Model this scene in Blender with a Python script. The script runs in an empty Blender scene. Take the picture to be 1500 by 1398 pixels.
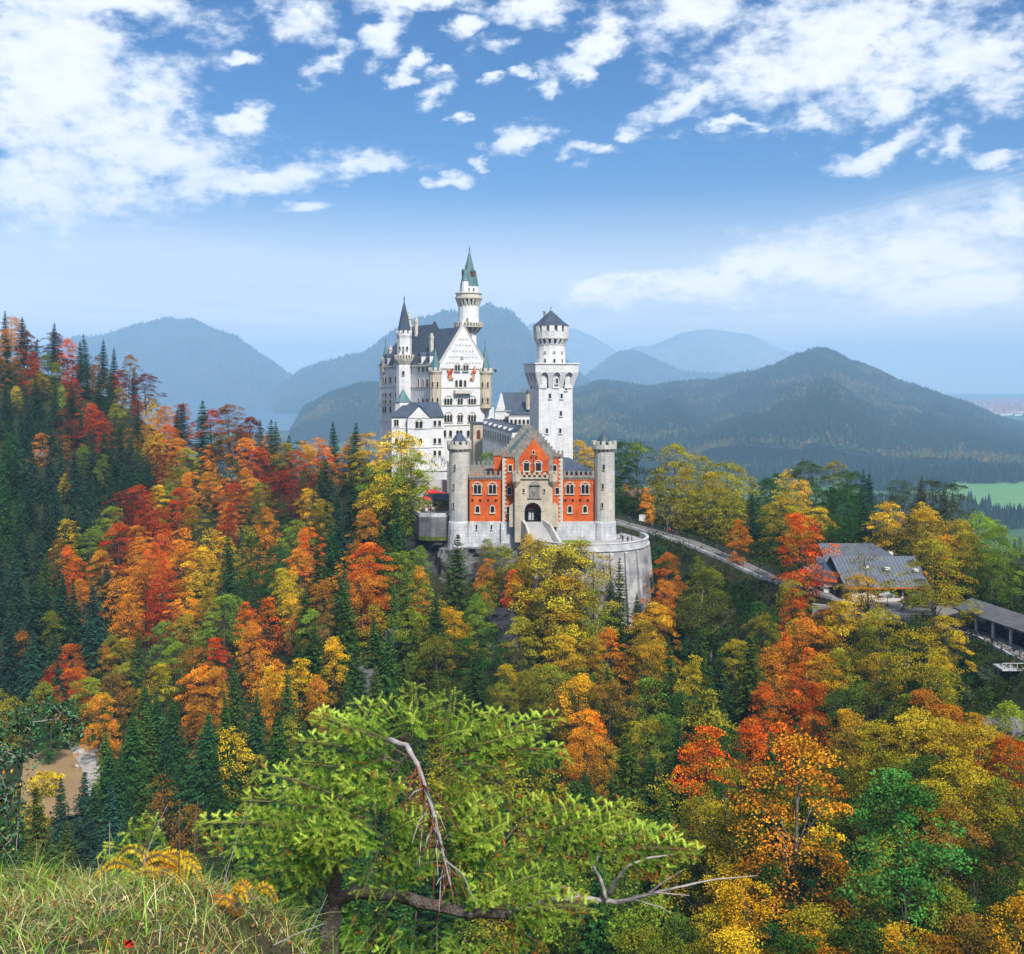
import bpy, math, random
import numpy as np
from mathutils import Vector, Matrix
R = math.radians
SC = bpy.context.scene
COL = SC.collection
# ------------------------------------------------------------------ camera
HOR, FPX = 560.0, 1500.0            # horizon line and focal length of the photograph, in its pixels
cam = bpy.data.cameras.new("camera"); cam_o = bpy.data.objects.new("camera", cam); COL.objects.link(cam_o)
cam_o.location = (0, 0, 0); cam_o.rotation_euler = (R(90), 0, 0)
cam.sensor_width = 36; cam.lens = 36.0 * FPX / 1500.0
cam.shift_y = -(699 - HOR) / 1500.0
cam.clip_start = 0.1; cam.clip_end = 200000
SC.camera = cam_o
SUN_EL, SUN_AZ = 49.0, 156.0        # azimuth measured clockwise from +Y (the view direction)
# ------------------------------------------------------------------ sun
sl = bpy.data.lights.new("sun", 'SUN'); sl.energy = 4.6; sl.angle = R(6); sl.color = (1.0, 0.95, 0.87)
so = bpy.data.objects.new("sun", sl); COL.objects.link(so)
sd = Vector((math.sin(R(SUN_AZ)) * math.cos(R(SUN_EL)), math.cos(R(SUN_AZ)) * math.cos(R(SUN_EL)), math.sin(R(SUN_EL))))
so.rotation_euler = (-sd).to_track_quat('-Z', 'Y').to_euler()
# ------------------------------------------------------------------ render settings
SC.view_settings.view_transform = 'Standard'; SC.view_settings.look = 'None'
SC.view_settings.exposure = 0.44; SC.view_settings.gamma = 1.0
SC.render.engine = 'CYCLES'
SC.cycles.max_bounces = 5; SC.cycles.diffuse_bounces = 1; SC.cycles.glossy_bounces = 1
SC.cycles.transmission_bounces = 3; SC.cycles.transparent_max_bounces = 6; SC.cycles.volume_bounces = 3
SC.cycles.use_adaptive_sampling = True; SC.cycles.adaptive_threshold = 0.02
SC.cycles.use_denoising = True
# ------------------------------------------------------------------ world: physical sky with layered cloud
world = bpy.data.worlds.new("World"); SC.world = world; world.use_nodes = True
def build_world():
    nt = world.node_tree; nt.nodes.clear(); N = nt.nodes.new; Lk = nt.links.new
    def M(op, a, b=None, c=None, clamp=False):
        n = N('ShaderNodeMath'); n.operation = op; n.use_clamp = clamp
        for i, v in enumerate((a, b, c)):
            if v is None: continue
            if isinstance(v, (int, float)): n.inputs[i].default_value = v
            else: Lk(v, n.inputs[i])
        return n.outputs[0]
    def VM(op, a, b=None):
        n = N('ShaderNodeVectorMath'); n.operation = op
        for i, v in enumerate((a, b)):
            if v is None: continue
            if isinstance(v, tuple): n.inputs[i].default_value = v
            else: Lk(v, n.inputs[i])
        return n.outputs['Value'] if op == 'LENGTH' else n.outputs[0]
    def smooth(x, a, b):
        n = N('ShaderNodeMapRange'); n.interpolation_type = 'SMOOTHSTEP'
        Lk(x, n.inputs[0]); n.inputs[1].default_value = a; n.inputs[2].default_value = b
        return n.outputs[0]
    def mixc(f, a, b):
        n = N('ShaderNodeMix'); n.data_type = 'RGBA'
        if isinstance(f, (int, float)): n.inputs[0].default_value = f
        else: Lk(f, n.inputs[0])
        for i, v in ((6, a), (7, b)):
            if isinstance(v, tuple): n.inputs[i].default_value = v
            else: Lk(v, n.inputs[i])
        return n.outputs[2]
    tc = N('ShaderNodeTexCoord'); sx = N('ShaderNodeSeparateXYZ'); Lk(tc.outputs['Generated'], sx.inputs[0])
    az = M('ARCTAN2', sx.outputs[0], sx.outputs[1]); el = M('ARCSINE', sx.outputs[2])
    cb = N('ShaderNodeCombineXYZ'); Lk(az, cb.inputs[0]); Lk(el, cb.inputs[1]); P = cb.outputs[0]
    def noise(scale, det, rough, vec, stretch=(1, 1.7, 1)):
        mp = N('ShaderNodeMapping'); Lk(vec, mp.inputs[0]); mp.inputs['Scale'].default_value = stretch
        n = N('ShaderNodeTexNoise'); Lk(mp.outputs[0], n.inputs['Vector'])
        n.inputs['Scale'].default_value = scale; n.inputs['Detail'].default_value = det; n.inputs['Roughness'].default_value = rough
        return n
    nw = noise(9, 3, .5, P)
    warp = VM('MULTIPLY', VM('SUBTRACT', nw.outputs['Color'], (.5, .5, .5)), (.075, .045, 0))
    nv = noise(38, 4, .6, P); warp2 = VM('MULTIPLY', VM('SUBTRACT', nv.outputs['Color'], (.5, .5, .5)), (.055, .028, 0))
    PW = VM('ADD', VM('ADD', P, warp), warp2)
    # cloud banks, given by where they stand in the sky (azimuth / elevation), size and tilt
    B = [(70,120,280,150,0),(150,235,250,95,3),(1240,75,340,115,0),(1420,90,170,80,0),(1380,360,180,70,6),(60,60,250,120,0),(110,200,230,130,-4),(10,270,160,90,0),(240,240,190,72,8),(220,120,95,75,0),(390,250,190,36,9),
         (545,238,75,27,4),(355,178,58,26,25),(450,302,60,20,8),(655,254,52,14,2),(150,12,240,42,0),(425,18,74,44,0),(480,82,56,24,30),
         (562,45,76,36,45),(610,-2,120,22,0),(678,43,36,18,5),(726,68,52,21,5),(578,108,28,14,10),(637,105,32,14,15),(636,140,46,28,25),
         (598,84,48,14,25),(718,120,22,12,10),(757,103,24,14,10),(800,132,26,20,20),(676,175,22,12,0),(762,212,64,21,8),(703,232,20,12,0),
         (872,220,66,14,8),(913,196,44,16,8),(785,8,90,36,0),(866,66,98,32,32),(856,98,30,34,70),(1020,10,130,62,10),(1240,55,330,105,0),(1440,75,120,60,0),
         (1000,145,110,26,16),(1165,165,70,30,10),(1330,155,90,34,5),(1070,180,70,12,8),(1290,222,130,22,18),(1405,215,46,24,0),(1460,232,60,14,0),
         (352,88,44,12,0),(1150,384,160,66,4),(1330,376,290,80,6),(1475,318,70,76,20),(1420,440,190,40,3),(1010,414,230,42,9),(860,416,52,20,5)]
    f = None
    for (px, py, rx, ry, ang) in B:
        a0 = math.atan((px - 750) / FPX); e0 = math.atan((HOR - py) / FPX * math.cos(a0))
        mp = N('ShaderNodeMapping'); mp.vector_type = 'TEXTURE'; Lk(PW, mp.inputs[0])
        k = math.cos(a0) ** 2
        mp.inputs['Location'].default_value = (a0, e0, 0); mp.inputs['Rotation'].default_value = (0, 0, R(ang))
        mp.inputs['Scale'].default_value = (rx / FPX * k, ry / FPX * .95, 1)
        ln = VM('LENGTH', mp.outputs[0])
        f = ln if f is None else M('MINIMUM', f, ln)
    cov = M('SUBTRACT', 1.0, M('MINIMUM', f, 2.2))
    n1 = noise(16, 7, .58, P); n2 = noise(55, 5, .6, P)
    nn = M('ADD', M('MULTIPLY', M('SUBTRACT', n1.outputs['Fac'], .5), 2.6), M('MULTIPLY', M('SUBTRACT', n2.outputs['Fac'], .5), 1.5))
    field = M('ADD', M('MULTIPLY', cov, 1.35), nn)
    # behind the viewer there is no list of banks: broken cloud everywhere
    back = smooth(M('ABSOLUTE', az), .62, .85)
    field = M('ADD', field, M('MULTIPLY', back, 1.1))
    up = smooth(el, .42, .6); field = M('ADD', field, M('MULTIPLY', up, 1.2))
    alpha = smooth(field, .0, 1.05)
    # thin streaks of high cloud in the right of the view
    st = noise(7, 5, .55, P, (1, 7, 1)); rot = None
    def streak(px, py, rx, ry, ang, amt):
        a0 = math.atan((px - 750) / FPX); e0 = math.atan((HOR - py) / FPX * math.cos(a0))
        mp = N('ShaderNodeMapping'); mp.vector_type = 'TEXTURE'; Lk(P, mp.inputs[0])
        mp.inputs['Location'].default_value = (a0, e0, 0); mp.inputs['Rotation'].default_value = (0, 0, R(ang))
        mp.inputs['Scale'].default_value = (rx / FPX, ry / FPX, 1)
        ln = VM('LENGTH', mp.outputs[0])
        nz = N('ShaderNodeTexNoise'); m2 = N('ShaderNodeMapping'); Lk(mp.outputs[0], m2.inputs[0]); m2.inputs['Scale'].default_value = (1.2, 3.2, 1)
        Lk(m2.outputs[0], nz.inputs['Vector']); nz.inputs['Scale'].default_value = 1.6; nz.inputs['Detail'].default_value = 6
        return M('MULTIPLY', smooth(M('SUBTRACT', M('ADD', 1.0, M('MULTIPLY', M('SUBTRACT', nz.outputs['Fac'], .5), 1.6)), ln), 0, .9), amt)
    s1 = streak(1350, 300, 240, 30, 12, .45); s2 = streak(1250, 405, 330, 70, 4, .55); s3 = streak(1400, 322, 130, 15, 5, .7)
    s4 = streak(980, 440, 380, 60, 4, .75); s5 = streak(200, 400, 640, 85, -3, .7)
    veil = M('MAXIMUM', M('MAXIMUM', s1, s2), M('MAXIMUM', s3, M('MAXIMUM', s4, s5)))
    # horizon veil: moist air brightening the lowest degrees of the sky
    hz = M('MULTIPLY', M('SUBTRACT', 1.0, smooth(el, .02, .20)), .98)
    hn = noise(3.2, 5, .55, P, (1, 5, 1)); hz = M('MULTIPLY', hz, M('ADD', .80, M('MULTIPLY', hn.outputs['Fac'], .42)), None, True)
    sky = N('ShaderNodeTexSky'); sky.sky_type = 'NISHITA'; sky.sun_disc = False
    sky.sun_elevation = R(SUN_EL); sky.sun_rotation = R(SUN_AZ); sky.altitude = 900; sky.air_density = 1.0; sky.dust_density = .3; sky.ozone_density = 2.0
    hs = N('ShaderNodeHueSaturation'); Lk(sky.outputs[0], hs.inputs['Color']); hs.inputs['Saturation'].default_value = 1.42; hs.inputs['Value'].default_value = SKYV; hs.inputs['Hue'].default_value = .508
    cn = noise(26, 6, .6, PW)
    shade = smooth(M('ADD', M('MULTIPLY', field, .35), cn.outputs['Fac']), .45, 1.1)
    ccol = mixc(shade, (7.6, 8.5, 10.2, 1), (10.9, 11.0, 11.2, 1)); ccol = mixc(smooth(el, .17, .05), ccol, (17.0, 15.4, 13.6, 1))
    c = mixc(hz, hs.outputs[0], (13.4, 12.5, 11.6, 1))
    c = mixc(veil, c, (8.3, 9.0, 10.2, 1))
    c = mixc(alpha, c, ccol)
    bg = N('ShaderNodeBackground'); Lk(c, bg.inputs[0]); bg.inputs[1].default_value = .075
    out = N('ShaderNodeOutputWorld'); Lk(bg.outputs[0], out.inputs[0])
SKYV = 1.12
build_world()
world.cycles.sampling_method = 'MANUAL'; world.cycles.sample_map_resolution = 512
# ------------------------------------------------------------------ helpers
def X(px, Y): return (px - 750.0) * Y / FPX
def Z(py, Y): return -(py - HOR) * Y / FPX
def P3(px, py, Y): return Vector((X(px, Y), Y, Z(py, Y)))
def smoothstep(a, b, x):
    t = np.clip((x - a) / (b - a), 0, 1); return t * t * (3 - 2 * t)
def _hash(ix, iy, s):
    h = (ix.astype(np.int64) * 374761393 + iy.astype(np.int64) * 668265263 + s * 974634777) & 0xffffffff
    h = ((h ^ (h >> 13)) * 1274126177) & 0xffffffff
    return ((h ^ (h >> 16)) & 0xffff) / 65535.0
def vnoise(x, y, s=0):
    x = np.asarray(x, float); y = np.asarray(y, float)
    ix = np.floor(x); iy = np.floor(y); fx = x - ix; fy = y - iy
    fx = fx * fx * (3 - 2 * fx); fy = fy * fy * (3 - 2 * fy)
    a = _hash(ix, iy, s); b = _hash(ix + 1, iy, s); c = _hash(ix, iy + 1, s); d = _hash(ix + 1, iy + 1, s)
    return (a + (b - a) * fx) + ((c + (d - c) * fx) - (a + (b - a) * fx)) * fy
def fbm(x, y, s=0, o=5, g=.5):
    v = 0; a = 1; t = 0
    for k in range(o):
        v = v + a * vnoise(np.asarray(x) * 2 ** k, np.asarray(y) * 2 ** k, s + k * 17); t += a; a *= g
    return v / t
def tag(o, label=None, cat=None, group=None, kind=None):
    if label: o['label'] = label
    if cat: o['category'] = cat
    if group: o['group'] = group
    if kind: o['kind'] = kind
    return o
def empty(name, loc=(0, 0, 0), rz=0):
    o = bpy.data.objects.new(name, None); o.empty_display_size = .5
    o.location = loc; o.rotation_euler = (0, 0, rz); COL.objects.link(o); return o
def np_mesh(name, verts, faces, mats=(), midx=None, smooth=False, attrs=None):
    """verts (n,3); faces (m,k) array, or a list of index lists"""
    me = bpy.data.meshes.new(name)
    verts = np.asarray(verts, np.float32)
    if isinstance(faces, np.ndarray):
        k = faces.shape[1]; m = len(faces); flat = faces.astype(np.int32).ravel()
        starts = np.arange(0, m * k, k, dtype=np.int32); tot = np.full(m, k, np.int32)
    else:
        m = len(faces); tot = np.array([len(f) for f in faces], np.int32)
        starts = np.concatenate([[0], np.cumsum(tot)[:-1]]).astype(np.int32) if m else np.zeros(0, np.int32)
        flat = np.array([i for f in faces for i in f], np.int32)
    me.vertices.add(len(verts)); me.vertices.foreach_set('co', verts.ravel())
    me.loops.add(len(flat)); me.loops.foreach_set('vertex_index', flat)
    me.polygons.add(m); me.polygons.foreach_set('loop_start', starts); me.polygons.foreach_set('loop_total', tot)
    for mt in mats: me.materials.append(mt)
    if midx is not None: me.polygons.foreach_set('material_index', np.asarray(midx, np.int32))
    me.polygons.foreach_set('use_smooth', np.full(m, bool(smooth)))
    me.update(calc_edges=True)
    for an, (dom, typ, arr) in (attrs or {}).items():
        a = me.attributes.new(an, typ, dom)
        a.data.foreach_set('color' if 'COLOR' in typ else ('vector' if typ == 'FLOAT_VECTOR' else 'value'), np.asarray(arr, np.float32).ravel())
    return me
def link(name, me, parent=None, loc=None):
    o = bpy.data.objects.new(name, me); COL.objects.link(o)
    if parent is not None: o.parent = parent
    if loc is not None: o.location = loc
    return o
class MB:
    """collects faces in a local frame; build() links them as one mesh object"""
    def __init__(s, M=None): s.v = []; s.f = []; s.m = []; s.M = M
    def add(s, vs, fs, mi=0):
        b = len(s.v)
        for p in vs:
            p = Vector(p)
            if s.M is not None: p = s.M @ p
            s.v.append(tuple(p))
        for f in fs: s.f.append([b + i for i in f]); s.m.append(mi)
    def box(s, x0, x1, y0, y1, z0, z1, mi=0):
        s.add([(x0,y0,z0),(x1,y0,z0),(x1,y1,z0),(x0,y1,z0),(x0,y0,z1),(x1,y0,z1),(x1,y1,z1),(x0,y1,z1)],
              [(0,3,2,1),(4,5,6,7),(0,1,5,4),(1,2,6,5),(2,3,7,6),(3,0,4,7)], mi)
    def frus(s, n, cx, cy, r0, r1, z0, z1, ph=0.0, mi=0, caps=True, sy=1.0):
        vs = []
        for r, z in ((r0, z0), (r1, z1)):
            for k in range(n):
                a = ph + 2 * math.pi * k / n; vs.append((cx + r * math.cos(a), cy + r * sy * math.sin(a), z))
        fs = [(k, (k + 1) % n, n + (k + 1) % n, n + k) for k in range(n)]
        if caps: fs += [tuple(range(n - 1, -1, -1)), tuple(range(n, 2 * n))]
        s.add(vs, fs, mi)
    def lathe(s, n, cx, cy, prof, ph=0.0, mi=0):
        vs = []
        for r, z in prof:
            for k in range(n):
                a = ph + 2 * math.pi * k / n; vs.append((cx + r * math.cos(a), cy + r * math.sin(a), z))
        fs = []
        for j in range(len(prof) - 1):
            for k in range(n): fs.append((j*n+k, j*n+(k+1)%n, (j+1)*n+(k+1)%n, (j+1)*n+k))
        fs += [tuple(range(n - 1, -1, -1)), tuple(range((len(prof)-1)*n, len(prof)*n))]
        s.add(vs, fs, mi)
    def prism(s, poly, z0, z1, mi=0):
        n = len(poly); vs = [(x, y, z0) for x, y in poly] + [(x, y, z1) for x, y in poly]
        s.add(vs, [(k, (k+1)%n, n+(k+1)%n, n+k) for k in range(n)] + [tuple(range(n-1,-1,-1)), tuple(range(n,2*n))], mi)
    def wallpoly(s, poly, y0, y1, mi=0):
        """polygon given in (x,z), extruded from y0 (front) to y1 (back)"""
        n = len(poly); vs = [(x, y0, z) for x, z in poly] + [(x, y1, z) for x, z in poly]
        s.add(vs, [tuple(range(n)), tuple(range(2*n-1, n-1, -1))] + [((k+1)%n, k, n+k, n+(k+1)%n) for k in range(n)], mi)
    def tube(s, pts, rad, n=6, mi=0):
        pts = [Vector(p) for p in pts]; vs = []; fs = []
        if isinstance(rad, (int, float)): rad = [rad] * len(pts)
        for i, p in enumerate(pts):
            d = (pts[min(i+1, len(pts)-1)] - pts[max(i-1, 0)]).normalized()
            a = d.orthogonal().normalized() if i == 0 else (a - d * a.dot(d)).normalized()
            b = d.cross(a)
            for k in range(n):
                t = 2 * math.pi * k / n; vs.append(tuple(p + (a * math.cos(t) + b * math.sin(t)) * rad[i]))
        for i in range(len(pts) - 1):
            for k in range(n): fs.append((i*n+k, i*n+(k+1)%n, (i+1)*n+(k+1)%n, (i+1)*n+k))
        fs += [tuple(range(n-1,-1,-1)), tuple(range((len(pts)-1)*n, len(pts)*n))]
        s.add(vs, fs, mi)
    def build(s, name, mats, parent=None, smooth=False):
        if not isinstance(mats, (list, tuple)): mats = [mats]
        me = np_mesh(name, s.v, s.f, mats, s.m, smooth)
        return link(name, me, parent)
# ------------------------------------------------------------------ materials
MATS = {}
def mat(name, col, var=.15, scale=2.0, rough=.85, col2=None, course=None, bump=.0, spec=.2, coord='Object', stain=0.0, metal=0.0):
    """surface with several sizes of colour variation; course = height of masonry courses"""
    if name in MATS: return MATS[name]
    m = bpy.data.materials.new(name); m.use_nodes = True; nt = m.node_tree; N = nt.nodes.new; L = nt.links.new
    bs = nt.nodes['Principled BSDF']; bs.inputs['Roughness'].default_value = rough; bs.inputs['Specular IOR Level'].default_value = spec
    bs.inputs['Metallic'].default_value = metal
    tc = N('ShaderNodeTexCoord'); vec = tc.outputs[coord]
    def nz(sc, det=4, st=(1,1,1)):
        mp = N('ShaderNodeMapping'); L(vec, mp.inputs[0]); mp.inputs['Scale'].default_value = st
        n = N('ShaderNodeTexNoise'); L(mp.outputs[0], n.inputs['Vector']); n.inputs['Scale'].default_value = sc; n.inputs['Detail'].default_value = det
        n.inputs['Roughness'].default_value = .6
        return n.outputs['Fac']
    def mix(f, a, b, mode='MIX'):
        n = N('ShaderNodeMix'); n.data_type = 'RGBA'; n.blend_type = mode
        if isinstance(f, float): n.inputs[0].default_value = f
        else: L(f, n.inputs[0])
        for i, v in ((6, a), (7, b)):
            if isinstance(v, tuple): n.inputs[i].default_value = (v + (1,))[:4]
            else: L(v, n.inputs[i])
        return n.outputs[2]
    def rng(x, a, b, c=0., d=1.):
        n = N('ShaderNodeMapRange'); L(x, n.inputs[0]); n.inputs[1].default_value = a; n.inputs[2].default_value = b
        n.inputs[3].default_value = c; n.inputs[4].default_value = d; return n.outputs[0]
    c2 = col2 or tuple(c * (1 - 2.2 * var) for c in col)
    c = mix(rng(nz(scale), .35, .68), tuple(col), tuple(max(0., v) for v in c2))
    f2 = rng(nz(scale * 9, 3), .3, .7, 1 - var, 1 + var)
    g = N('ShaderNodeCombineColor'); [L(f2, g.inputs[i]) for i in range(3)]
    c = mix(1.0, c, g.outputs[0], 'MULTIPLY')
    if stain:
        st = rng(nz(.9, 5, (2.4, 2.4, .22)), .50, .72)
        sm = N('ShaderNodeMath'); sm.operation = 'MULTIPLY'; L(st, sm.inputs[0]); sm.inputs[1].default_value = stain
        c = mix(sm.outputs[0], c, tuple(v * .42 for v in col))
    h = None
    if course:
        sx = N('ShaderNodeSeparateXYZ'); L(vec, sx.inputs[0])
        ad = N('ShaderNodeMath'); ad.operation = 'ADD'; L(sx.outputs[0], ad.inputs[0]); L(sx.outputs[1], ad.inputs[1])
        cb = N('ShaderNodeCombineXYZ'); L(ad.outputs[0], cb.inputs[0]); L(sx.outputs[2], cb.inputs[1])
        bt = N('ShaderNodeTexBrick'); L(cb.outputs[0], bt.inputs['Vector']); bt.inputs['Scale'].default_value = 1.0
        bt.inputs['Row Height'].default_value = course; bt.inputs['Brick Width'].default_value = course * 2.2
        bt.inputs['Mortar Size'].default_value = course * .05; bt.inputs['Mortar Smooth'].default_value = .3
        bt.inputs['Color1'].default_value = (1, 1, 1, 1); bt.inputs['Color2'].default_value = (.88, .88, .88, 1); bt.inputs['Mortar'].default_value = (.66, .66, .66, 1)
        c = mix(1.0, c, bt.outputs['Color'], 'MULTIPLY')
    L(c, bs.inputs['Base Color'])
    if bump:
        b = N('ShaderNodeBump'); b.inputs['Strength'].default_value = bump; b.inputs['Distance'].default_value = .1
        L(nz(scale * 5, 5), b.inputs['Height']); L(b.outputs[0], bs.inputs['Normal'])
    MATS[name] = m; return m
# ================================================================== the land
# heights of the near ground, as surveyed points (photo column, photo row, distance)
CP = [(0,525,400),(60,545,395),(110,560,385),(170,595,370),(215,655,350),(0,625,345),(80,650,338),(150,690,325),
      (0,760,290),(80,775,287),(150,800,278),(-60,500,400),(0,960,235),(60,980,232),(130,1000,225),
      (260,700,335),(320,705,325),(400,712,315),(460,735,300),(500,740,280),(560,720,268),
      (230,800,285),(300,800,285),(380,800,275),(440,830,255),(200,900,245),(290,910,235),(370,930,225),(450,930,215),
      (230,1010,215),(310,1030,205),(400,1060,195),(480,1050,190),(560,1040,188),
      (600,830,226),(560,880,218),(640,905,215),(560,950,205),(650,980,195),
      (30,1110,205),(90,1110,200),(140,1120,196),(90,1200,175),(160,1240,172),(250,1190,176),(350,1220,165),(450,1220,160),(550,1210,160),
      (20,1400,140),(150,1420,140),(300,1430,130),(450,1440,128),(600,1400,130),
      (720,905,213),(800,930,211),(880,945,209),(960,925,211),
      (720,1040,188),(820,1060,183),(920,1050,183),(700,1220,152),(850,1230,150),(1000,1190,152),
      (700,1420,118),(900,1420,118),(1020,1400,115),
      (1000,838,228),(1060,862,221),(1100,885,214),(1010,905,215),(1080,960,200),(1130,1010,185),(1200,1000,185),
      (1050,1080,168),(1150,1150,155),(1250,1100,160),(1160,1340,115),(1250,1330,114),(1340,1300,116),(1400,1250,120),
      (1350,1060,165),(1450,1100,150),(1500,1150,145),(1480,1280,115),(1250,970,182),(1330,985,177),(1400,1000,172),(1480,1040,165),
      (1150,1500,95),(1350,1500,95),(1500,1450,95),
      # shelf with the drive, the inn and the shelter
      (905,775,245),(955,786,238),(1010,803,229),(1070,828,220),(1130,855,212),(1190,872,206),(1260,888,201),(1330,905,195),(1400,922,189),(1450,938,181),(1500,965,171),
      (1200,842,222),(1300,850,218),(1400,868,212),(1480,880,208),
      (905,745,275),(1000,765,262),(1100,790,250),(1200,790,255),(1300,800,250),(1420,830,235),(1500,850,225),
      (880,725,310),(1000,735,300),(1100,760,290),(1200,750,300),(1300,780,290),(1450,830,270)]
CX = [(X(a, y), y, Z(b, y)) for a, b, y in CP]
CX += [(-40,330,-26),(-20,300,-26),(-30,285,-27),(-10,270,-30),(10,250,-33),(-12,240,-33.5),(15,228,-33.5),(0,228,-33.5),(-13,222,-46),(14,236,-33.5),(25,238,-34),(20,262,-33),(0,340,-34),
       (-60,350,-40),(-100,370,-42),(-170,440,-30),(-220,460,4),(-260,430,18),(-300,360,14),(-300,250,-5),(-260,150,-30),(-200,80,-40),
       (-40,60,-52),(0,60,-54),(40,60,-52),(80,60,-50),(-20,28,-36),(10,28,-37),(40,28,-36),(0,12,-14),(-12,12,-13),(12,12,-14),(-30,12,-10),(30,12,-14),(0,2,-2),(-20,0,1),(20,0,-4),(0,-14,2),(-40,-10,6),(40,-10,0),
       (-100,20,-10),(100,20,-20),(160,60,-40),(220,120,-40),(260,200,-44),(240,300,-60),(160,380,-75),(60,420,-80),(-50,440,-82),(-140,500,-84),(-280,540,-60),(300,380,-100),
       (0,560,-190),(-150,600,-205),(150,540,-185),(300,520,-185),(420,400,-150),(420,200,-90),(420,60,-60),(-420,600,-190),(-420,400,-5),(-420,200,10),(-420,20,0),(0,700,-216),(-400,700,-216),(400,700,-216)]
CX = np.array(CX, float)
def _tps_fit(p, lam=4.0):
    S = 100.0; q = p[:, :2] / S; n = len(q)
    d2 = ((q[:, None] - q[None]) ** 2).sum(-1); K = .5 * d2 * np.log(d2 + 1e-9)
    Pm = np.hstack([np.ones((n, 1)), q]); A = np.zeros((n + 3, n + 3))
    A[:n, :n] = K + np.eye(n) * lam * 1e-3; A[:n, n:] = Pm; A[n:, :n] = Pm.T
    return q, np.linalg.solve(A, np.concatenate([p[:, 2], [0, 0, 0]])), S
_TQ, _TW, _TS = _tps_fit(CX)
ROAD = [(893,762,250),(905,765,247),(955,779,240),(1010,795,231.5),(1070,820,222),(1130,848,213),(1190,866,208),(1260,886,203),(1330,903,197),(1400,920,191),(1450,935,183),(1500,962,173),(1560,990,163)]
RW = np.array([(X(a, y), y, Z(b, y)) for a, b, y in ROAD])
def road_near(x, y):
    d = np.full(x.shape, 1e9); z = np.zeros(x.shape)
    for (x0, y0, z0), (x1, y1, z1) in zip(RW, RW[1:]):
        t = np.clip(((x - x0) * (x1 - x0) + (y - y0) * (y1 - y0)) / ((x1 - x0) ** 2 + (y1 - y0) ** 2), 0, 1)
        q = np.hypot(x - x0 - t * (x1 - x0), y - y0 - t * (y1 - y0)); z = np.where(q < d, z0 + t * (z1 - z0), z); d = np.minimum(q, d)
    return d, z
def ground(x, y, detail=True):
    x = np.asarray(x, float); y = np.asarray(y, float); sh = np.broadcast(x, y).shape
    xf = np.broadcast_to(x, sh).ravel(); yf = np.broadcast_to(y, sh).ravel(); out = np.empty(len(xf))
    for i in range(0, len(xf), 40000):
        q = np.stack([xf[i:i+40000], yf[i:i+40000]], 1) / _TS
        d2 = ((q[:, None] - _TQ[None]) ** 2).sum(-1)
        out[i:i+40000] = (.5 * d2 * np.log(d2 + 1e-9)) @ _TW[:-3] + _TW[-3] + q @ _TW[-2:]
    z = out.reshape(sh)
    # level court of the castle, with a steep rock edge round it
    xx = xf.reshape(sh); yy = yf.reshape(sh)
    dx = np.maximum(np.abs(xx - 2.0) - 17.0, 0); dy = np.maximum(np.abs(yy - 245.0) - 15.0, 0)
    c1 = 1 - smoothstep(0.0, 5.0, np.hypot(dx, dy)); z = z * (1 - c1) + (-33.9) * c1
    dx = np.maximum(np.abs(xx + 27.0) - 16.0, 0); dy = np.maximum(np.abs(yy - 300.0) - 34.0, 0)
    c2 = 1 - smoothstep(0.0, 6.0, np.hypot(dx, dy)); z = z * (1 - c2) + (-26.2) * c2
    c3 = 1 - smoothstep(.9, 1.25, np.hypot((xx + 91.0) / 16, (yy - 198.0) / 27)); z = z * (1 - c3) + (-74.5) * c3      # bed of the stream
    if detail: z = z + (fbm(xx * .05, yy * .05, 3, 4) - .5) * 3.0 * smoothstep(20, 60, yy) * (1 - np.maximum(np.maximum(c1, c2), c3)) * (1 - .7 * smoothstep(20, 40, xx) * (1 - smoothstep(0, 14, np.abs(yy - (262 - xx * .72)))))
    rd, rz = road_near(xx, yy); w = 1 - smoothstep(2.9, 8.5, rd); z = z * (1 - w) + (rz - .05) * w
    return z
def gz(x, y): return float(ground(np.array([x]), np.array([y]))[0])
def grid_obj(name, xs, ys, zf, mt, smooth=True):
    GX, GY = np.meshgrid(xs, ys); GZ = zf(GX, GY); n, m = GX.shape
    idx = np.arange(n * m).reshape(n, m)
    F = np.stack([idx[:-1, :-1], idx[:-1, 1:], idx[1:, 1:], idx[1:, :-1]], -1).reshape(-1, 4)
    me = np_mesh(name, np.stack([GX, GY, GZ], -1).reshape(-1, 3), F, [mt], smooth=smooth)
    return link(name, me)
M_floor = mat('forest_floor', (.018, .030, .009), .3, .12, .95, col2=(.028, .024, .010), coord='Object', bump=.4)
ys = np.concatenate([np.linspace(8, 100, 60), np.linspace(101, 300, 200), np.linspace(302, 700, 120)])
tag(grid_obj('hillside', np.linspace(-420, 420, 430), ys, lambda a, b: ground(a, b), M_floor), kind='structure')
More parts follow.
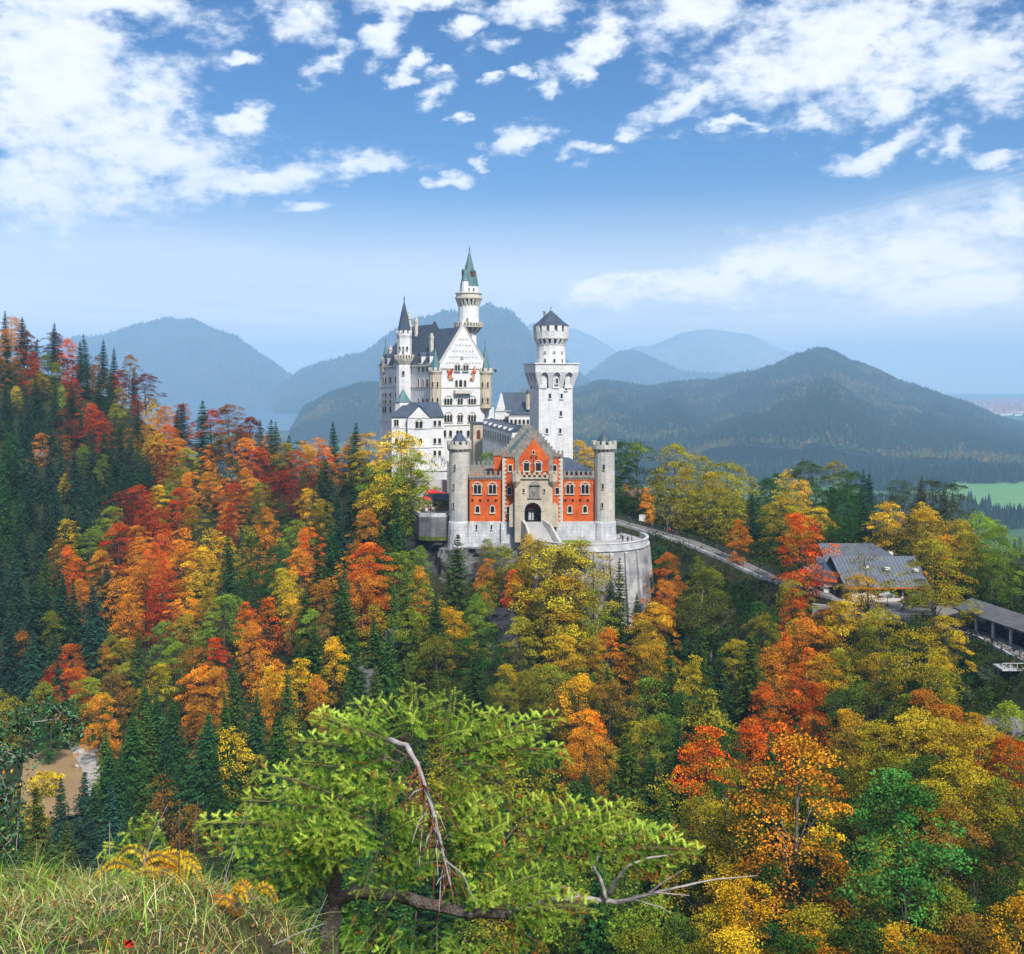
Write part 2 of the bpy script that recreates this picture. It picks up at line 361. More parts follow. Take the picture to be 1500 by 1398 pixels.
# ---- the plain beyond, with fields, out to the horizon
def field_mat():
    m = bpy.data.materials.new('plain'); m.use_nodes = True; nt = m.node_tree; N = nt.nodes.new; L = nt.links.new
    bs = nt.nodes['Principled BSDF']; bs.inputs['Roughness'].default_value = .95; bs.inputs['Specular IOR Level'].default_value = .1
    tc = N('ShaderNodeTexCoord')
    vo = N('ShaderNodeTexVoronoi'); L(tc.outputs['Object'], vo.inputs['Vector']); vo.inputs['Scale'].default_value = .0032
    cr = N('ShaderNodeValToRGB'); e = cr.color_ramp.elements; e[0].color = (.07, .17, .045, 1); e[1].color = (.10, .22, .06, 1)
    for p, c in ((.45, (.025, .05, .03, 1)), (.6, (.14, .20, .07, 1)), (.75, (.03, .06, .035, 1)), (.88, (.09, .07, .035, 1))):
        q = e.new(p); q.color = c
    cr.color_ramp.interpolation = 'CONSTANT'
    sp = N('ShaderNodeSeparateColor'); L(vo.outputs['Color'], sp.inputs[0]); L(sp.outputs[0], cr.inputs[0])
    nz = N('ShaderNodeTexNoise'); L(tc.outputs['Object'], nz.inputs['Vector']); nz.inputs['Scale'].default_value = .01; nz.inputs['Detail'].default_value = 6
    mx = N('ShaderNodeMix'); mx.data_type = 'RGBA'; mx.blend_type = 'MULTIPLY'; mx.inputs[0].default_value = .7; L(cr.outputs[0], mx.inputs[6]); L(nz.outputs['Color'], mx.inputs[7])
    L(mx.outputs[2], bs.inputs['Base Color']); return m
M_plain = field_mat()
FS = 1.4
PL = -152.0 * FS
gy = np.concatenate([np.linspace(560, 3000, 60), np.geomspace(3050, 19000, 50)])
tag(grid_obj('plain', np.linspace(-21000, 21000, 160), gy, lambda a, b: PL + 0 * a, M_plain), kind='structure')
def flat(name, pts, z, mt, kind='structure', th=.0):
    mb = MB(); mb.add([(x, y, z) for x, y in pts], [tuple(range(len(pts)))]); return tag(mb.build(name, mt), kind=kind)
M_lake = mat('lake_water', (.012, .05, .085), .1, .002, .25, spec=.5)
def blob(cx, cy, rx, ry, n=48, s=1, amp=.25):
    cx, cy, rx, ry = cx * FS, cy * FS, rx * FS, ry * FS
    a = np.linspace(0, 2 * np.pi, n, endpoint=False)
    r = 1 + amp * (fbm(np.cos(a) * 2 + 5, np.sin(a) * 2 + 5, s, 4) - .5) * 2
    return list(zip(cx + rx * r * np.cos(a), cy + ry * r * np.sin(a)))
flat('lake', blob(-1450, 4300, 1150, 1480, s=2), PL + 1.0, M_lake)
flat('lake', blob(330, 3080, 330, 330, s=9), PL + 1.2, M_lake)
M_meadow = mat('meadow', (.095, .235, .075), .1, .004, .95, col2=(.12, .25, .07))
flat('meadow', blob(700, 1330, 175, 210, s=4), PL + .8, M_meadow)
flat('meadow', blob(430, 1780, 85, 120, s=5), PL + .8, M_meadow)
flat('meadow', blob(760, 1850, 120, 90, s=6), PL + .8, M_meadow)
M_sand = mat('reed_shore', (.26, .25, .17), .1, .004, .95)
flat('reed_shore', blob(370, 3420, 330, 90, s=7), PL + 1.4, M_sand)
# ---- mountains: each a ridge line read from the photograph at its own distance
def rock_forest(name, a, b, c, sc):
    return mat(name, a, .25, sc, .95, col2=b, coord='Object')
M_mt = rock_forest('far_forest', (.018, .034, .026), (.030, .040, .026), None, .004)
M_pk = rock_forest('far_peak', (.22, .24, .26), (.15, .18, .18), None, .0012)
FAR = []
def mountain(prof, Y, front, back, mt, seed, bump=.08, n=260, rows=70, grow=1.0, name='mountain'):
    Y, front, back = Y * FS, front * FS, back * FS
    px = np.array([p[0] for p in prof], float); py = np.array([p[1] for p in prof], float)
    xs = (px - 750) * Y / FPX; zs = -(py - HOR) * Y / FPX
    gx = np.linspace(xs[0], xs[-1], n); ridge = np.interp(gx, xs, zs)
    k = np.ones(7) / 7; ridge = np.convolve(np.pad(ridge, 3, mode='edge'), k, mode='valid'); ridge = ridge + (fbm(gx / Y * 45, gx * 0 + seed, seed, 4) - .5) * .09 * (ridge - PL)
    H = ridge - PL
    t = np.concatenate([np.linspace(-1, 0, int(rows * .7)), np.linspace(0, 1, int(rows * .3))[1:]])
    T, GX = np.meshgrid(t, gx, indexing='ij'); HH = np.broadcast_to(H, T.shape)
    GY = Y + np.where(T < 0, T * front, T * back)
    wob = (fbm(GX / Y * 9 + seed, T * 2.2, seed, 4) - .5)
    s = np.clip(1 - np.abs(T) * (1 + .5 * wob * (np.abs(T) > 0)), 0, 1)
    pr = np.where(T < 0, s ** .85, s ** 1.2)
    gul = (fbm(GX / Y * 26, T * 3.0 + seed, seed + 5, 5) - .5) * bump * 2.4 * np.sin(np.clip(np.abs(T), 0, 1) * np.pi)
    GZ = PL - 4 + (HH + 4) * np.clip(pr + gul, 0, 1.0)
    GXs = GX * GY / Y
    idx = np.arange(GX.size).reshape(GX.shape)
    F = np.stack([idx[:-1, :-1], idx[:-1, 1:], idx[1:, 1:], idx[1:, :-1]], -1).reshape(-1, 4)
    V = np.stack([GXs, GY, GZ], -1)
    me = np_mesh(name, V.reshape(-1, 3), F, [mt], smooth=True)
    tag(link(name, me), kind='structure'); FAR.append((V, T)); return V, T
pk1 = [(700,530),(780,470),(840,482),(880,500),(930,535),(1000,560)]
pk2 = [(840,566),(880,545),(930,505),(950,508),(990,490),(1045,481),(1100,492),(1140,510),(1200,528),(1260,545),(1330,560)]
mountain(pk1, 9600, 1000, 700, M_pk, 31, .1, name='mountain_peak')
mountain(pk2, 8900, 700, 600, M_pk, 32, .12, name='mountain_peak')
mountain([(845,560),(880,535),(905,515),(932,512),(960,528),(1000,545),(1060,548),(1120,543),(1200,560)], 7600, 900, 600, M_mt, 33, .1)
mountain([(-200,520),(-60,470),(0,492),(60,510),(110,492),(150,490),(200,476),(240,466),(290,471),(340,490),(390,522),(440,560),(470,585),(500,600)], 6700, 1000, 900, M_mt, 34, .22)
mountain([(400,575),(440,545),(480,530),(530,520),(570,488),(610,468),(650,460),(690,462),(715,448),(745,458),(770,478),(790,510),(830,528),(860,560),(900,590),(940,605)], 5900, 900, 700, M_mt, 35, .24)
mountain([(425,640),(445,605),(480,585),(520,573),(570,568),(620,575),(700,600),(760,640)], 3000, 350, 500, M_mt, 36, .2)
mountain([(780,600),(840,575),(880,563),(950,570),(1020,563),(1080,553),(1120,545),(1150,532),(1180,518),(1200,516),(1225,524),(1250,535),(1280,541),(1320,563),(1370,578),(1420,597),(1470,618),(1530,635),(1620,650)],
         3600, 1750, 900, M_mt, 37, .24, n=360, rows=110)
# ================================================================== the castle
S_white = mat('pale_limestone', (.76, .75, .72), .07, .25, .8, col2=(.62, .63, .64), course=.55, stain=.35, bump=.15)
S_white2 = mat('white_render', (.81, .80, .785), .05, .3, .8, col2=(.68, .69, .70), course=.7, stain=.3)
S_cream = mat('cream_stone', (.62, .53, .39), .08, .4, .85, col2=(.42, .37, .29), course=.45, stain=.3)
S_grey = mat('grey_stone', (.33, .31, .27), .14, .9, .9, col2=(.18, .17, .15), course=.4, stain=.3)
S_patch = mat('weathered_stone', (.60, .56, .47), .12, .16, .85, col2=(.42, .42, .41), course=.5, stain=.5, bump=.2)
S_brick = mat('red_brick', (.78, .165, .024), .10, .35, .85, col2=(.44, .065, .018), course=.22, stain=.22)
S_plinth = mat('plinth_stone', (.68, .68, .68), .08, .5, .85, col2=(.40, .41, .42), course=.7, stain=.5)
S_trim = mat('trim_stone', (.60, .56, .47), .08, 1.0, .8)
S_slate = mat('slate_roof', (.055, .078, .115), .15, .5, .6, col2=(.035, .05, .08), spec=.4)
S_green = mat('copper_roof', (.10, .19, .20), .15, .6, .6, col2=(.05, .13, .14), spec=.4)
S_glass_dark = mat('glass_and_dark_openings', (.012, .015, .022), .1, 3, .25, spec=.5)
S_wood = mat('gate_wood', (.16, .045, .025), .15, 3, .7)
S_iron = mat('dark_iron', (.03, .03, .035), .1, 3, .6)
S_fresco = mat('wall_painting', (.55, .12, .05), .3, .9, .85, col2=(.50, .36, .18))
S_rock = mat('bare_rock', (.20, .195, .185), .25, .12, .95, col2=(.05, .05, .052), stain=.6, bump=.7)
S_rockd = mat('dark_rock', (.060, .060, .066), .3, .2, .95, col2=(.02, .02, .024), stain=.5, bump=.8)
S_wall = mat('bastion_stone', (.52, .51, .50), .14, .3, .9, col2=(.20, .20, .205), course=.5, stain=.75, bump=.3)
S_pave = mat('court_paving', (.36, .35, .34), .08, .5, .9, col2=(.28, .27, .26))
S_lawn = mat('lawn_grass', (.055, .20, .02), .15, .6, .95, col2=(.075, .16, .02))

class Bld:
    """a building: an Empty at its base; parts are children in its local frame"""
    def __init__(s, name, ox, oy, oz, rz, label, cat):
        s.e = empty(name, (ox, oy, oz), rz); tag(s.e, label, cat)
        s.ox, s.oy, s.oz, s.rz = ox, oy, oz, rz; s.c, s.s = math.cos(rz), math.sin(rz)
    def u(s, px, lx=0.0, ly=0.0, ang=0.0):
        """distance along a wall through local (lx,ly) running at local angle ang, seen at photo column px"""
        t = (px - 750) / FPX; wx = s.ox + lx * s.c - ly * s.s; wy = s.oy + lx * s.s + ly * s.c
        a = s.rz + ang; return (t * wy - wx) / (math.cos(a) - t * math.sin(a))
    def z(s, py, u=0.0, lx=0.0, ly=0.0, ang=0.0):
        wy = s.oy + lx * s.s + ly * s.c + u * math.sin(s.rz + ang)
        return Z(py, wy) - s.oz
    def part(s, mb, name, m, parent=None, smooth=False):
        return mb.build(name, m, parent or s.e, smooth)
def FR(lx, ly, ang=0.0): return Matrix.Translation((lx, ly, 0)) @ Matrix.Rotation(ang, 4, 'Z')
def arch(x0, x1, z0, z1, rnd=True, n=7):
    r = (x1 - x0) / 2; c = (x0 + x1) / 2
    if not rnd: return [(x0, z0), (x1, z0), (x1, z1), (x0, z1)]
    zs = z1 - r
    return [(x0, z0), (x1, z0)] + [(c + r * math.cos(a), zs + r * math.sin(a)) for a in [math.pi * k / n for k in range(n + 1)]]
def window(b, M, u, z0, w, h, n=1, rnd=True, trim=None, tw=.16, hood=False, parent=None):
    """a window of n lights centred at u on the wall frame M: dark panes, stone jambs, sill"""
    trim = trim or S_trim; mb = MB(M); pw = w / n
    for k in range(n):
        x0 = u - w / 2 + k * pw; g = .10 * pw if n > 1 else 0
        pl = arch(x0 + g, x0 + pw - g, z0, z0 + h, rnd)
        mb.add([(x, -.03, z) for x, z in pl], [tuple(range(len(pl)))], 1)
        ol = arch(x0 + g - tw * .6, x0 + pw - g + tw * .6, z0, z0 + h + tw * .7, rnd); m = len(pl)
        vs = [(x, -.14, z) for x, z in pl] + [(x, -.14, z) for x, z in ol] + [(x, 0, z) for x, z in pl] + [(x, 0, z) for x, z in ol]
        fs = []
        for i in range(m):
            j = (i + 1) % m
            if i == 0: continue
            fs += [(i, j, m + j, m + i), (m + i, m + j, 3*m + j, 3*m + i), (j, i, 2*m + i, 2*m + j)]
        mb.add(vs, fs, 0)
    mb.box(u - w / 2 - tw, u + w / 2 + tw, -.24, 0, z0 - tw, z0, 0)
    if hood:
        pl = arch(u - w / 2 - tw * 1.6, u + w / 2 + tw * 1.6, z0 + h * .45, z0 + h + w * .28 + tw, True, 10)
        q = pl[2:]; r0 = [(x, z) for x, z in q]; c = (u, q[0][1])
        r1 = [(c[0] + (x - c[0]) * .84, c[1] + (z - c[1]) * .84) for x, z in r0]; m = len(r0)
        vs = [(x, -.18, z) for x, z in r0 + r1] + [(x, 0, z) for x, z in r0 + r1]
        fs = []
        for i in range(m - 1): fs += [(i, m + i, m + i + 1, i + 1), (i, i + 1, 2*m + i + 1, 2*m + i), (m + i + 1, m + i, 3*m + i, 3*m + i + 1)]
        mb.add(vs, fs, 0)
    return mb.build('window', [trim, S_glass_dark], parent or b.e)
def crenel_line(mb, M, u0, u1, z0, z1, n, th=.4, mi=0):
    old = mb.M; mb.M = M; w = (u1 - u0) / (2 * n - 1)
    for k in range(n): mb.box(u0 + 2 * k * w, u0 + (2 * k + 1) * w, 0, th, z0, z1, mi)
    mb.M = old
def crenel_ring(mb, cx, cy, r, z0, z1, n, th=.35, ph=0, mi=0, fill=.55):
    for k in range(n):
        a0 = ph + 2 * math.pi * (k - fill / 2) / n; a1 = ph + 2 * math.pi * (k + fill / 2) / n
        p = [(cx + r * math.cos(a0), cy + r * math.sin(a0)), (cx + r * math.cos(a1), cy + r * math.sin(a1)),
             (cx + (r - th) * math.cos(a1), cy + (r - th) * math.sin(a1)), (cx + (r - th) * math.cos(a0), cy + (r - th) * math.sin(a0))]
        mb.prism(p, z0, z1, mi)
def corbel_ring(mb, cx, cy, r0, r1, z0, z1, n, mi=0):
    for k in range(n):
        a = 2 * math.pi * k / n; w = .28 * 2 * math.pi * r0 / n; ca, sa = math.cos(a), math.sin(a)
        def q(r, t): return (cx + r * ca - t * sa, cy + r * sa + t * ca)
        p0 = [q(r0 - .1, -w), q(r0 + .05, -w), q(r0 + .05, w), q(r0 - .1, w)]; p1 = [q(r0 - .1, -w), q(r1, -w), q(r1, w), q(r0 - .1, w)]
        vs = [(x, y, z0) for x, y in p0] + [(x, y, z1) for x, y in p1]
        mb.add(vs, [(0,1,5,4),(1,2,6,5),(2,3,7,6),(3,0,4,7),(4,5,6,7)], mi)
def ring_frame(cx, cy, r, a): # wall frame tangent to a round tower; a = direction of the outward normal
    return Matrix.Translation((cx + r * math.cos(a), cy + r * math.sin(a), 0)) @ Matrix.Rotation(a + math.pi / 2, 4, 'Z')
def finial(b, cx, cy, z0, h, r=.12, parent=None):
    mb = MB(); mb.lathe(6, cx, cy, [(r*1.4, z0-.2), (r*.8, z0 + h*.3), (r*2.2, z0 + h*.36), (r*.6, z0 + h*.44), (r*1.8, z0 + h*.62), (r*.4, z0 + h*.7), (.02, z0 + h)])
    return mb.build('finial', S_iron, parent or b.e)
def spire(b, cx, cy, r, z0, z1, m, n=8, flare=1.0, parent=None, ph=math.pi / 8):
    mb = MB(); mb.lathe(n, cx, cy, [(r * 1.0, z0), (r * .84, z0 + (z1 - z0) * .12 * flare), (r * .5, z0 + (z1 - z0) * .46), (.05, z1)], ph)
    return mb.build('roof', m, parent or b.e)

# ------------------------------------------------------------------ gatehouse
def gatehouse():
    s = .15; b = Bld('gatehouse', X(782, 225), 225, -33.9, 0, 'red brick castle gatehouse with stepped gable, beige arched gate and two round stone towers', 'gatehouse')
    gx = lambda px: (px - 782) * s; gz_ = lambda py: (560 - py) * s + 33.9
    z_pl, z_w = gz_(764), gz_(700); W = MB()
    W.box(gx(687), gx(737), 0, 10, z_pl, z_w); W.box(gx(823), gx(871), 0, 10, z_pl, z_w)
    W.box(gx(736), gx(824), -.7, 11, z_pl, gz_(669)); W.box(gx(723), gx(737), 3, 10.5, z_w - .1, gz_(668))
    red = [(760, 690)]
    st = [(760, 668), (764, 668), (764, 662.5), (768.5, 662.5), (768.5, 657), (773, 657), (773, 651.5), (777.5, 651.5), (777.5, 646), (781, 646), (781, 641)]
    poly = [(gx(p), gz_(q)) for p, q in red + st] + [(gx(1564 - p), gz_(q)) for p, q in reversed(red + st)]
    W.wallpoly(list(reversed(poly)), -.98, -.55)
    b.part(W, 'wall', S_brick)
    G = MB()                                                        # stepped gables
    def steps(x0, y0, x1, y1, n):
        out = []
        for k in range(n):
            xa = x0 + (x1 - x0) * k / n; ya = y0 + (y1 - y0) * (k + 1) / n; xb = x0 + (x1 - x0) * (k + 1) / n
            out += [(xa, ya), (xb, ya)]
        return out
    pl = [(747, 671)] + steps(747, 668, 778, 630, 8) + [(786, 630)] + [(1564 - a, c) for a, c in reversed(steps(747, 668, 778, 630, 8))] + [(817, 671)]
    G.wallpoly([(gx(p), gz_(q)) for p, q in reversed(pl)], -.8, -.2)
    for sx in (0, 1):
        f = (lambda v: v) if sx == 0 else (lambda v: 1564 - v)
        a, c = sorted((gx(f(754.5)), gx(f(760.5)))); G.box(a, c, -1.02, -.68, gz_(692), gz_(664))
    b.part(G, 'gable', S_grey); G = MB()
    pl2 = [(738, 672)] + steps(738, 664, 770, 626, 8) + [(777, 626)] + [(1547 - a, c) for a, c in reversed(steps(738, 664, 770, 626, 8))] + [(809, 672)]
    G.wallpoly([(gx(p), gz_(q)) for p, q in reversed(pl2)], 10.2, 10.8)
    b.part(G, 'gable', S_grey)
    RF = MB(); zr, ze = gz_(634), gz_(668)                          # ridge roof between the gables
    RF.add([(gx(748), -.2, ze), (gx(782), -.2, zr), (gx(774), 10.2, zr + .3), (gx(740), 10.2, ze), (gx(816), -.2, ze), (gx(808), 10.2, ze)],
           [(0, 1, 2, 3), (1, 4, 5, 2), (0, 3, 5, 4)])
    b.part(RF, 'roof', S_green)
    RW = MB(); x0, x1 = gx(824.5), gx(869); zt, zb = gz_(673), gz_(692)
    RW.add([(x0, .9, zb), (x1, .9, zb), (x1, 9, zb), (x0, 9, zb), (x0, 4.5, zt + .2), (x1 - 5.0, 4.9, zt)], [(0,1,5,4), (1,2,5), (2,3,4,5), (3,0,4), (3,2,1,0)])
    b.part(RW, 'roof', S_slate)
    C = MB()                                                        # parapets, merlons and the dentil course
    for a, c in ((687, 736), (824, 871)):
        C.box(gx(a), gx(c), -.28, .5, gz_(700) + .02, gz_(696.5)); crenel_line(C, FR(0, -.22), gx(a) + .15, gx(c) - .1, gz_(696.5), gz_(690.5), 7, .5)
        n = 13; w = (gx(c) - gx(a)) / n
        for k in range(n): C.box(gx(a) + k * w + .12, gx(a) + k * w + .12 + w * .5, -.2, 0.02, gz_(703), gz_(700))
        b.part(C, 'battlement', S_grey); C = MB(); C.box(gx(a), gx(c), 9.6, 10.1, z_w, gz_(692)); b.part(C, 'rear_parapet', S_grey); C = MB()
    for a, c in ((735, 753), (811, 825)):
        C.box(gx(a), gx(c), -.95, -.2, gz_(669), gz_(666)); crenel_line(C, FR(0, -.9), gx(a), gx(c), gz_(666), gz_(660), 3, .5); b.part(C, 'battlement', S_grey); C = MB()
    C.box(gx(722), gx(737), 2.8, 3.4, gz_(669), gz_(664)); crenel_line(C, FR(0, 2.8), gx(722), gx(737), gz_(664), gz_(658), 3, .5)
    C.box(gx(722), gx(722) + .5, 3.4, 10.5, gz_(669), gz_(664) + .01); crenel_line(C, FR(gx(722), 10.5, -math.pi/2), 0, 7.0, gz_(664), gz_(658), 5, .5)
    b.part(C, 'battlement', S_grey)
    PL = MB()
    PL.box(gx(686), gx(738), -.22, 9, -8, z_pl - .003); PL.box(gx(822), gx(872), -.22, 9, -3, z_pl - .003); PL.box(gx(734), gx(826), -.95, 9, -8, z_pl - .006)
    b.part(PL, 'plinth', S_plinth)
    for px, sg in ((736, 1), (824, -1)):                            # toothed corner stones
        z = z_pl; k = 0; Q = MB()
        while z < gz_(671):
            w = .85 if k % 2 else .5
            a, c = sorted((gx(px) - .03 * sg, gx(px) + w * sg)); Q.box(a, c, -.76, -.68, z, z + .42); z += .46; k += 1
        b.part(Q, 'quoin', S_trim)
    # the porch with the gate arch
    Pm = MB(); x0, x1 = gx(754), gx(808.5); zt = gz_(698); ax0, ax1, az = gx(768), gx(792), gz_(734)
    z0 = gz_(764.5); ar = arch(ax0, ax1, z0, az)
    outer = [(x0, z0 - 4), (ax0, z0 - 4)] + [ar[0]] + list(reversed(ar[2:])) + [ar[1], (ax1, z0 - 4), (x1, z0 - 4), (x1, zt), (x0, zt)]
    Pm.wallpoly(outer, -3.4, -2.6); Pm.box(x0, ax0 - .02, -2.6, -.7, z0 - 4, zt); Pm.box(ax1 + .02, x1, -2.6, -.7, z0 - 4, zt); Pm.box(ax0 - .02, ax1 + .02, -2.6, -.7, az + .05, zt)
    for a, c in ((746, 757), (806, 817)):
        Pm.wallpoly([(gx(a), gz_(770)), (gx(c), gz_(770)), (gx(c), gz_(740)), (gx((a+c)/2 + 1), gz_(735)), (gx(a), gz_(740))] , -2.4, -.7)
    Pm.box(gx(751), gx(814), -3.75, -.7, gz_(699.5), gz_(697))
    b.part(Pm, 'porch', S_cream)
    Bt = MB(); crenel_line(Bt, FR(0, -3.75), gx(751), gx(814), gz_(697), gz_(690), 9, .35); Bt.box(gx(751), gx(814), -3.75, -3.4, gz_(697), gz_(694))
    for cx in (gx(756), gx(809)):
        Bt.lathe(8, cx, -3.3, [(.15, gz_(713)), (.6, gz_(708)), (1.05, gz_(703)), (1.05, gz_(692))])
        crenel_ring(Bt, cx, -3.3, 1.08, gz_(692), gz_(688.5), 7, .25)
    b.part(Bt, 'balcony', S_cream)
    A = MB(); cx, r = (ax0 + ax1) / 2, (ax1 - ax0) / 2; zs = az - r
    for k in range(11):
        a0, a1 = math.pi * k / 11 + .03, math.pi * (k + 1) / 11 - .03
        A.add([(cx + q * math.cos(a), y, zs + q * math.sin(a)) for y in (-3.52, -3.38) for q in (r + .05, r + .62) for a in (a0, a1)], [(0,1,3,2), (4,6,7,5), (0,2,6,4), (1,5,7,3), (2,3,7,6), (0,4,5,1)])
    b.part(A, 'arch', S_trim)
    D = MB(); da = arch(ax0 + .05, ax1 - .05, z0, az - .05); D.add([(x, -1.6, z) for x, z in da], [tuple(range(len(da)))], 1)  # dark sheet paints the shade of the passage behind the arch
    up = [p for p in da if p[1] > zs + .1]; D.wallpoly([(ax0 + .06, zs + .12)] + [(ax1 - .06, zs + .12)] + [p for p in up], -2.3, -2.1, 0)
    for k in range(7): xx = ax0 + .3 + k * (ax1 - ax0 - .6) / 6; D.box(xx - .04, xx + .04, -2.42, -2.32, zs - .5, zs + 1.2, 2)
    D.box(ax0 + .9, ax0 + 1.5, -1.75, -1.66, z0 + .6, z0 + 2.5, 3); D.box(ax1 - 1.9, ax1 - 1.6, -1.75, -1.66, z0 + .6, z0 + 2.6, 3)  # pale slabs stand for the white court glimpsed through the passage
    b.part(D, 'gate', [S_wood, S_glass_dark, S_iron, S_plinth])
    E = MB(); cx = gx(782.5); E.box(cx - 1.15, cx + 1.15, -3.55, -3.4, gz_(727), gz_(709)); E.wallpoly(list(reversed(arch(cx - 1.2, cx + 1.2, gz_(709), gz_(703)))), -3.6, -3.4)
    E.box(cx - 1.45, cx + 1.45, -3.66, -3.4, gz_(728), gz_(726.6)); 
    sh = [(-.55, gz_(711)), (-.55, gz_(717)), (0, gz_(723)), (.55, gz_(717)), (.55, gz_(711))]; E.wallpoly([(cx + p, q) for p, q in sh], -3.68, -3.55)
    E.box(cx - 1.0, cx - .75, -3.64, -3.55, gz_(725), gz_(711)); E.box(cx + .75, cx + 1.0, -3.64, -3.55, gz_(725), gz_(711))
    b.part(E, 'coat_of_arms', S_grey)
    # windows
    F0, F1, F2 = FR(0, 0), FR(0, -.7), FR(0, -.98)
    for p in (699.4, 721.4, 834.7, 857): window(b, F0, gx(p), gz_(723.5), 1.75, 2.0, 2, True, S_trim, .2, True)
    for p in (699.4, 721.4, 834.7, 857): window(b, F0, gx(p), gz_(751), .8, 1.45, 1, True, S_trim, .28)
    for p in (692, 703.5, 715, 726.5, 828, 839, 850, 861):
        mb = MB(); mb.box(gx(p) - .22, gx(p) + .22, -.06, 0, gz_(735), gz_(731.5)); b.part(mb, 'vent', S_glass_dark)
    for p in (747.5, 812.5): window(b, F1, gx(p), gz_(690), .75, 1.3, 1, False, S_trim, .22)
    for p in (746.5, 816): window(b, F1, gx(p), gz_(723.5), .8, 1.4, 1, False, S_trim, .22)
    window(b, F1, gx(745), gz_(751), .8, 1.4, 1, False, S_trim, .22)
    for p in (771.2, 788.6, ): window(b, F2, gx(p), gz_(689.5), 1.25, 1.8, 2, True, S_trim, .22, True)
    window(b, F2, gx(781.3), gz_(665), .45, .7, 1, False, S_trim, .15)
    window(b, FR(0, -3.4), gx(767), gz_(719), .35, .8, 1, False, S_trim, .12); window(b, FR(0, -3.4), gx(796.5), gz_(719), .35, .8, 1, False, S_trim, .12)
    for p in (698, 720): window(b, FR(0, -.22), gx(p), gz_(776), .35, 1.1, 1, False, S_plinth, .12)
    mb = MB(F2); mb.box(gx(781.6) - .1, gx(781.6) + .1, -.05, .02, gz_(690), gz_(672)); 
    for dx in (-1, 1): mb.box(gx(781.6) + dx * .55 - .28, gx(781.6) + dx * .55 + .28, -.05, .02, gz_(672), gz_(668))
    b.part(mb, 'painted_cross', S_wood)
    # round towers
    for cxp, wide, sm in ((672.3, 15.4, S_patch), (886.2, 15.6, S_patch)):
        cx, cy, r = gx(cxp), 1.6, wide * s
        T = MB(); T.lathe(16, cx, cy, [(r, z_pl), (r * .97, gz_(662))]); tw = b.part(T, 'tower', sm)
        T = MB(); T.lathe(16, cx, cy, [(r * 1.42, -9), (r * 1.16, -1.5), (r * 1.09, z_pl - .35), (r * 1.03, z_pl)]); b.part(T, 'plinth', S_plinth, tw)
        T = MB(); corbel_ring(T, cx, cy, r * .97, r * 1.17, gz_(662), gz_(658), 16); T.lathe(16, cx, cy, [(r * 1.17, gz_(658)), (r * 1.17, gz_(652))]); crenel_ring(T, cx, cy, r * 1.17, gz_(652), gz_(646.5), 11, .4)
        b.part(T, 'battlement', S_patch, tw)
        T = MB(); T.lathe(10, cx, cy, [(r * .74, gz_(652)), (r * .74, gz_(649)), (r * .8, gz_(648.5)), (r * .45, gz_(640)), (.05, gz_(632.5))]); b.part(T, 'roof', S_slate, tw)
        for da, py in ((-1.95, 686), (-2.05, 714), (-2.1, 742)): window(b, ring_frame(cx, cy, r - .04, da if cx < 0 else da + .25), 0, gz_(py + 2), .38, 1.15, 1, False, S_patch, .1, parent=tw)
    for px_, yy in ((687.6, -.3), (870.6, -.3)):
        mb = MB(); mb.tube([(gx(px_), yy, gz_(766)), (gx(px_), yy, gz_(700))], .07, 5); b.part(mb, 'downpipe', S_iron)
gatehouse()

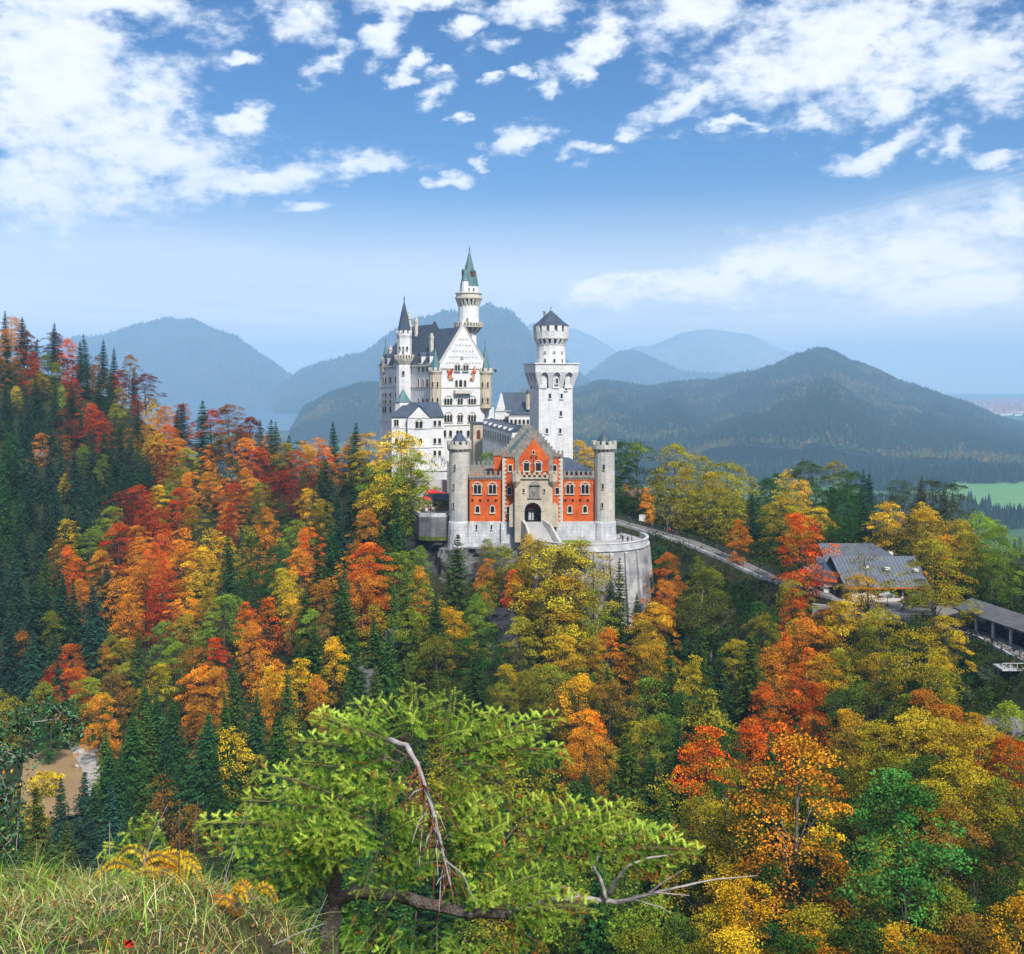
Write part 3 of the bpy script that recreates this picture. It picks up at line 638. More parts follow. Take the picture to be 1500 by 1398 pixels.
# ------------------------------------------------------------------ the square tower
def square_tower():
    s = 262 / FPX; b = Bld('square_tower', X(807, 262), 262, -34, R(14), 'tall square white castle tower with arched corbels and pointed slate cap', 'tower')
    zz = lambda py, Y=262.: Z(py, Y) + 34; h = 4.4; g = 5.62
    W = MB(); W.frus(4, 0, 0, h * 1.4142 * 1.03, h * 1.4142, -2, zz(569), math.pi/4); b.part(W, 'wall', S_white)
    C = MB(); zt, zb = zz(545.7), zz(570)
    for q in range(4):                                             # machicolation: piers flaring out under round arches
        M = FR(0, 0, q * math.pi / 2)
        C.M = M
        for k in range(4):
            u = -g + .0 + k * (2 * g - 1.5) / 3; u2 = u + 1.5; k0 = u * h / g; k1 = u2 * h / g
            C.add([(k0, -h + .05, zb), (k1, -h + .05, zb), (u2, -g, zt), (u, -g, zt), (k0, -h + .3, zb), (k1, -h + .3, zb), (u2, -h + .3, zt), (u, -h + .3, zt)],
                  [(0,1,2,3), (0,3,7,4), (1,5,6,2), (3,2,6,7), (0,4,5,1)])
        for k in range(3):
            u0 = -g + 1.5 + k * (2 * g - 1.5) / 3; u1 = u0 + (2 * g - 1.5) / 3 - 1.5; ww = u1 - u0; c = (u0 + u1) / 2; n = 8
            top = zz(541.5); pts = [(c + ww / 2 * math.cos(math.pi * i / n), zt - .9 + (ww / 2) * math.sin(math.pi * i / n)) for i in range(n + 1)]
            for i in range(n):
                (xa, za), (xb, zb_) = pts[i], pts[i + 1]
                C.add([(xa, -g, za), (xb, -g, zb_), (xb, -g, zt + 1.2), (xa, -g, zt + 1.2), (xa, -g + .6, za), (xb, -g + .6, zb_)], [(0,3,2,1), (0,1,5,4)])
            C.add([(u0, -h - .25, zb + .2), (u1, -h - .25, zb + .2), (u1, -g + .75, zt + 1.25), (u0, -g + .75, zt + 1.25)], [(0, 1, 2, 3)])
    C.M = None
    for q in range(4):
        C.M = FR(0, 0, q * math.pi / 2); zq = zt
        for k in range(4): u = -g + k * (2 * g - 1.5) / 3; C.box(u + .001, u + 1.499, -g + .002, -g + .5, zq, zq + 1.2)
    C.M = None; C.box(-g, g, -g, g, zt + 1.2, zz(534)); b.part(C, 'corbel_gallery', S_white)
    C = MB(); C.box(-g - .25, g + .25, -g - .25, g + .25, zz(534), zz(532.4)); b.part(C, 'cornice', S_white2)
    D = MB(); r = 3.72; D.lathe(16, 0, 0, [(r, zz(533)), (r, zz(506)), (r * 1.05, zz(505.5)), (r * 1.05, zz(504.5))]); dr = b.part(D, 'drum', S_white)
    D = MB(); corbel_ring(D, 0, 0, r, r * 1.2, zz(504), zz(496), 18); D.lathe(16, 0, 0, [(r * 1.2, zz(497)), (r * 1.24, zz(487))]); crenel_ring(D, 0, 0, r * 1.24, zz(487), zz(478.5), 14, .5, fill=.6)
    D.lathe(16, 0, 0, [(r * 1.0, zz(487)), (r * 1.0, zz(478))]); b.part(D, 'battlement', S_white, dr)
    D = MB(); D.lathe(10, 0, 0, [(r * 1.27, zz(478.4)), (r * 1.2, zz(476.5)), (r * .85, zz(471)), (r * .35, zz(461)), (.05, zz(454.5))], .3); b.part(D, 'roof', S_slate, dr); finial(b, 0, 0, zz(455), 1.4, .06, dr)
    D = MB(); D.box(-1.75, -1.3, .4, .85, zz(466), zz(457.5)); D.box(-1.85, -1.2, .3, .95, zz(457.5), zz(456)); b.part(D, 'chimney', S_grey, dr)
    for a in (-2.25, -1.62, -1.0): 
        window(b, ring_frame(0, 0, r, a), 0, zz(532.6), .55, 1.15, 1, True, S_white, .15, parent=dr); window(b, ring_frame(0, 0, r, a), 0, zz(517.6), .5, .35, 1, False, S_white, .1, parent=dr)
    F = FR(0, -h * 1.015)
    for px, py in ((805.5, 584), (822.5, 584), (821.5, 609.5), (801, 635), (820.5, 635), (829, 572), (815, 562)):
        u = b.u(px, 0, -h * 1.01); window(b, F if py > 566 else FR(0, -g + .72), u, b.z(py, u, 0, -h), .6, 1.25, 1, False, S_white2, .22)
    mb = MB(); mb.box(-h - .3, -h + .1, -h, -h + .2, 0, .1)
square_tower()

# ------------------------------------------------------------------ the palace with its two stair towers
def palace():
    b = Bld('palace', -21, 300, -26.2, R(35), 'white castle palace with steep slate roofs, painted gable front and two slender spired towers', 'palace')
    w, L = 15.5, 38.; ze = 31.4; za = 42.6; hw = w / 2
    W = MB(); W.box(0, w, .0, L, -3, ze); W.box(w, w + 4.2, 1.2, 10, -3, b.z(597, 17)); b.part(W, 'wall', S_white2)
    G = MB(); n = 1
    G.wallpoly([(-.35, ze - 1.2), (w + .35, ze - 1.2), (w + .35, ze + .2), (hw, za + .7), (-.35, ze + .2)], -.3, .35); G.box(hw - .3, hw + .3, -.25, .3, za + .3, za + 2.0); b.part(G, 'gable', S_white2)
    T = MB()
    for sg in (-1, 1):
        x0 = hw + sg * (hw + .45); T.add([(x0, -.5, ze - .1), (hw, -.5, za + .55), (hw, -.5, za + 1.0), (x0, -.5, ze + .4), (x0, .4, ze - .1), (hw, .4, za + .55), (hw, .4, za + 1.0), (x0, .4, ze + .4)],
              [(0,1,2,3), (7,6,5,4), (3,2,6,7), (0,4,5,1)])
    b.part(T, 'gable_coping', S_trim)
    # arcading of small blind arches up the gable
    A = MB()
    for row, zz in enumerate([ze + .2 + k * 1.75 for k in range(5)]):
        half = hw * (1 - (zz - ze + 1.3) / (za - ze)) - .3
        m = int(half / 1.15)
        for k in range(-m, m + 1):
            if abs(k) < (2 if row < 1 else 0): continue
            for t in (-.22, .22): A.box(hw + k * 1.15 + t - .09, hw + k * 1.15 + t + .09, -.34, -.26, zz, zz + .5)
    b.part(A, 'blind_arcade', S_grey)
    Rf = MB(); y1 = 16.
    def roofseg(y0, y1, z_e, z_r, ov=.4, hip=0):
        Rf.add([(-ov, y0, z_e), (hw, y0, z_r), (w + ov, y0, z_e), (-ov, y1, z_e), (hw, y1 - hip, z_r), (w + ov, y1, z_e)], [(0,3,4,1), (1,4,5,2), (0,1,2), (3,5,4), (0,2,5,3)])
    roofseg(.35, y1, ze, za); roofseg(y1 + .6, L, ze, za + 1.6, .4, 5.0)
    b.part(Rf, 'roof', S_slate)
    P = MB(); P.wallpoly([(-.6, ze), (w + .6, ze), (w + .6, ze + .6), (hw, za + 2.5), (-.6, ze + .6)], y1, y1 + .6); b.part(P, 'fire_wall', S_slate)
    C = MB()
    for zc in (b.z(568.5, 3), b.z(594.5, 3), b.z(624, 3)): C.box(-.15, w + .15, -.18, 0, zc, zc + .25); C.box(-.18, 0, -.15, L, zc, zc + .25)
    C.box(-.5, 0, .4, L + .3, ze - .5, ze + .05)
    b.part(C, 'stringcourse', S_trim)
    # front windows
    def front(px, py0, py1, ww, n, hood=False):
        u = b.u(px); z0 = b.z(py1, u); z1 = b.z(py0, u); window(b, FR(0, -.3 if z1 > ze - 1.2 else 0), u, z0, ww, z1 - z0, n, True, S_trim, .2, hood)
    for p in (669, 681.3): front(p, 535, 543.5, 1.9, 2, True)
    front(668.3, 557, 567, .8, 1); front(674.5, 556.5, 568, 1.1, 1); front(681, 557, 567, .8, 1)
    for p, ww, n in ((656.3, 2.9, 3), (673.8, 1.9, 2), (691.2, 2.9, 3)): front(p, 584, 593.5, ww, n, True); front(p, 608, 618.5, ww, n, True)
    for p in (651.2, 659.7, 670, 675, 685.7): front(p, 630.5, 640, .95, 1)
    front(675.6, 523, 525.5, .6, 1)
    # balcony
    K = MB(); u0, u1 = b.u(663.5), b.u(688); K.box(u0, u1, -1.3, 0, b.z(577, 6), b.z(576, 6)); K.box(u0, u1, -1.35, -1.2, b.z(576, 6), b.z(572, 6))
    K.box(u0, u0 + .15, -1.3, 0, b.z(576, 6), b.z(572, 6)); K.box(u1 - .15, u1, -1.3, 0, b.z(576, 6), b.z(572, 6))
    for k in range(6): uu = u0 + .3 + k * (u1 - u0 - .9) / 5; K.add([(uu, -1.1, b.z(577, 6)), (uu + .3, -1.1, b.z(577, 6)), (uu + .3, 0, b.z(580, 6)), (uu, 0, b.z(580, 6)), (uu + .3, 0, b.z(577, 6)), (uu, 0, b.z(577, 6))], [(0,3,2,1), (0,5,3), (1,2,4)])
    b.part(K, 'balcony', S_trim)
    # painted panels either side of the balcony door: irregular patches of warm colour
    random.seed(4)
    for pc, wd in ((659, 2.6), (691.5, 2.4)):
        uc = b.u(pc); zc = b.z(549, uc); mb = MB()
        for k in range(9):
            a = random.uniform(0, 6.28); dx, dz = random.uniform(-.35, .35) * wd, random.uniform(-.5, .5) * 3.4
            rr = random.uniform(.35, .75); pts = [(uc + dx + rr * random.uniform(.6, 1.2) * math.cos(t), -.335 - .004 * k, zc + dz + rr * 1.3 * random.uniform(.6, 1.2) * math.sin(t)) for t in [6.283 * i / 9 for i in range(9)]]
            mb.add(pts, [tuple(range(9))], k % 3)
        b.part(mb, 'mural', [S_fresco, mat('painted_red', (.46, .05, .03), .2, 2), mat('painted_ochre', (.50, .34, .16), .2, 2)])
    # long left side: windows and dormers
    def side(px, py, hh, ww, n=1):
        v = b.u(px, 0, 0, math.pi / 2); window(b, Matrix.Translation((0, v, 0)) @ Matrix.Rotation(-math.pi / 2, 4, 'Z'), 0, b.z(py, v, 0, 0, math.pi / 2), ww, hh, n, True, S_trim, .18)
    for px in (561.5, 565, 572, 580.5): side(px, 561, 1.9, 1.0); side(px, 581.5, 1.2, .9); side(px, 592.5, 1.4, .9); side(px, 604, 1.8, 1.0)
    for px in (613.5, 620, 626): side(px, 566, 2.2, .9); side(px, 545, 1.4, .8); side(px, 592, 1.6, .8)
    def dormer(v, zb, wd=2.2, hh=2.4, m=S_white2):
        mb = MB(FR(0, v)); mb.box(-.35, 3.2, -wd/2, wd/2, zb, zb + hh, 0); mb.add([(-.5, -wd/2-.1, zb+hh), (-.5, wd/2+.1, zb+hh), (-.5, 0, zb+hh+1.3), (4.2, 0, zb+hh+1.3), (4.2, -wd/2-.1, zb+hh), (4.2, wd/2+.1, zb+hh)], [(0,2,1), (0,4,3,2), (1,2,3,5)], 1)
        for k in (-1, 0, 1): mb.box(-.40, -.34, k*.62-.2, k*.62+.2, zb+.4, zb+hh-.4, 2)
        b.part(mb, 'dormer', [m, S_slate, S_glass_dark])
    dormer(6.5, ze + .2); dormer(11.5, ze + .2); dormer(27, ze + .2); dormer(33, ze + .2)
    # chimneys
    for x_, y_, z0, z1 in ((2.6, 9.5, ze + 2, ze + 9.0), (5.5, 24, za - 2, za + 3.4), (13, 20, ze + 3, ze + 8), (2.2, 35, ze, ze + 6.0)):
        mb = MB(); mb.box(x_-.45, x_+.45, y_-.45, y_+.45, z0, z1); mb.box(x_-.6, x_+.6, y_-.6, y_+.6, z1-.9, z1-.5); mb.box(x_-.3, x_+.3, y_-.3, y_+.3, z1, z1+.6); b.part(mb, 'chimney', S_trim)
    # corner turrets
    def turret(cx, cy, r, zb, zp, zt, zap, corb=None, m=S_cream, rm=S_green, winz=()):
        mb = MB(); prof = ([(.2, corb), (r * .55, corb + (zb - corb) * .45), (r, zb)] if corb is not None else [(r, zb)]) + [(r, zp - .8), (r * 1.18, zp)]
        mb.lathe(10, cx, cy, prof); t = b.part(mb, 'turret', m)
        q = MB(); q.lathe(10, cx, cy, [(r * 1.18, zp), (r * 1.18, zp + .35)]); crenel_ring(q, cx, cy, r * 1.18, zp + .35, zt, 9, .3); b.part(q, 'battlement', S_trim, t)
        q = MB(); q.lathe(8, cx, cy, [(r * .86, zt - .7), (r * .6, zt + (zap - zt) * .25), (r * .25, zt + (zap - zt) * .65), (.04, zap)]); b.part(q, 'roof', rm, t); finial(b, cx, cy, zap - .1, 1.3, .06, t)
        for wz in winz:
            for a in (-2.55, -1.75): window(b, ring_frame(cx, cy, r - .03, a), 0, wz, .5, 1.5, 1, True, m, .15, parent=t)
    uL = b.u(638.5); turret(uL, .3, 1.75, 10, b.z(545), b.z(538.5), b.z(510), None, S_cream, S_green, (b.z(567), b.z(590)))
    uR = b.u(711.5); turret(uR - .1, 0.2, 2.0, b.z(598, 16), b.z(546, 16), b.z(539.5, 16), b.z(505, 16), b.z(606, 16), S_cream, S_green, (b.z(567, 16), b.z(590, 16)))
    vL = b.u(561, 0, 0, math.pi/2); turret(.6, vL - .6, 1.25, b.z(545, 31), b.z(527, 31), b.z(522, 31), b.z(500, 31), b.z(552, 31), S_cream, S_green)
    # the slender stair tower on the left side
    cx, cy = -1.3, b.u(597.5, 0, 0, math.pi/2); Yt = b.oy + cy * b.c; q = lambda py: Z(py, Yt) + 26.2; s = Yt / FPX
    mb = MB(); mb.frus(8, cx, cy, 12.0*s, 11.6*s, -3, q(532), math.pi/8); tw = b.part(mb, 'tower', S_white2)
    mb = MB(); mb.lathe(8, cx, cy, [(11.6*s, q(535)), (14.8*s, q(528.5)), (14.8*s, q(527))], math.pi/8); crenel_ring(mb, cx, cy, 14.9*s, q(527), q(520), 22, .18, fill=.5); mb.lathe(8, cx, cy, [(14.6*s, q(522)), (15.1*s, q(520.6)), (15.1*s, q(519.7))], math.pi/8); b.part(mb, 'balcony', S_trim, tw)
    mb = MB(); mb.lathe(8, cx, cy, [(10.4*s, q(528)), (10.4*s, q(496)), (11.6*s, q(492)), (11.6*s, q(489))], math.pi/8); crenel_ring(mb, cx, cy, 11.6*s, q(489), q(485), 10, .3); b.part(mb, 'upper_storey', S_white2, tw)
    mb = MB(); mb.lathe(8, cx, cy, [(10.0*s, q(488)), (7.4*s, q(473)), (4.4*s, q(458)), (.8*s, q(443))], math.pi/8); b.part(mb, 'roof', S_slate, tw); finial(b, cx, cy, q(444), 2.6, .14, tw)
    for py in (547, 518, 576):
        window(b, ring_frame(cx, cy, 11.0*s if py != 518 else 9.7*s, -1.57-.62), 0, q(py + 3), .7, 1.3, 1 if py != 518 else 1, True, S_trim, .15, parent=tw)
    for k in (-1, 0, 1): window(b, ring_frame(cx, cy, 9.7*s, -1.57-.62), k * 1.15, q(513), .55, 1.0, 1, True, S_trim, .12, parent=tw)
    mb = MB(); x_, y_ = cx + 2.9, cy + 2.2; mb.box(x_-.62, x_+.62, y_-.62, y_+.62, ze - 4, q(479)); mb.box(x_-.85, x_+.85, y_-.85, y_+.85, q(479), q(476)); mb.box(x_-.5, x_+.5, y_-.5, y_+.5, q(476), q(467)); mb.box(x_-.7, x_+.7, y_-.7, y_+.7, q(467), q(465.5))
    mb.lathe(6, x_, y_, [(.3, q(465.5)), (.5, q(462)), (.25, q(459)), (.4, q(457)), (.05, q(453.6))]); b.part(mb, 'pinnacle', S_trim)
    # the tall main tower behind the gable
    tx, ty = X(686.5, 320), 320.0; dx, dy = tx - b.ox, ty - b.oy; cx, cy = dx * b.c + dy * b.s, -dx * b.s + dy * b.c
    q = lambda py: Z(py, 320) + 26.2; s = 320 / FPX; ph = math.pi / 8 - R(35)
    mb = MB(); mb.frus(8, cx, cy, 13.2*s, 12.2*s, 0, q(480.5), ph); mt = b.part(mb, 'tower', S_white2)
    mb = MB(); corbel_ring(mb, cx, cy, 12.2*s, 19*s, q(489), q(481), 14); mb.lathe(12, cx, cy, [(19*s, q(481)), (21.5*s, q(480)), (21.5*s, q(478.5))]); crenel_ring(mb, cx, cy, 21.5*s, q(478.5), q(474), 30, .14, fill=.5); mb.lathe(12, cx, cy, [(20.6*s, q(474.2)), (21.8*s, q(474)), (21.8*s, q(473))]); b.part(mb, 'balcony', S_trim, mt)
    mb = MB(); mb.lathe(14, cx, cy, [(15.2*s, q(481)), (15.2*s, q(448))]); b.part(mb, 'shaft', S_white2, mt)
    mb = MB(); corbel_ring(mb, cx, cy, 15.2*s, 19*s, q(449), q(439.5), 18); mb.lathe(14, cx, cy, [(19*s, q(439.5)), (20*s, q(438)), (20*s, q(436))]); mb.lathe(14, cx, cy, [(18.6*s, q(436)), (18.6*s, q(432)), (20*s, q(431)), (20*s, q(429.6))]); b.part(mb, 'upper_gallery', S_trim, mt)
    mb = MB(); mb.lathe(12, cx + .3, cy, [(14.2*s, q(432)), (14.2*s, q(420.5))]); b.part(mb, 'lantern', S_white2, mt)
    mb = MB(); mb.lathe(8, cx + .3, cy, [(14.6*s, q(420.6)), (13.0*s, q(412)), (10.4*s, q(397)), (7.6*s, q(396)), (5.2*s, q(385)), (1.0*s, q(369.5))], ph); b.part(mb, 'roof', S_green, mt); finial(b, cx + .3, cy, q(370), 2.2, .13, mt)
    for a in (-2.55, -1.3):
        M = ring_frame(cx + .3, cy, 11.0*s, a - .4); mb = MB(M); mb.box(-.55, .55, -.5, 1.2, q(405), q(399), 0); mb.add([(-.7,-.6,q(399)), (.7,-.6,q(399)), (0,-.6,q(395)), (0,1.6,q(395)), (-.7,1.2,q(399)), (.7,1.2,q(399))], [(0,1,2), (0,2,3,4), (1,5,3,2)], 1); b.part(mb, 'dormer', [S_wood, S_green], mt)
    tcx, tcy = cx - 13.6 * s * .82 + 0, cy - 13.6 * s * .57; r = 5.0 * s
    mb = MB(); mb.lathe(8, tcx, tcy, [(r, q(432)), (r, q(412))]); st = b.part(mb, 'turret', S_white2, mt); 
    mb = MB(); mb.lathe(8, tcx, tcy, [(r * 1.2, q(412.5)), (r * .75, q(406)), (.05, q(393.5))]); b.part(mb, 'turret_roof', S_green, mt); finial(b, tcx, tcy, q(394), 1.0, .06, mt)
    for a in (-2.75, -2.2, -1.7): window(b, ring_frame(cx + .3, cy, 14.0*s, a), 0, q(427.5), .5, .8, 1, False, S_white2, .1, parent=mt)
    for a in (-2.5, -1.9): window(b, ring_frame(cx, cy, 12.0*s, a), 0, q(500), .7, 2.0, 1, True, S_trim, .15, parent=mt)
    window(b, ring_frame(cx, cy, 15.0*s, -2.25), 0, q(473), .6, 1.3, 1, True, S_trim, .12, parent=mt)
    # flagpole-like bracket on the right corner, low entrance wing with the brown door
    mb = MB(); mb.tube([(w + .5, 2, b.z(536, 16)), (w + 4.8, 1.0, b.z(543, 16))], .16, 5); mb.lathe(5, w + 4.8, 1.0, [(.05, b.z(546, 16)), (.4, b.z(543, 16)), (.05, b.z(540, 16))]); b.part(mb, 'gargoyle', S_iron)
palace()
def entrance():
    Y = 291.; b = Bld('entrance_porch', X(700.5, Y), Y, -26.2, R(10), 'small cream stone porch with brown door at head of the castle stair', 'porch')
    q = lambda py: Z(py, Y) + 26.2; h = 9.5 * Y / FPX
    mb = MB(); mb.box(-h*.75, h, 0, 7, -.2, q(621)); b.part(mb, 'wall', S_cream)
    mb = MB(); mb.box(-h*.85, h + .2, -.3, 7.3, q(621), q(619.4)); b.part(mb, 'roof', S_slate)
    mb = MB(); pl = arch(-.25*h, .35*h, q(643), q(630)); mb.wallpoly(pl, -.1, .05); b.part(mb, 'door', S_wood)
entrance()

# ------------------------------------------------------------------ the bower to the left of the palace
def bower():
    Y = 284.; s = Y / FPX; b = Bld('bower', X(612, Y), Y, -30.2, R(6), 'low white castle wing with slate hip roof, small front gable and pyramid topped turret', 'castle wing')
    q = lambda py: Z(py, Y) + 30.2; g = lambda px: (px - 612) * s
    W = MB(); W.box(g(574), g(650), 0, 11, -4, q(611)); W.box(g(597), g(630.5), -1.6, 1, -4, q(611.5)); W.wallpoly([(g(597), q(611.5)), (g(630.5), q(611.5)), (g(613.8), q(595))], -1.6, -.9)
    b.part(W, 'wall', S_white2)
    Rf = MB(); Rf.add([(g(571.5), -.4, q(611)), (g(651), -.4, q(611)), (g(651), 11.4, q(611)), (g(571.5), 11.4, q(611)), (g(594), 5.5, q(590)), (g(643), 5.5, q(590))], [(0,1,5,4), (1,2,5), (2,3,4,5), (3,0,4), (0,3,2,1)])
    b.part(Rf, 'roof', S_slate)
    Rf = MB(); Rf.add([(g(596), -2.0, q(612.2)), (g(613.8), -2.0, q(593.6)), (g(631.6), -2.0, q(612.2)), (g(596), 3, q(612.2)), (g(613.8), 6, q(593.6)), (g(631.6), 3, q(612.2))], [(0,1,4,3), (1,2,5,4)]); b.part(Rf, 'gable_roof', S_green)
    T = MB(); T.lathe(8, g(590.5), 6.5, [(12.5*s, 0), (12.5*s, q(589))], math.pi/8); t = b.part(T, 'turret', S_white2)
    T = MB(); T.lathe(8, g(590.5), 6.5, [(13.8*s, q(589.4)), (9.2*s, q(584)), (3.8*s, q(576)), (.05, q(570))], math.pi/8); b.part(T, 'turret_roof', S_green, t); finial(b, g(590.5), 6.5, q(570.5), .8, .05, t)
    C = MB()
    for py in (627, 655, 611.5): C.box(g(573.5), g(650.5), -.12, 0, q(py + 1), q(py)); C.box(g(596.5), g(631), -1.75, -1.6, q(py + 1), q(py))
    b.part(C, 'stringcourse', S_trim)
    window(b, FR(0, 0), g(580.8), q(624), 1.35, 1.7, 2, False, S_trim, .2); window(b, FR(0, -1.6), g(613.6), q(627), 2.1, 1.9, 2, True, S_trim, .2, True)
    window(b, FR(0, -1.6), g(616), q(650), .8, 1.5, 1, True); window(b, FR(0, -1.6), g(605), q(650), .8, 1.5, 1, True); window(b, FR(0, 0), g(581), q(650), .8, 1.5, 1, True)
    for px in (637, 644): window(b, FR(0, 0), g(px), q(624), .7, 1.4, 1, False); window(b, FR(0, 0), g(px), q(650), .7, 1.4, 1, False); window(b, FR(0, 0), g(px), q(668), .7, 1.4, 1, False)
    window(b, FR(0, -1.6), g(614), q(670), .8, 1.4, 1, False)
bower()

# ------------------------------------------------------------------ knights' house and the arcaded gallery wing
def knights():
    Y = 290.; s = Y / FPX; b = Bld('knights_house', X(750, Y), Y, -33, R(-4), 'white castle side building with steep slate roof left of the square tower', 'castle wing')
    q = lambda py: Z(py, Y) + 33; g = lambda px: (px - 750) * s
    W = MB(); W.box(g(724.5), g(782), 0, 10, 0, q(606)); W.wallpoly([(g(725), q(606)), (g(742), q(606)), (g(740.5), q(600)), (g(733.5), q(576))], 0, 9); b.part(W, 'wall', S_white2)
    Rf = MB(); Rf.add([(g(739.5), -.3, q(601)), (g(733), 4.5, q(575)), (g(771), 4.5, q(575.5)), (g(782), -.3, q(601)), (g(782), 9.5, q(601)), (g(729), 9.5, q(601))], [(0,3,2,1), (1,2,4,5), (2,3,4)]); 
    Rf.add([(g(746), -2.2, q(607.5)), (g(782), -2.2, q(607.5)), (g(782), 2.6, q(590)), (g(757), 2.6, q(590))], [(0,1,2,3)]); b.part(Rf, 'roof', S_slate)
    C = MB(); C.box(g(741), g(782), -2.0, 0, q(610), q(607.6)); C.box(g(724), g(745), -.2, 0, q(603), q(601.5)); b.part(C, 'stringcourse', S_trim)
    C = MB(); C.box(g(746), g(782), -1.9, 0, 0, q(610)); b.part(C, 'bay', S_white2)
    T = MB(); T.lathe(8, g(773.5), -1, [(3.2*s, q(600)), (3.2*s, q(577))]); t = b.part(T, 'turret', S_cream); T = MB(); T.lathe(8, g(773.5), -1, [(3.8*s, q(577)), (2.4*s, q(573)), (.05, q(569))]); b.part(T, 'turret_roof', S_slate, t)
    for px in (728.5, 733.5, 738, 742.8): window(b, FR(0, 0), g(px), q(621), .62, 1.3, 1, True, S_trim, .16)
    for px in (750, 756, 762, 768, 774): window(b, FR(0, -1.9), g(px), q(621), .62, 1.3, 1, True, S_trim, .16)
    C = MB(); C.box(g(762), g(764), 4, 4.5, q(577), q(569)); C.box(g(765.5), g(767), 4, 4.5, q(577), q(568)); b.part(C, 'chimney', S_grey)
    # gallery wing running forward and right
    x0, y0 = X(707, 286), 286.; x1, y1 = X(750, 262), 262.; L = math.hypot(x1 - x0, y1 - y0); rz = math.atan2(y1 - y0, x1 - x0)
    b = Bld('gallery_wing', x0, y0, -33, rz, 'long low white arcaded gallery with narrow slate roof beside the castle stair', 'castle wing')
    zt = Z(621, 286) + 33; zt2 = Z(633, 262) + 33; 
    W = MB(); W.wallpoly([(0, -1), (L, -1), (L, zt2), (0, zt)], 0, 5); b.part(W, 'wall', S_white2)
    Rf = MB(); Rf.add([(-.2, -.35, zt), (L + .2, -.35, zt2), (L + .2, 2.4, zt2 + 1.6), (-.2, 2.4, zt + 1.6), (-.2, 5.3, zt), (L + .2, 5.3, zt2)], [(0,1,2,3), (3,2,5,4), (0,3,4), (1,5,2)]); b.part(Rf, 'roof', S_slate)
    n = 12
    for k in range(n):
        u = L * (k + .6) / n; zz = zt + (zt2 - zt) * u / L
        window(b, FR(0, 0), u, zz - 3.4, .95, 2.1, 2, True, S_trim, .14)
    C = MB(); C.add([(0, -.12, zt - .5), (L, -.12, zt2 - .5), (L, -.12, zt2 - .25), (0, -.12, zt - .25)], [(0,1,2,3)]); C.add([(0, -.14, zt - 4.1), (L, -.14, zt2 - 4.1), (L, -.14, zt2 - 3.8), (0, -.14, zt - 3.8)], [(0,1,2,3)]); b.part(C, 'stringcourse', S_trim)
    for k in range(6):
        u = L * (k + .5) / 6; zz = zt + (zt2 - zt) * u / L; mb = MB(FR(u, -.3)); mb.box(-.35, .35, 0, 1.3, zz + .1, zz + .95, 0); mb.add([(-.45, -.1, zz + .95), (.45, -.1, zz + .95), (0, -.1, zz + 1.5), (0, 2.0, zz + 1.5), (-.45, 1.3, zz + .95), (.45, 1.3, zz + .95)], [(0,1,2), (0,2,3,4), (1,5,3,2)], 1); b.part(mb, 'dormer', [S_white2, S_slate])
knights()

# ------------------------------------------------------------------ stairs, court walls, terraces
def stairs():
    b = Bld('stone_staircase', X(706, 284), 284, -27.2, R(-28), 'long beige stone staircase climbing from lower court to palace door', 'staircase')
    mb = MB(); n = 26; W2 = 2.4; run = 15.0; drop = 6.0
    for k in range(n): mb.box(-W2, W2, -run * (k + 1) / n, -run * k / n + .02, -8, -drop * k / n)
    b.part(mb, 'steps', S_cream)
    mb = MB()
    for x0, x1 in ((-W2 - .5, -W2), (W2, W2 + .5)):
        mb.add([(x0, 0, 1.0), (x1, 0, 1.0), (x1, -run, 1.0 - drop), (x0, -run, 1.0 - drop), (x0, 0, -8), (x1, 0, -8), (x1, -run, -9), (x0, -run, -9)], [(0,1,2,3), (3,2,6,7), (0,3,7,4), (1,5,6,2), (0,4,5,1)])
    b.part(mb, 'side_wall', S_white)
    mb = MB(); mb.box(-W2 - 9, -W2 - .5, -9.5, -8.8, -9, -1.6); mb.box(-W2 - 9, -W2 - .5, -15, -14.4, -9, -5.0)
    tag(mb.build('court_wall', S_white), 'plain grey court wall left of the stone staircase', 'wall').matrix_world = b.e.matrix_basis
stairs()
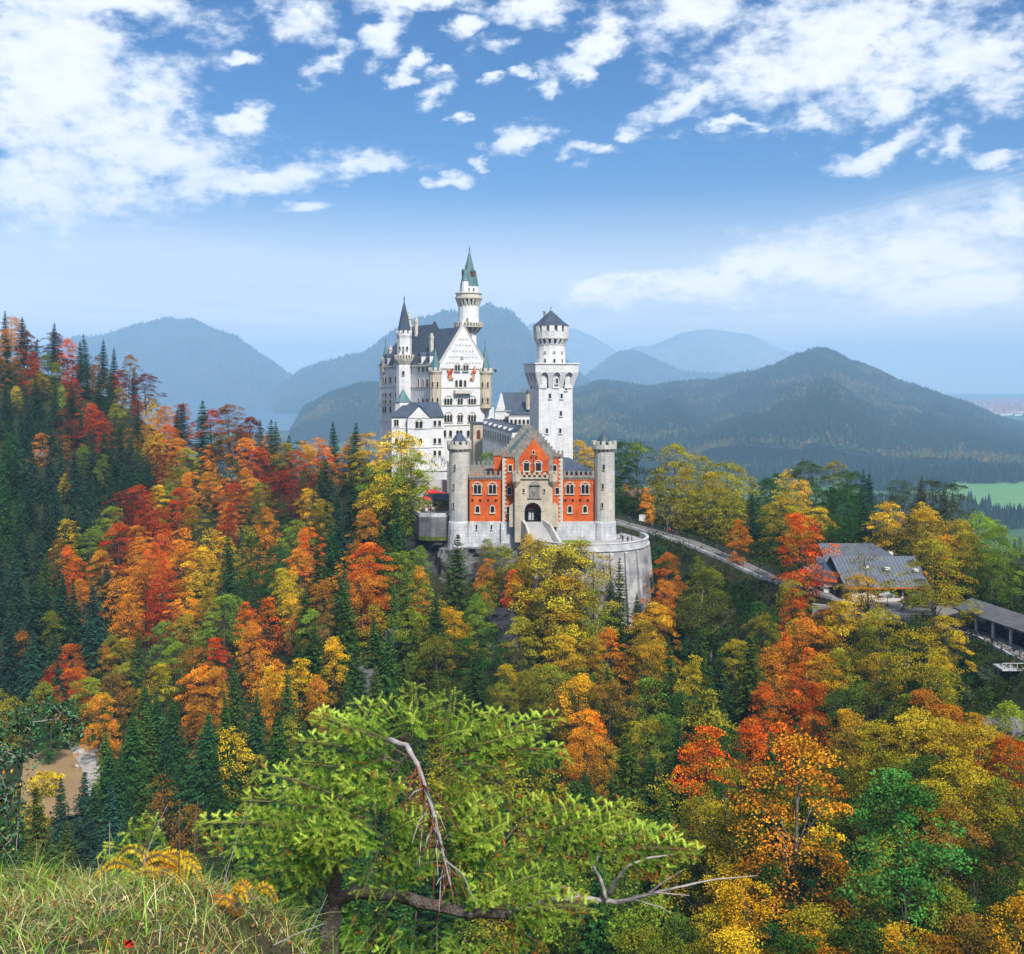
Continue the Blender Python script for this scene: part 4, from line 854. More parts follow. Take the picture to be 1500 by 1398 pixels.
def court():
    flat('courtyard', [(X(606, 262), 262), (X(760, 262), 262), (X(760, 285), 285), (X(606, 285), 285)], -26.0, S_pave)
    mb = MB(); mb.box(X(612, 261), X(690, 261), 260.6, 261.3, -34, Z(690, 261)); mb.box(X(612, 261), X(690, 261), 260.4, 261.4, Z(690, 261), Z(687, 261))
    tag(mb.build('terrace_wall', S_white), 'pale terrace wall under the castle lawn', 'wall')
    mb = MB(); mb.box(X(655, 252), X(735, 252), 251.2, 252, -34, Z(681, 252)); crenel_line(mb, FR(X(655, 252), 251.2), 0, X(735, 252) - X(655, 252), Z(681, 252), Z(676, 252), 13, .6)
    tag(mb.build('inner_wall', S_grey), 'low crenellated inner wall behind the left gatehouse wing', 'wall')
    cx, cy = X(641, 268), 268
    mb = MB(); mb.frus(40, cx, cy, 3.4, 3.3, -26, -25.55, sy=1.1); e = mb.build('lawn', S_lawn); tag(e, kind='structure')
    # retaining wall with the visitors' terrace, left of the gatehouse
    pts = [(X(606, 231), 231.0), (X(614, 226), 226.0), (X(632, 224.5), 224.5), (X(653, 225), 225.0), (X(662, 232), 232.0), (X(640, 262), 262.0), (X(606, 262), 262.0)]
    zt = Z(755, 226)
    mb = MB(); mb.prism(pts, -34.6, zt - .35); tag(mb.build('retaining_wall', mat('dark_wall_stone', (.20, .20, .205), .2, .35, .9, col2=(.09, .09, .10), course=.5, stain=.7, bump=.3)), 'dark stone retaining wall below the visitor terrace', 'wall')
    flat('terrace', pts, zt - .30, S_pave)
    par = MB()
    for (xa, ya), (xb, yb) in zip(pts[:3], pts[1:4]):
        d = Vector((xb - xa, yb - ya, 0)); n = Vector((d.y, -d.x, 0)).normalized() * .35
        par.prism([(xa, ya), (xb, yb), (xb - n.x, yb - n.y), (xa - n.x, ya - n.y)], zt - .295, zt + .55)
    tag(par.build('parapet', S_plinth), 'low white parapet round the visitor terrace', 'parapet')
    mb = MB(); mb.prism([(x, y - .25) if i < 5 else (x, y) for i, (x, y) in enumerate(pts)], -34.8, -33.9); tag(mb.build('grassy_ledge', mat('ledge_moss', (.12, .15, .03), .3, 1, .95)), 'mossy yellow green ledge at foot of dark retaining wall', 'ledge')
court()
# the great round bastion wall in front of the gate
def bastion():
    cx, cy = X(862, 222), 224.0; r = 12.9; zt = Z(797, 213)
    b = Bld('bastion', cx, cy, -55, 0, 'tall rounded grey stone bastion carrying the gatehouse forecourt', 'bastion wall'); H = zt + 55
    prof = []; n = 40; a0, a1 = math.pi * 1.02, math.pi * 2.12; vs = []; fs = []
    for (rr, z) in ((r + 1.6, 0), (r + .3, H - 1.6), (r, H - 1.4)):
        for k in range(n + 1):
            a = a0 + (a1 - a0) * k / n; vs.append((rr * math.cos(a), rr * math.sin(a) * .92, z))
    for j in range(2):
        for k in range(n): fs.append((j*(n+1)+k, j*(n+1)+k+1, (j+1)*(n+1)+k+1, (j+1)*(n+1)+k))
    mb = MB(); mb.add(vs, fs); xl = -r - 1.2
    mb.add([(-31, 3.0, 0), (xl, -1.0, 0), (xl, -1.0, H - 1.6), (-31, 3.0, H - 1.6)], [(0,1,2,3)]); b.part(mb, 'wall', S_wall)
    mb = MB()
    for k in range(0, n + 1, 3):
        a = a0 + (a1 - a0) * k / n; rr = r + .2; M = Matrix.Translation((rr * math.cos(a), rr * math.sin(a) * .92, 0)) @ Matrix.Rotation(a + math.pi/2, 4, 'Z'); mb.M = M
        mb.add([(-.4, -2.4, 0), (.4, -2.4, 0), (.35, -.5, H - 2.0), (-.35, -.5, H - 2.0), (-.4, .5, 0), (.4, .5, 0), (.35, .5, H - 1.2), (-.35, .5, H - 1.2)], [(0,1,2,3), (3,2,6,7), (0,3,7,4), (1,5,6,2)])
    mb.M = None; b.part(mb, 'buttress', S_wall)
    mb = MB()
    for (ra, rb, z0, z1) in ((r + .55, r - .1, H - 1.5, H - 1.15), (r + .3, r - .12, H - 1.15, H), (r + .42, r - .22, H, H + .16)):
        for k in range(n):
            aa, ab = a0 + (a1 - a0) * k / n, a0 + (a1 - a0) * (k + 1) / n
            mb.prism([(ra*math.cos(aa), .92*ra*math.sin(aa)), (ra*math.cos(ab), .92*ra*math.sin(ab)), (rb*math.cos(ab), .92*rb*math.sin(ab)), (rb*math.cos(aa), .92*rb*math.sin(aa))], z0, z1)
    b.part(mb, 'parapet', S_plinth)
    P = [(cx + (r - .15) * math.cos(a0 + (a1 - a0) * k / n), cy + .92 * (r - .15) * math.sin(a0 + (a1 - a0) * k / n)) for k in range(n + 1)]
    flat('forecourt', P + [(X(905, 236), 238), (X(745, 236), 238), (cx - r - .5, 221)], zt - 1.0, S_pave)
    lw = [(X(822, 219), 219.0), (X(838, 217.5), 216.6), (X(862, 216), 214.9), (X(868, 219), 220.5), (X(860, 223), 223.6), (X(824, 223), 223.6)]
    flat('lawn', lw, zt - .9, S_lawn)
    # ramp up to the gate with its parapets
    g = lambda px: (px - 750) * .148; z1 = Z(765, 221.5); z0 = zt - .95; mb = MB()
    mb.add([(g(766), 222, z1), (g(794), 222, z1), (g(812), 218.0, z0), (g(783), 217.5, z0), (g(766), 222, z0 - 3), (g(794), 222, z0 - 3), (g(812), 218.0, z0 - 3), (g(783), 217.5, z0 - 3)], [(0,3,2,1), (3,7,6,2), (0,4,7,3), (2,6,5,1)])
    tag(mb.build('gate_ramp', S_pave), 'paved ramp rising to the arched castle gate', 'ramp')
    for pl, lb in ((((765, 222, z1), (771, 219.6, z1 - .9), (779, 217.5, z0)), 'left stepped parapet of the gate ramp'), (((795, 222, z1), (806, 220, z1 - .9), (820, 218, z0)), 'right sloping parapet of the gate ramp, beside the lawn')):
        mb = MB()
        for (pa, ya, za), (pb, yb, zb) in zip(pl, pl[1:]):
            A, B_ = Vector((g(pa), ya, za)), Vector((g(pb), yb, zb)); d = (B_ - A); n_ = Vector((d.y, -d.x, 0)).normalized() * .3
            mb.add([A + n_ + Vector((0,0,.6)), B_ + n_ + Vector((0,0,.6)), B_ - n_ + Vector((0,0,.6)), A - n_ + Vector((0,0,.6)), A + n_ - Vector((0,0,3)), B_ + n_ - Vector((0,0,3)), B_ - n_ - Vector((0,0,3)), A - n_ - Vector((0,0,3))],
                   [(0,1,2,3), (0,4,5,1), (1,5,6,2), (2,6,7,3), (3,7,4,0)])
        tag(mb.build('ramp_parapet', S_patch), lb, 'parapet')
bastion()
# bare rock under the gatehouse: lumpy faces with overhangs
def crag(name, cx, cy, rx, ry, z0, z1, seed, mt, label, lean=0.0, n=40, rows=22):
    vs = []; fs = []
    for j in range(rows + 1):
        t = j / rows; z = z0 + (z1 - z0) * t
        for k in range(n):
            a = 2 * math.pi * k / n; q = 1.25 - .32 * t + .55 * (float(fbm(np.array([math.cos(a) * 2.2 + 9 + z * .12]), np.array([math.sin(a) * 2.2 + z * .22]), seed, 5)[0]) - .5)
            st = .12 * (math.floor((t + .1 * math.sin(a * 3)) * 7) % 2)
            vs.append((cx + (rx * math.cos(a)) * (q + st) + lean * (1 - t), cy + ry * math.sin(a) * (q + st), z))
    for j in range(rows):
        for k in range(n): fs.append((j*n+k, j*n+(k+1)%n, (j+1)*n+(k+1)%n, (j+1)*n+k))
    fs.append(tuple(range(rows*n, (rows+1)*n))); me = np_mesh(name, vs, fs, [mt], smooth=False)
    o = link(name, me); tag(o, label, 'rock'); return o
crag('rock_crag', X(634, 229), 233, 6.0, 7.0, -56, -34.7, 3, S_rockd, 'dark wet rock crag below the visitor terrace')
crag('rock_crag', X(668, 224), 226, 4.0, 3.6, -56, -36.5, 8, S_rock, 'pale grey rock under the left gatehouse tower')
crag('rock_crag', X(720, 222), 226.5, 9.5, 4.0, -56, -36.2, 11, S_rock, 'grey rock under the left gatehouse wing')
crag('rock_crag', X(25, 330), 334, 9, 6, -52, -22, 15, S_rock, 'pale bare cliff on the dark spruce hillside')
crag('rock_crag', X(1487, 156), 160, 4, 3, -66, -53, 21, S_rock, 'grey and white rock below the covered shelter')
crag('rock_crag', X(1450, 150), 152, 3, 2.5, -66, -57, 22, S_rock, 'low mottled rock beside the green bushes under the shelter')
for i, (px, py, Y, r, lb) in enumerate([(545, 990, 186, 2.6, 'narrow grey rock pinnacle among the green spruces'), (578, 935, 200, 2.0, 'small grey rock face above the rock pinnacle'), (735, 905, 202, 2.8, 'dark rock gully between yellow maples below gatehouse')]):
    crag('rock_crag', X(px, Y), Y, r, r, Z(py + 60, Y), Z(py - 10, Y), 30 + i, S_rock if i < 2 else S_rockd, lb, n=24, rows=14)
# ================================================================== trees
def leaf_mat(name, attr_col=False, trans=.3, sec=(.036, .070, .012)):
    m = bpy.data.materials.new(name); m.use_nodes = True; nt = m.node_tree; N = nt.nodes.new; L = nt.links.new
    for n in list(nt.nodes): nt.nodes.remove(n)
    out = N('ShaderNodeOutputMaterial'); oi = N('ShaderNodeObjectInfo')
    def at(nm, o='Fac'):
        a = N('ShaderNodeAttribute'); a.attribute_name = nm; return a.outputs[o]
    base = at('fc', 'Color') if attr_col else oi.outputs['Color']
    def M(op, a, b):
        n = N('ShaderNodeMath'); n.operation = op
        for i, v in enumerate((a, b)):
            if isinstance(v, (int, float)): n.inputs[i].default_value = v
            else: L(v, n.inputs[i])
        return n.outputs[0]
    if not attr_col:
        mr = N('ShaderNodeMapRange'); mr.interpolation_type = 'SMOOTHSTEP'; L(M('SUBTRACT', at('hue'), oi.outputs['Alpha']), mr.inputs[0]); mr.inputs[1].default_value = -.12; mr.inputs[2].default_value = .12
        mx = N('ShaderNodeMix'); mx.data_type = 'RGBA'; L(mr.outputs[0], mx.inputs[0]); L(base, mx.inputs[6]); mx.inputs[7].default_value = sec + (1,)
        base = mx.outputs[2]
    hs = N('ShaderNodeHueSaturation'); L(base, hs.inputs['Color'])
    L(M('ADD', M('MULTIPLY', at('hue2'), .058), .482), hs.inputs['Hue']); L(M('ADD', M('MULTIPLY', at('tint'), 1.75), .10), hs.inputs['Value'])
    d = N('ShaderNodeBsdfDiffuse'); t = N('ShaderNodeBsdfTranslucent'); mxs = N('ShaderNodeMixShader'); mxs.inputs[0].default_value = trans
    L(hs.outputs[0], d.inputs[0]); L(hs.outputs[0], t.inputs[0]); L(d.outputs[0], mxs.inputs[1]); L(t.outputs[0], mxs.inputs[2]); L(mxs.outputs[0], out.inputs[0])
    return m
M_leaf = leaf_mat('autumn_leaves', trans=.12); M_needle = leaf_mat('spruce_needles', trans=.12, sec=(.07, .09, .02)); M_farleaf = leaf_mat('distant_leaves', True)
M_bark = mat('tree_bark', (.14, .12, .10), .25, 3, .95, col2=(.07, .06, .05), bump=.3)
M_barkg = mat('grey_bark', (.25, .23, .21), .25, 2, .95, col2=(.12, .11, .10), bump=.3)
rs = np.random.RandomState
def quads(C, Nn, U, su, sv):
    """quads centred at C with normals Nn, long axis U, half sizes su, sv"""
    U = U - Nn * (U * Nn).sum(1, keepdims=True); U /= np.linalg.norm(U, axis=1, keepdims=True) + 1e-9
    V = np.cross(Nn, U); su = su[:, None]; sv = sv[:, None]
    return np.stack([C - U * su, C - V * sv * .9 + U * su * .1, C + U * su, C + V * sv * .9 + U * su * .1], 1)
def rnd_unit(r, n, up=.0):
    v = r.normal(size=(n, 3)); v[:, 2] = v[:, 2] * 1.0 + up; return v / (np.linalg.norm(v, axis=1, keepdims=True) + 1e-9)
def broadleaf(seed, h=18., wid=.62, z0=.2, ncl=110, nlf=128, leaf=.205, shape=.75, gap=.0, clump=1.0):
    r = rs(seed); Rm = h * wid / 2; lob = r.uniform(0, 6.28, 4); cc = []
    while len(cc) < ncl:
        t = r.uniform(0, 1); a = r.uniform(0, 6.28)
        env = math.sin(math.pi * (t ** shape) * .94 + .06) ** .62 * (1 + .26 * math.sin(3 * a + lob[0] + 4 * t) + .20 * math.sin(5 * a + lob[1] - 6 * t) + .12 * math.sin(2 * a + lob[2] + 11 * t))
        rr = Rm * env * (r.uniform(.18, 1) ** .5)
        if r.uniform() < gap and rr < Rm * .5: continue
        p = np.array([rr * math.cos(a), rr * math.sin(a), h * (z0 + (1 - z0) * t) - .35 * rr * .35])
        cc.append((p, rr / (Rm + .01), a))
    H2, TI, HU = [], [], []; Cs, Ns, Us, A, B = [], [], [], [], []
    for p, q, a in cc:
        n = int(nlf * r.uniform(.55, 1.35)); s = r.uniform(.62, 1.42) * clump * h / 18.
        d = rnd_unit(r, n, .25); rad = r.uniform(.25, 1.05, n) ** .6
        off = d * rad[:, None] * np.array([1.34, 1.34, .56]) * s
        off[:, 2] -= (off[:, 0] * math.cos(a) + off[:, 1] * math.sin(a)) * .28
        c = p + off; Cs.append(c); nn = rnd_unit(r, n, 1.15) ; Ns.append(nn); Us.append(rnd_unit(r, n))
        A.append(r.uniform(.7, 1.25, n) * leaf * .62); B.append(r.uniform(.7, 1.25, n) * leaf * .5)
        H2.append(np.full(n, r.uniform())); ct = r.uniform(0, 1); TI.append(.5 * ct + .5 * r.uniform(0, 1, n))
        hz = (p[2] / h - z0) / (1 - z0); hb = .62 * (1 - hz) + .38 * r.uniform(); HU.append(np.clip(hb * .85 + .3 * r.uniform(0, 1, n) - .05, 0, 1))
    Q = quads(np.concatenate(Cs), np.concatenate(Ns), np.concatenate(Us), np.concatenate(A), np.concatenate(B))
    tint = np.concatenate(TI); hue = np.concatenate(HU); hue2 = np.clip(.5 * r.uniform(0, 1, len(tint)) + .5 * np.concatenate(H2), 0, 1)
    # trunk and limbs
    mb = MB(); bend = r.uniform(-.4, .4, 2); tp = []
    for k in range(7): t = k / 6; tp.append((bend[0] * math.sin(t * 3), bend[1] * math.sin(t * 2.3), h * .86 * t - .8))
    mb.tube(tp, [.016 * h * (1 - .8 * k / 6) for k in range(7)], 6)
    idx = r.choice(len(cc), min(20, len(cc)), replace=False)
    for i in idx:
        p, q, a = cc[i]; tb = max(.12, p[2] / h - .12 - .35 * q * wid); tb = min(tb, .8); s0 = np.array([bend[0] * math.sin(tb / .86 * 3), bend[1] * math.sin(tb / .86 * 2.3), h * tb - .3])
        m_ = (s0 + p) / 2 + np.array([0, 0, .3]); mb.tube([tuple(s0), tuple(m_), tuple(p)], [.0065 * h * (1.1 - tb), .0045 * h * (1.1 - tb), .012], 4)
    return Q, tint, hue, hue2, mb
def spruce(seed, h=20., wid=.3, nw=34, dens=1.0, z0=.06, droop=.35):
    r = rs(seed); Cs, Ns, Us, A, B, TI = [], [], [], [], [], []
    mb = MB(); mb.tube([(0, 0, -.8), (0, 0, h * .5), (0, 0, h * .98)], [.013 * h, .008 * h, .01], 6); Rm = h * wid / 2
    for w in range(nw):
        t = (w + r.uniform(-.3, .3)) / nw; t = min(max(t, 0), .985); z = h * (z0 + (1 - z0) * t)
        rad = Rm * ((1 - t) ** .82) * (1 if t > .12 else .75 + 2 * t) + .12; nb = int(r.randint(6, 9)) if t < .9 else 5
        a0 = r.uniform(0, 6.28)
        for k in range(nb):
            a = a0 + 6.283 * k / nb + r.uniform(-.3, .3); Lb = rad * r.uniform(.68, 1.18); dp = droop * r.uniform(.6, 1.4) * (1 - t * 1.5)
            ct = r.uniform(); ns = max(3, int(Lb / .17 * dens)); s = (np.arange(ns) + r.uniform(0, 1, ns)) / ns
            ca, sa = math.cos(a), math.sin(a)
            for side in (-1, 1):
                wv = (1 - s) ** .8 * .36 * Lb + .14
                x = s * Lb; y = side * wv * r.uniform(.15, .8, ns)
                c = np.stack([x * ca - y * sa, x * sa + y * ca, z - dp * Lb * (s ** 1.3) - .10 * np.abs(y) + r.uniform(-.12, .12, ns)], 1)
                u = np.stack([ca * .75 - side * sa * .6 + 0 * s, sa * .75 + side * ca * .6 + 0 * s, -dp * .9 - .2 + 0 * s], 1)
                Cs.append(c); Us.append(u + r.normal(size=(ns, 3)) * .16); nn = np.stack([r.normal(0, .38, ns) + ca * .25, r.normal(0, .38, ns) + sa * .25, np.ones(ns)], 1); Ns.append(nn / np.linalg.norm(nn, axis=1, keepdims=True))
                A.append(r.uniform(.22, .42, ns) * (1 - .3 * t)); B.append(r.uniform(.09, .17, ns)); TI.append(.4 * ct + .5 * r.uniform(0, 1, ns) + .1 * s)
    n = 14; Cs.append(np.stack([r.normal(0, .06, n), r.normal(0, .06, n), h * np.linspace(.95, 1.0, n)], 1)); Us.append(np.tile([0, 0, 1.], (n, 1)) + r.normal(size=(n, 3)) * .3); Ns.append(rnd_unit(r, n)); A.append(np.full(n, .2)); B.append(np.full(n, .06)); TI.append(r.uniform(0, 1, n))
    Q = quads(np.concatenate(Cs), np.concatenate(Ns), np.concatenate(Us), np.concatenate(A), np.concatenate(B)); tint = np.concatenate(TI)
    return Q, np.clip(tint, 0, 1), r.uniform(0, 1, len(tint)), r.uniform(0, 1, len(tint)), mb
def crown_mesh(name, Q, tint, hue, hue2, m, extra=None):
    n = len(Q); at = {'tint': ('FACE', 'FLOAT', tint), 'hue': ('FACE', 'FLOAT', hue), 'hue2': ('FACE', 'FLOAT', hue2)}
    if extra is not None: at['fc'] = ('FACE', 'FLOAT_COLOR', extra)
    return np_mesh(name, Q.reshape(-1, 3), np.arange(n * 4).reshape(n, 4), [m], attrs=at)
BV = []   # broadleaf kinds: (height, crown data, crown mesh, trunk mesh)
def mk(fn, h, m, bark, **k):
    Q, ti, hu, h2, mb = fn(h=h, **k); tm = np_mesh('trunk', mb.v, mb.f, [bark], mb.m, True)
    return dict(h=h, Q=Q, ti=ti, cm=crown_mesh('crown', Q, ti, hu, h2, m), tm=tm)
KIND = {
 'b': [mk(broadleaf, 18, M_leaf, M_bark, seed=s_, wid=w_, z0=z_, shape=sh_, ncl=n_) for s_, w_, z_, sh_, n_ in ((1,.58,.05,.8,92),(2,.64,.04,.7,104),(3,.50,.04,.9,84),(4,.60,.06,.62,96),(5,.54,.04,1.0,88),(6,.7,.05,.75,112))],
 't': [mk(broadleaf, 22, M_leaf, M_barkg, seed=s_, wid=w_, z0=z_, shape=.75, ncl=n_, nlf=125, gap=.5, clump=.85) for s_, w_, z_, n_ in ((11,.40,.34,95),(12,.46,.38,110),(13,.36,.28,90))],
 'n': [mk(broadleaf, 18, M_leaf, M_bark, seed=s_, wid=w_, z0=.08, shape=1.1, ncl=90, nlf=95) for s_, w_ in ((21,.34),(22,.42))],
 'u': [mk(broadleaf, 6, M_leaf, M_bark, seed=s_, wid=1.25, z0=.02, shape=1.2, ncl=80, nlf=90, clump=2.0) for s_ in (31, 32, 33)],
 'x': [mk(broadleaf, 14, M_leaf, M_bark, seed=s_, wid=.6, z0=.25, shape=.8, ncl=60, nlf=26, clump=1.0) for s_ in (41, 42)],
 's': [mk(spruce, 20, M_needle, M_bark, seed=s_, wid=w_, nw=n_, droop=d_) for s_, w_, n_, d_ in ((51,.42,44,.35),(52,.48,40,.45),(53,.36,46,.3),(54,.44,38,.5),(55,.52,42,.4),(56,.38,36,.55))],
}
PAL = {'R': (.46,.030,.006), 'r': (.74,.105,.008), 'D': (.19,.016,.008), 'O': (.74,.225,.014), 'o': (.29,.12,.016), 'Y': (.66,.41,.018), 'y': (.33,.28,.020), 'g': (.19,.26,.024),
       'G': (.040,.105,.020), 'L': (.30,.42,.035), 'E': (.080,.22,.035), 'P': (.20,.10,.09), 'S': (.026,.068,.034), 's': (.032,.088,.020), 'k': (.060,.112,.020), 'F': (.075,.105,.05)}
CN = {'R': 'deep red', 'r': 'fiery orange red', 'D': 'dark maroon', 'O': 'bright orange', 'o': 'brownish orange', 'Y': 'golden yellow', 'y': 'olive yellow', 'g': 'yellow green', 'G': 'dark green', 'L': 'light lime green',
      'E': 'emerald green', 'P': 'bare purplish', 'S': 'very dark green', 's': 'dark green', 'k': 'mossy green', 'F': 'soft grey green'}
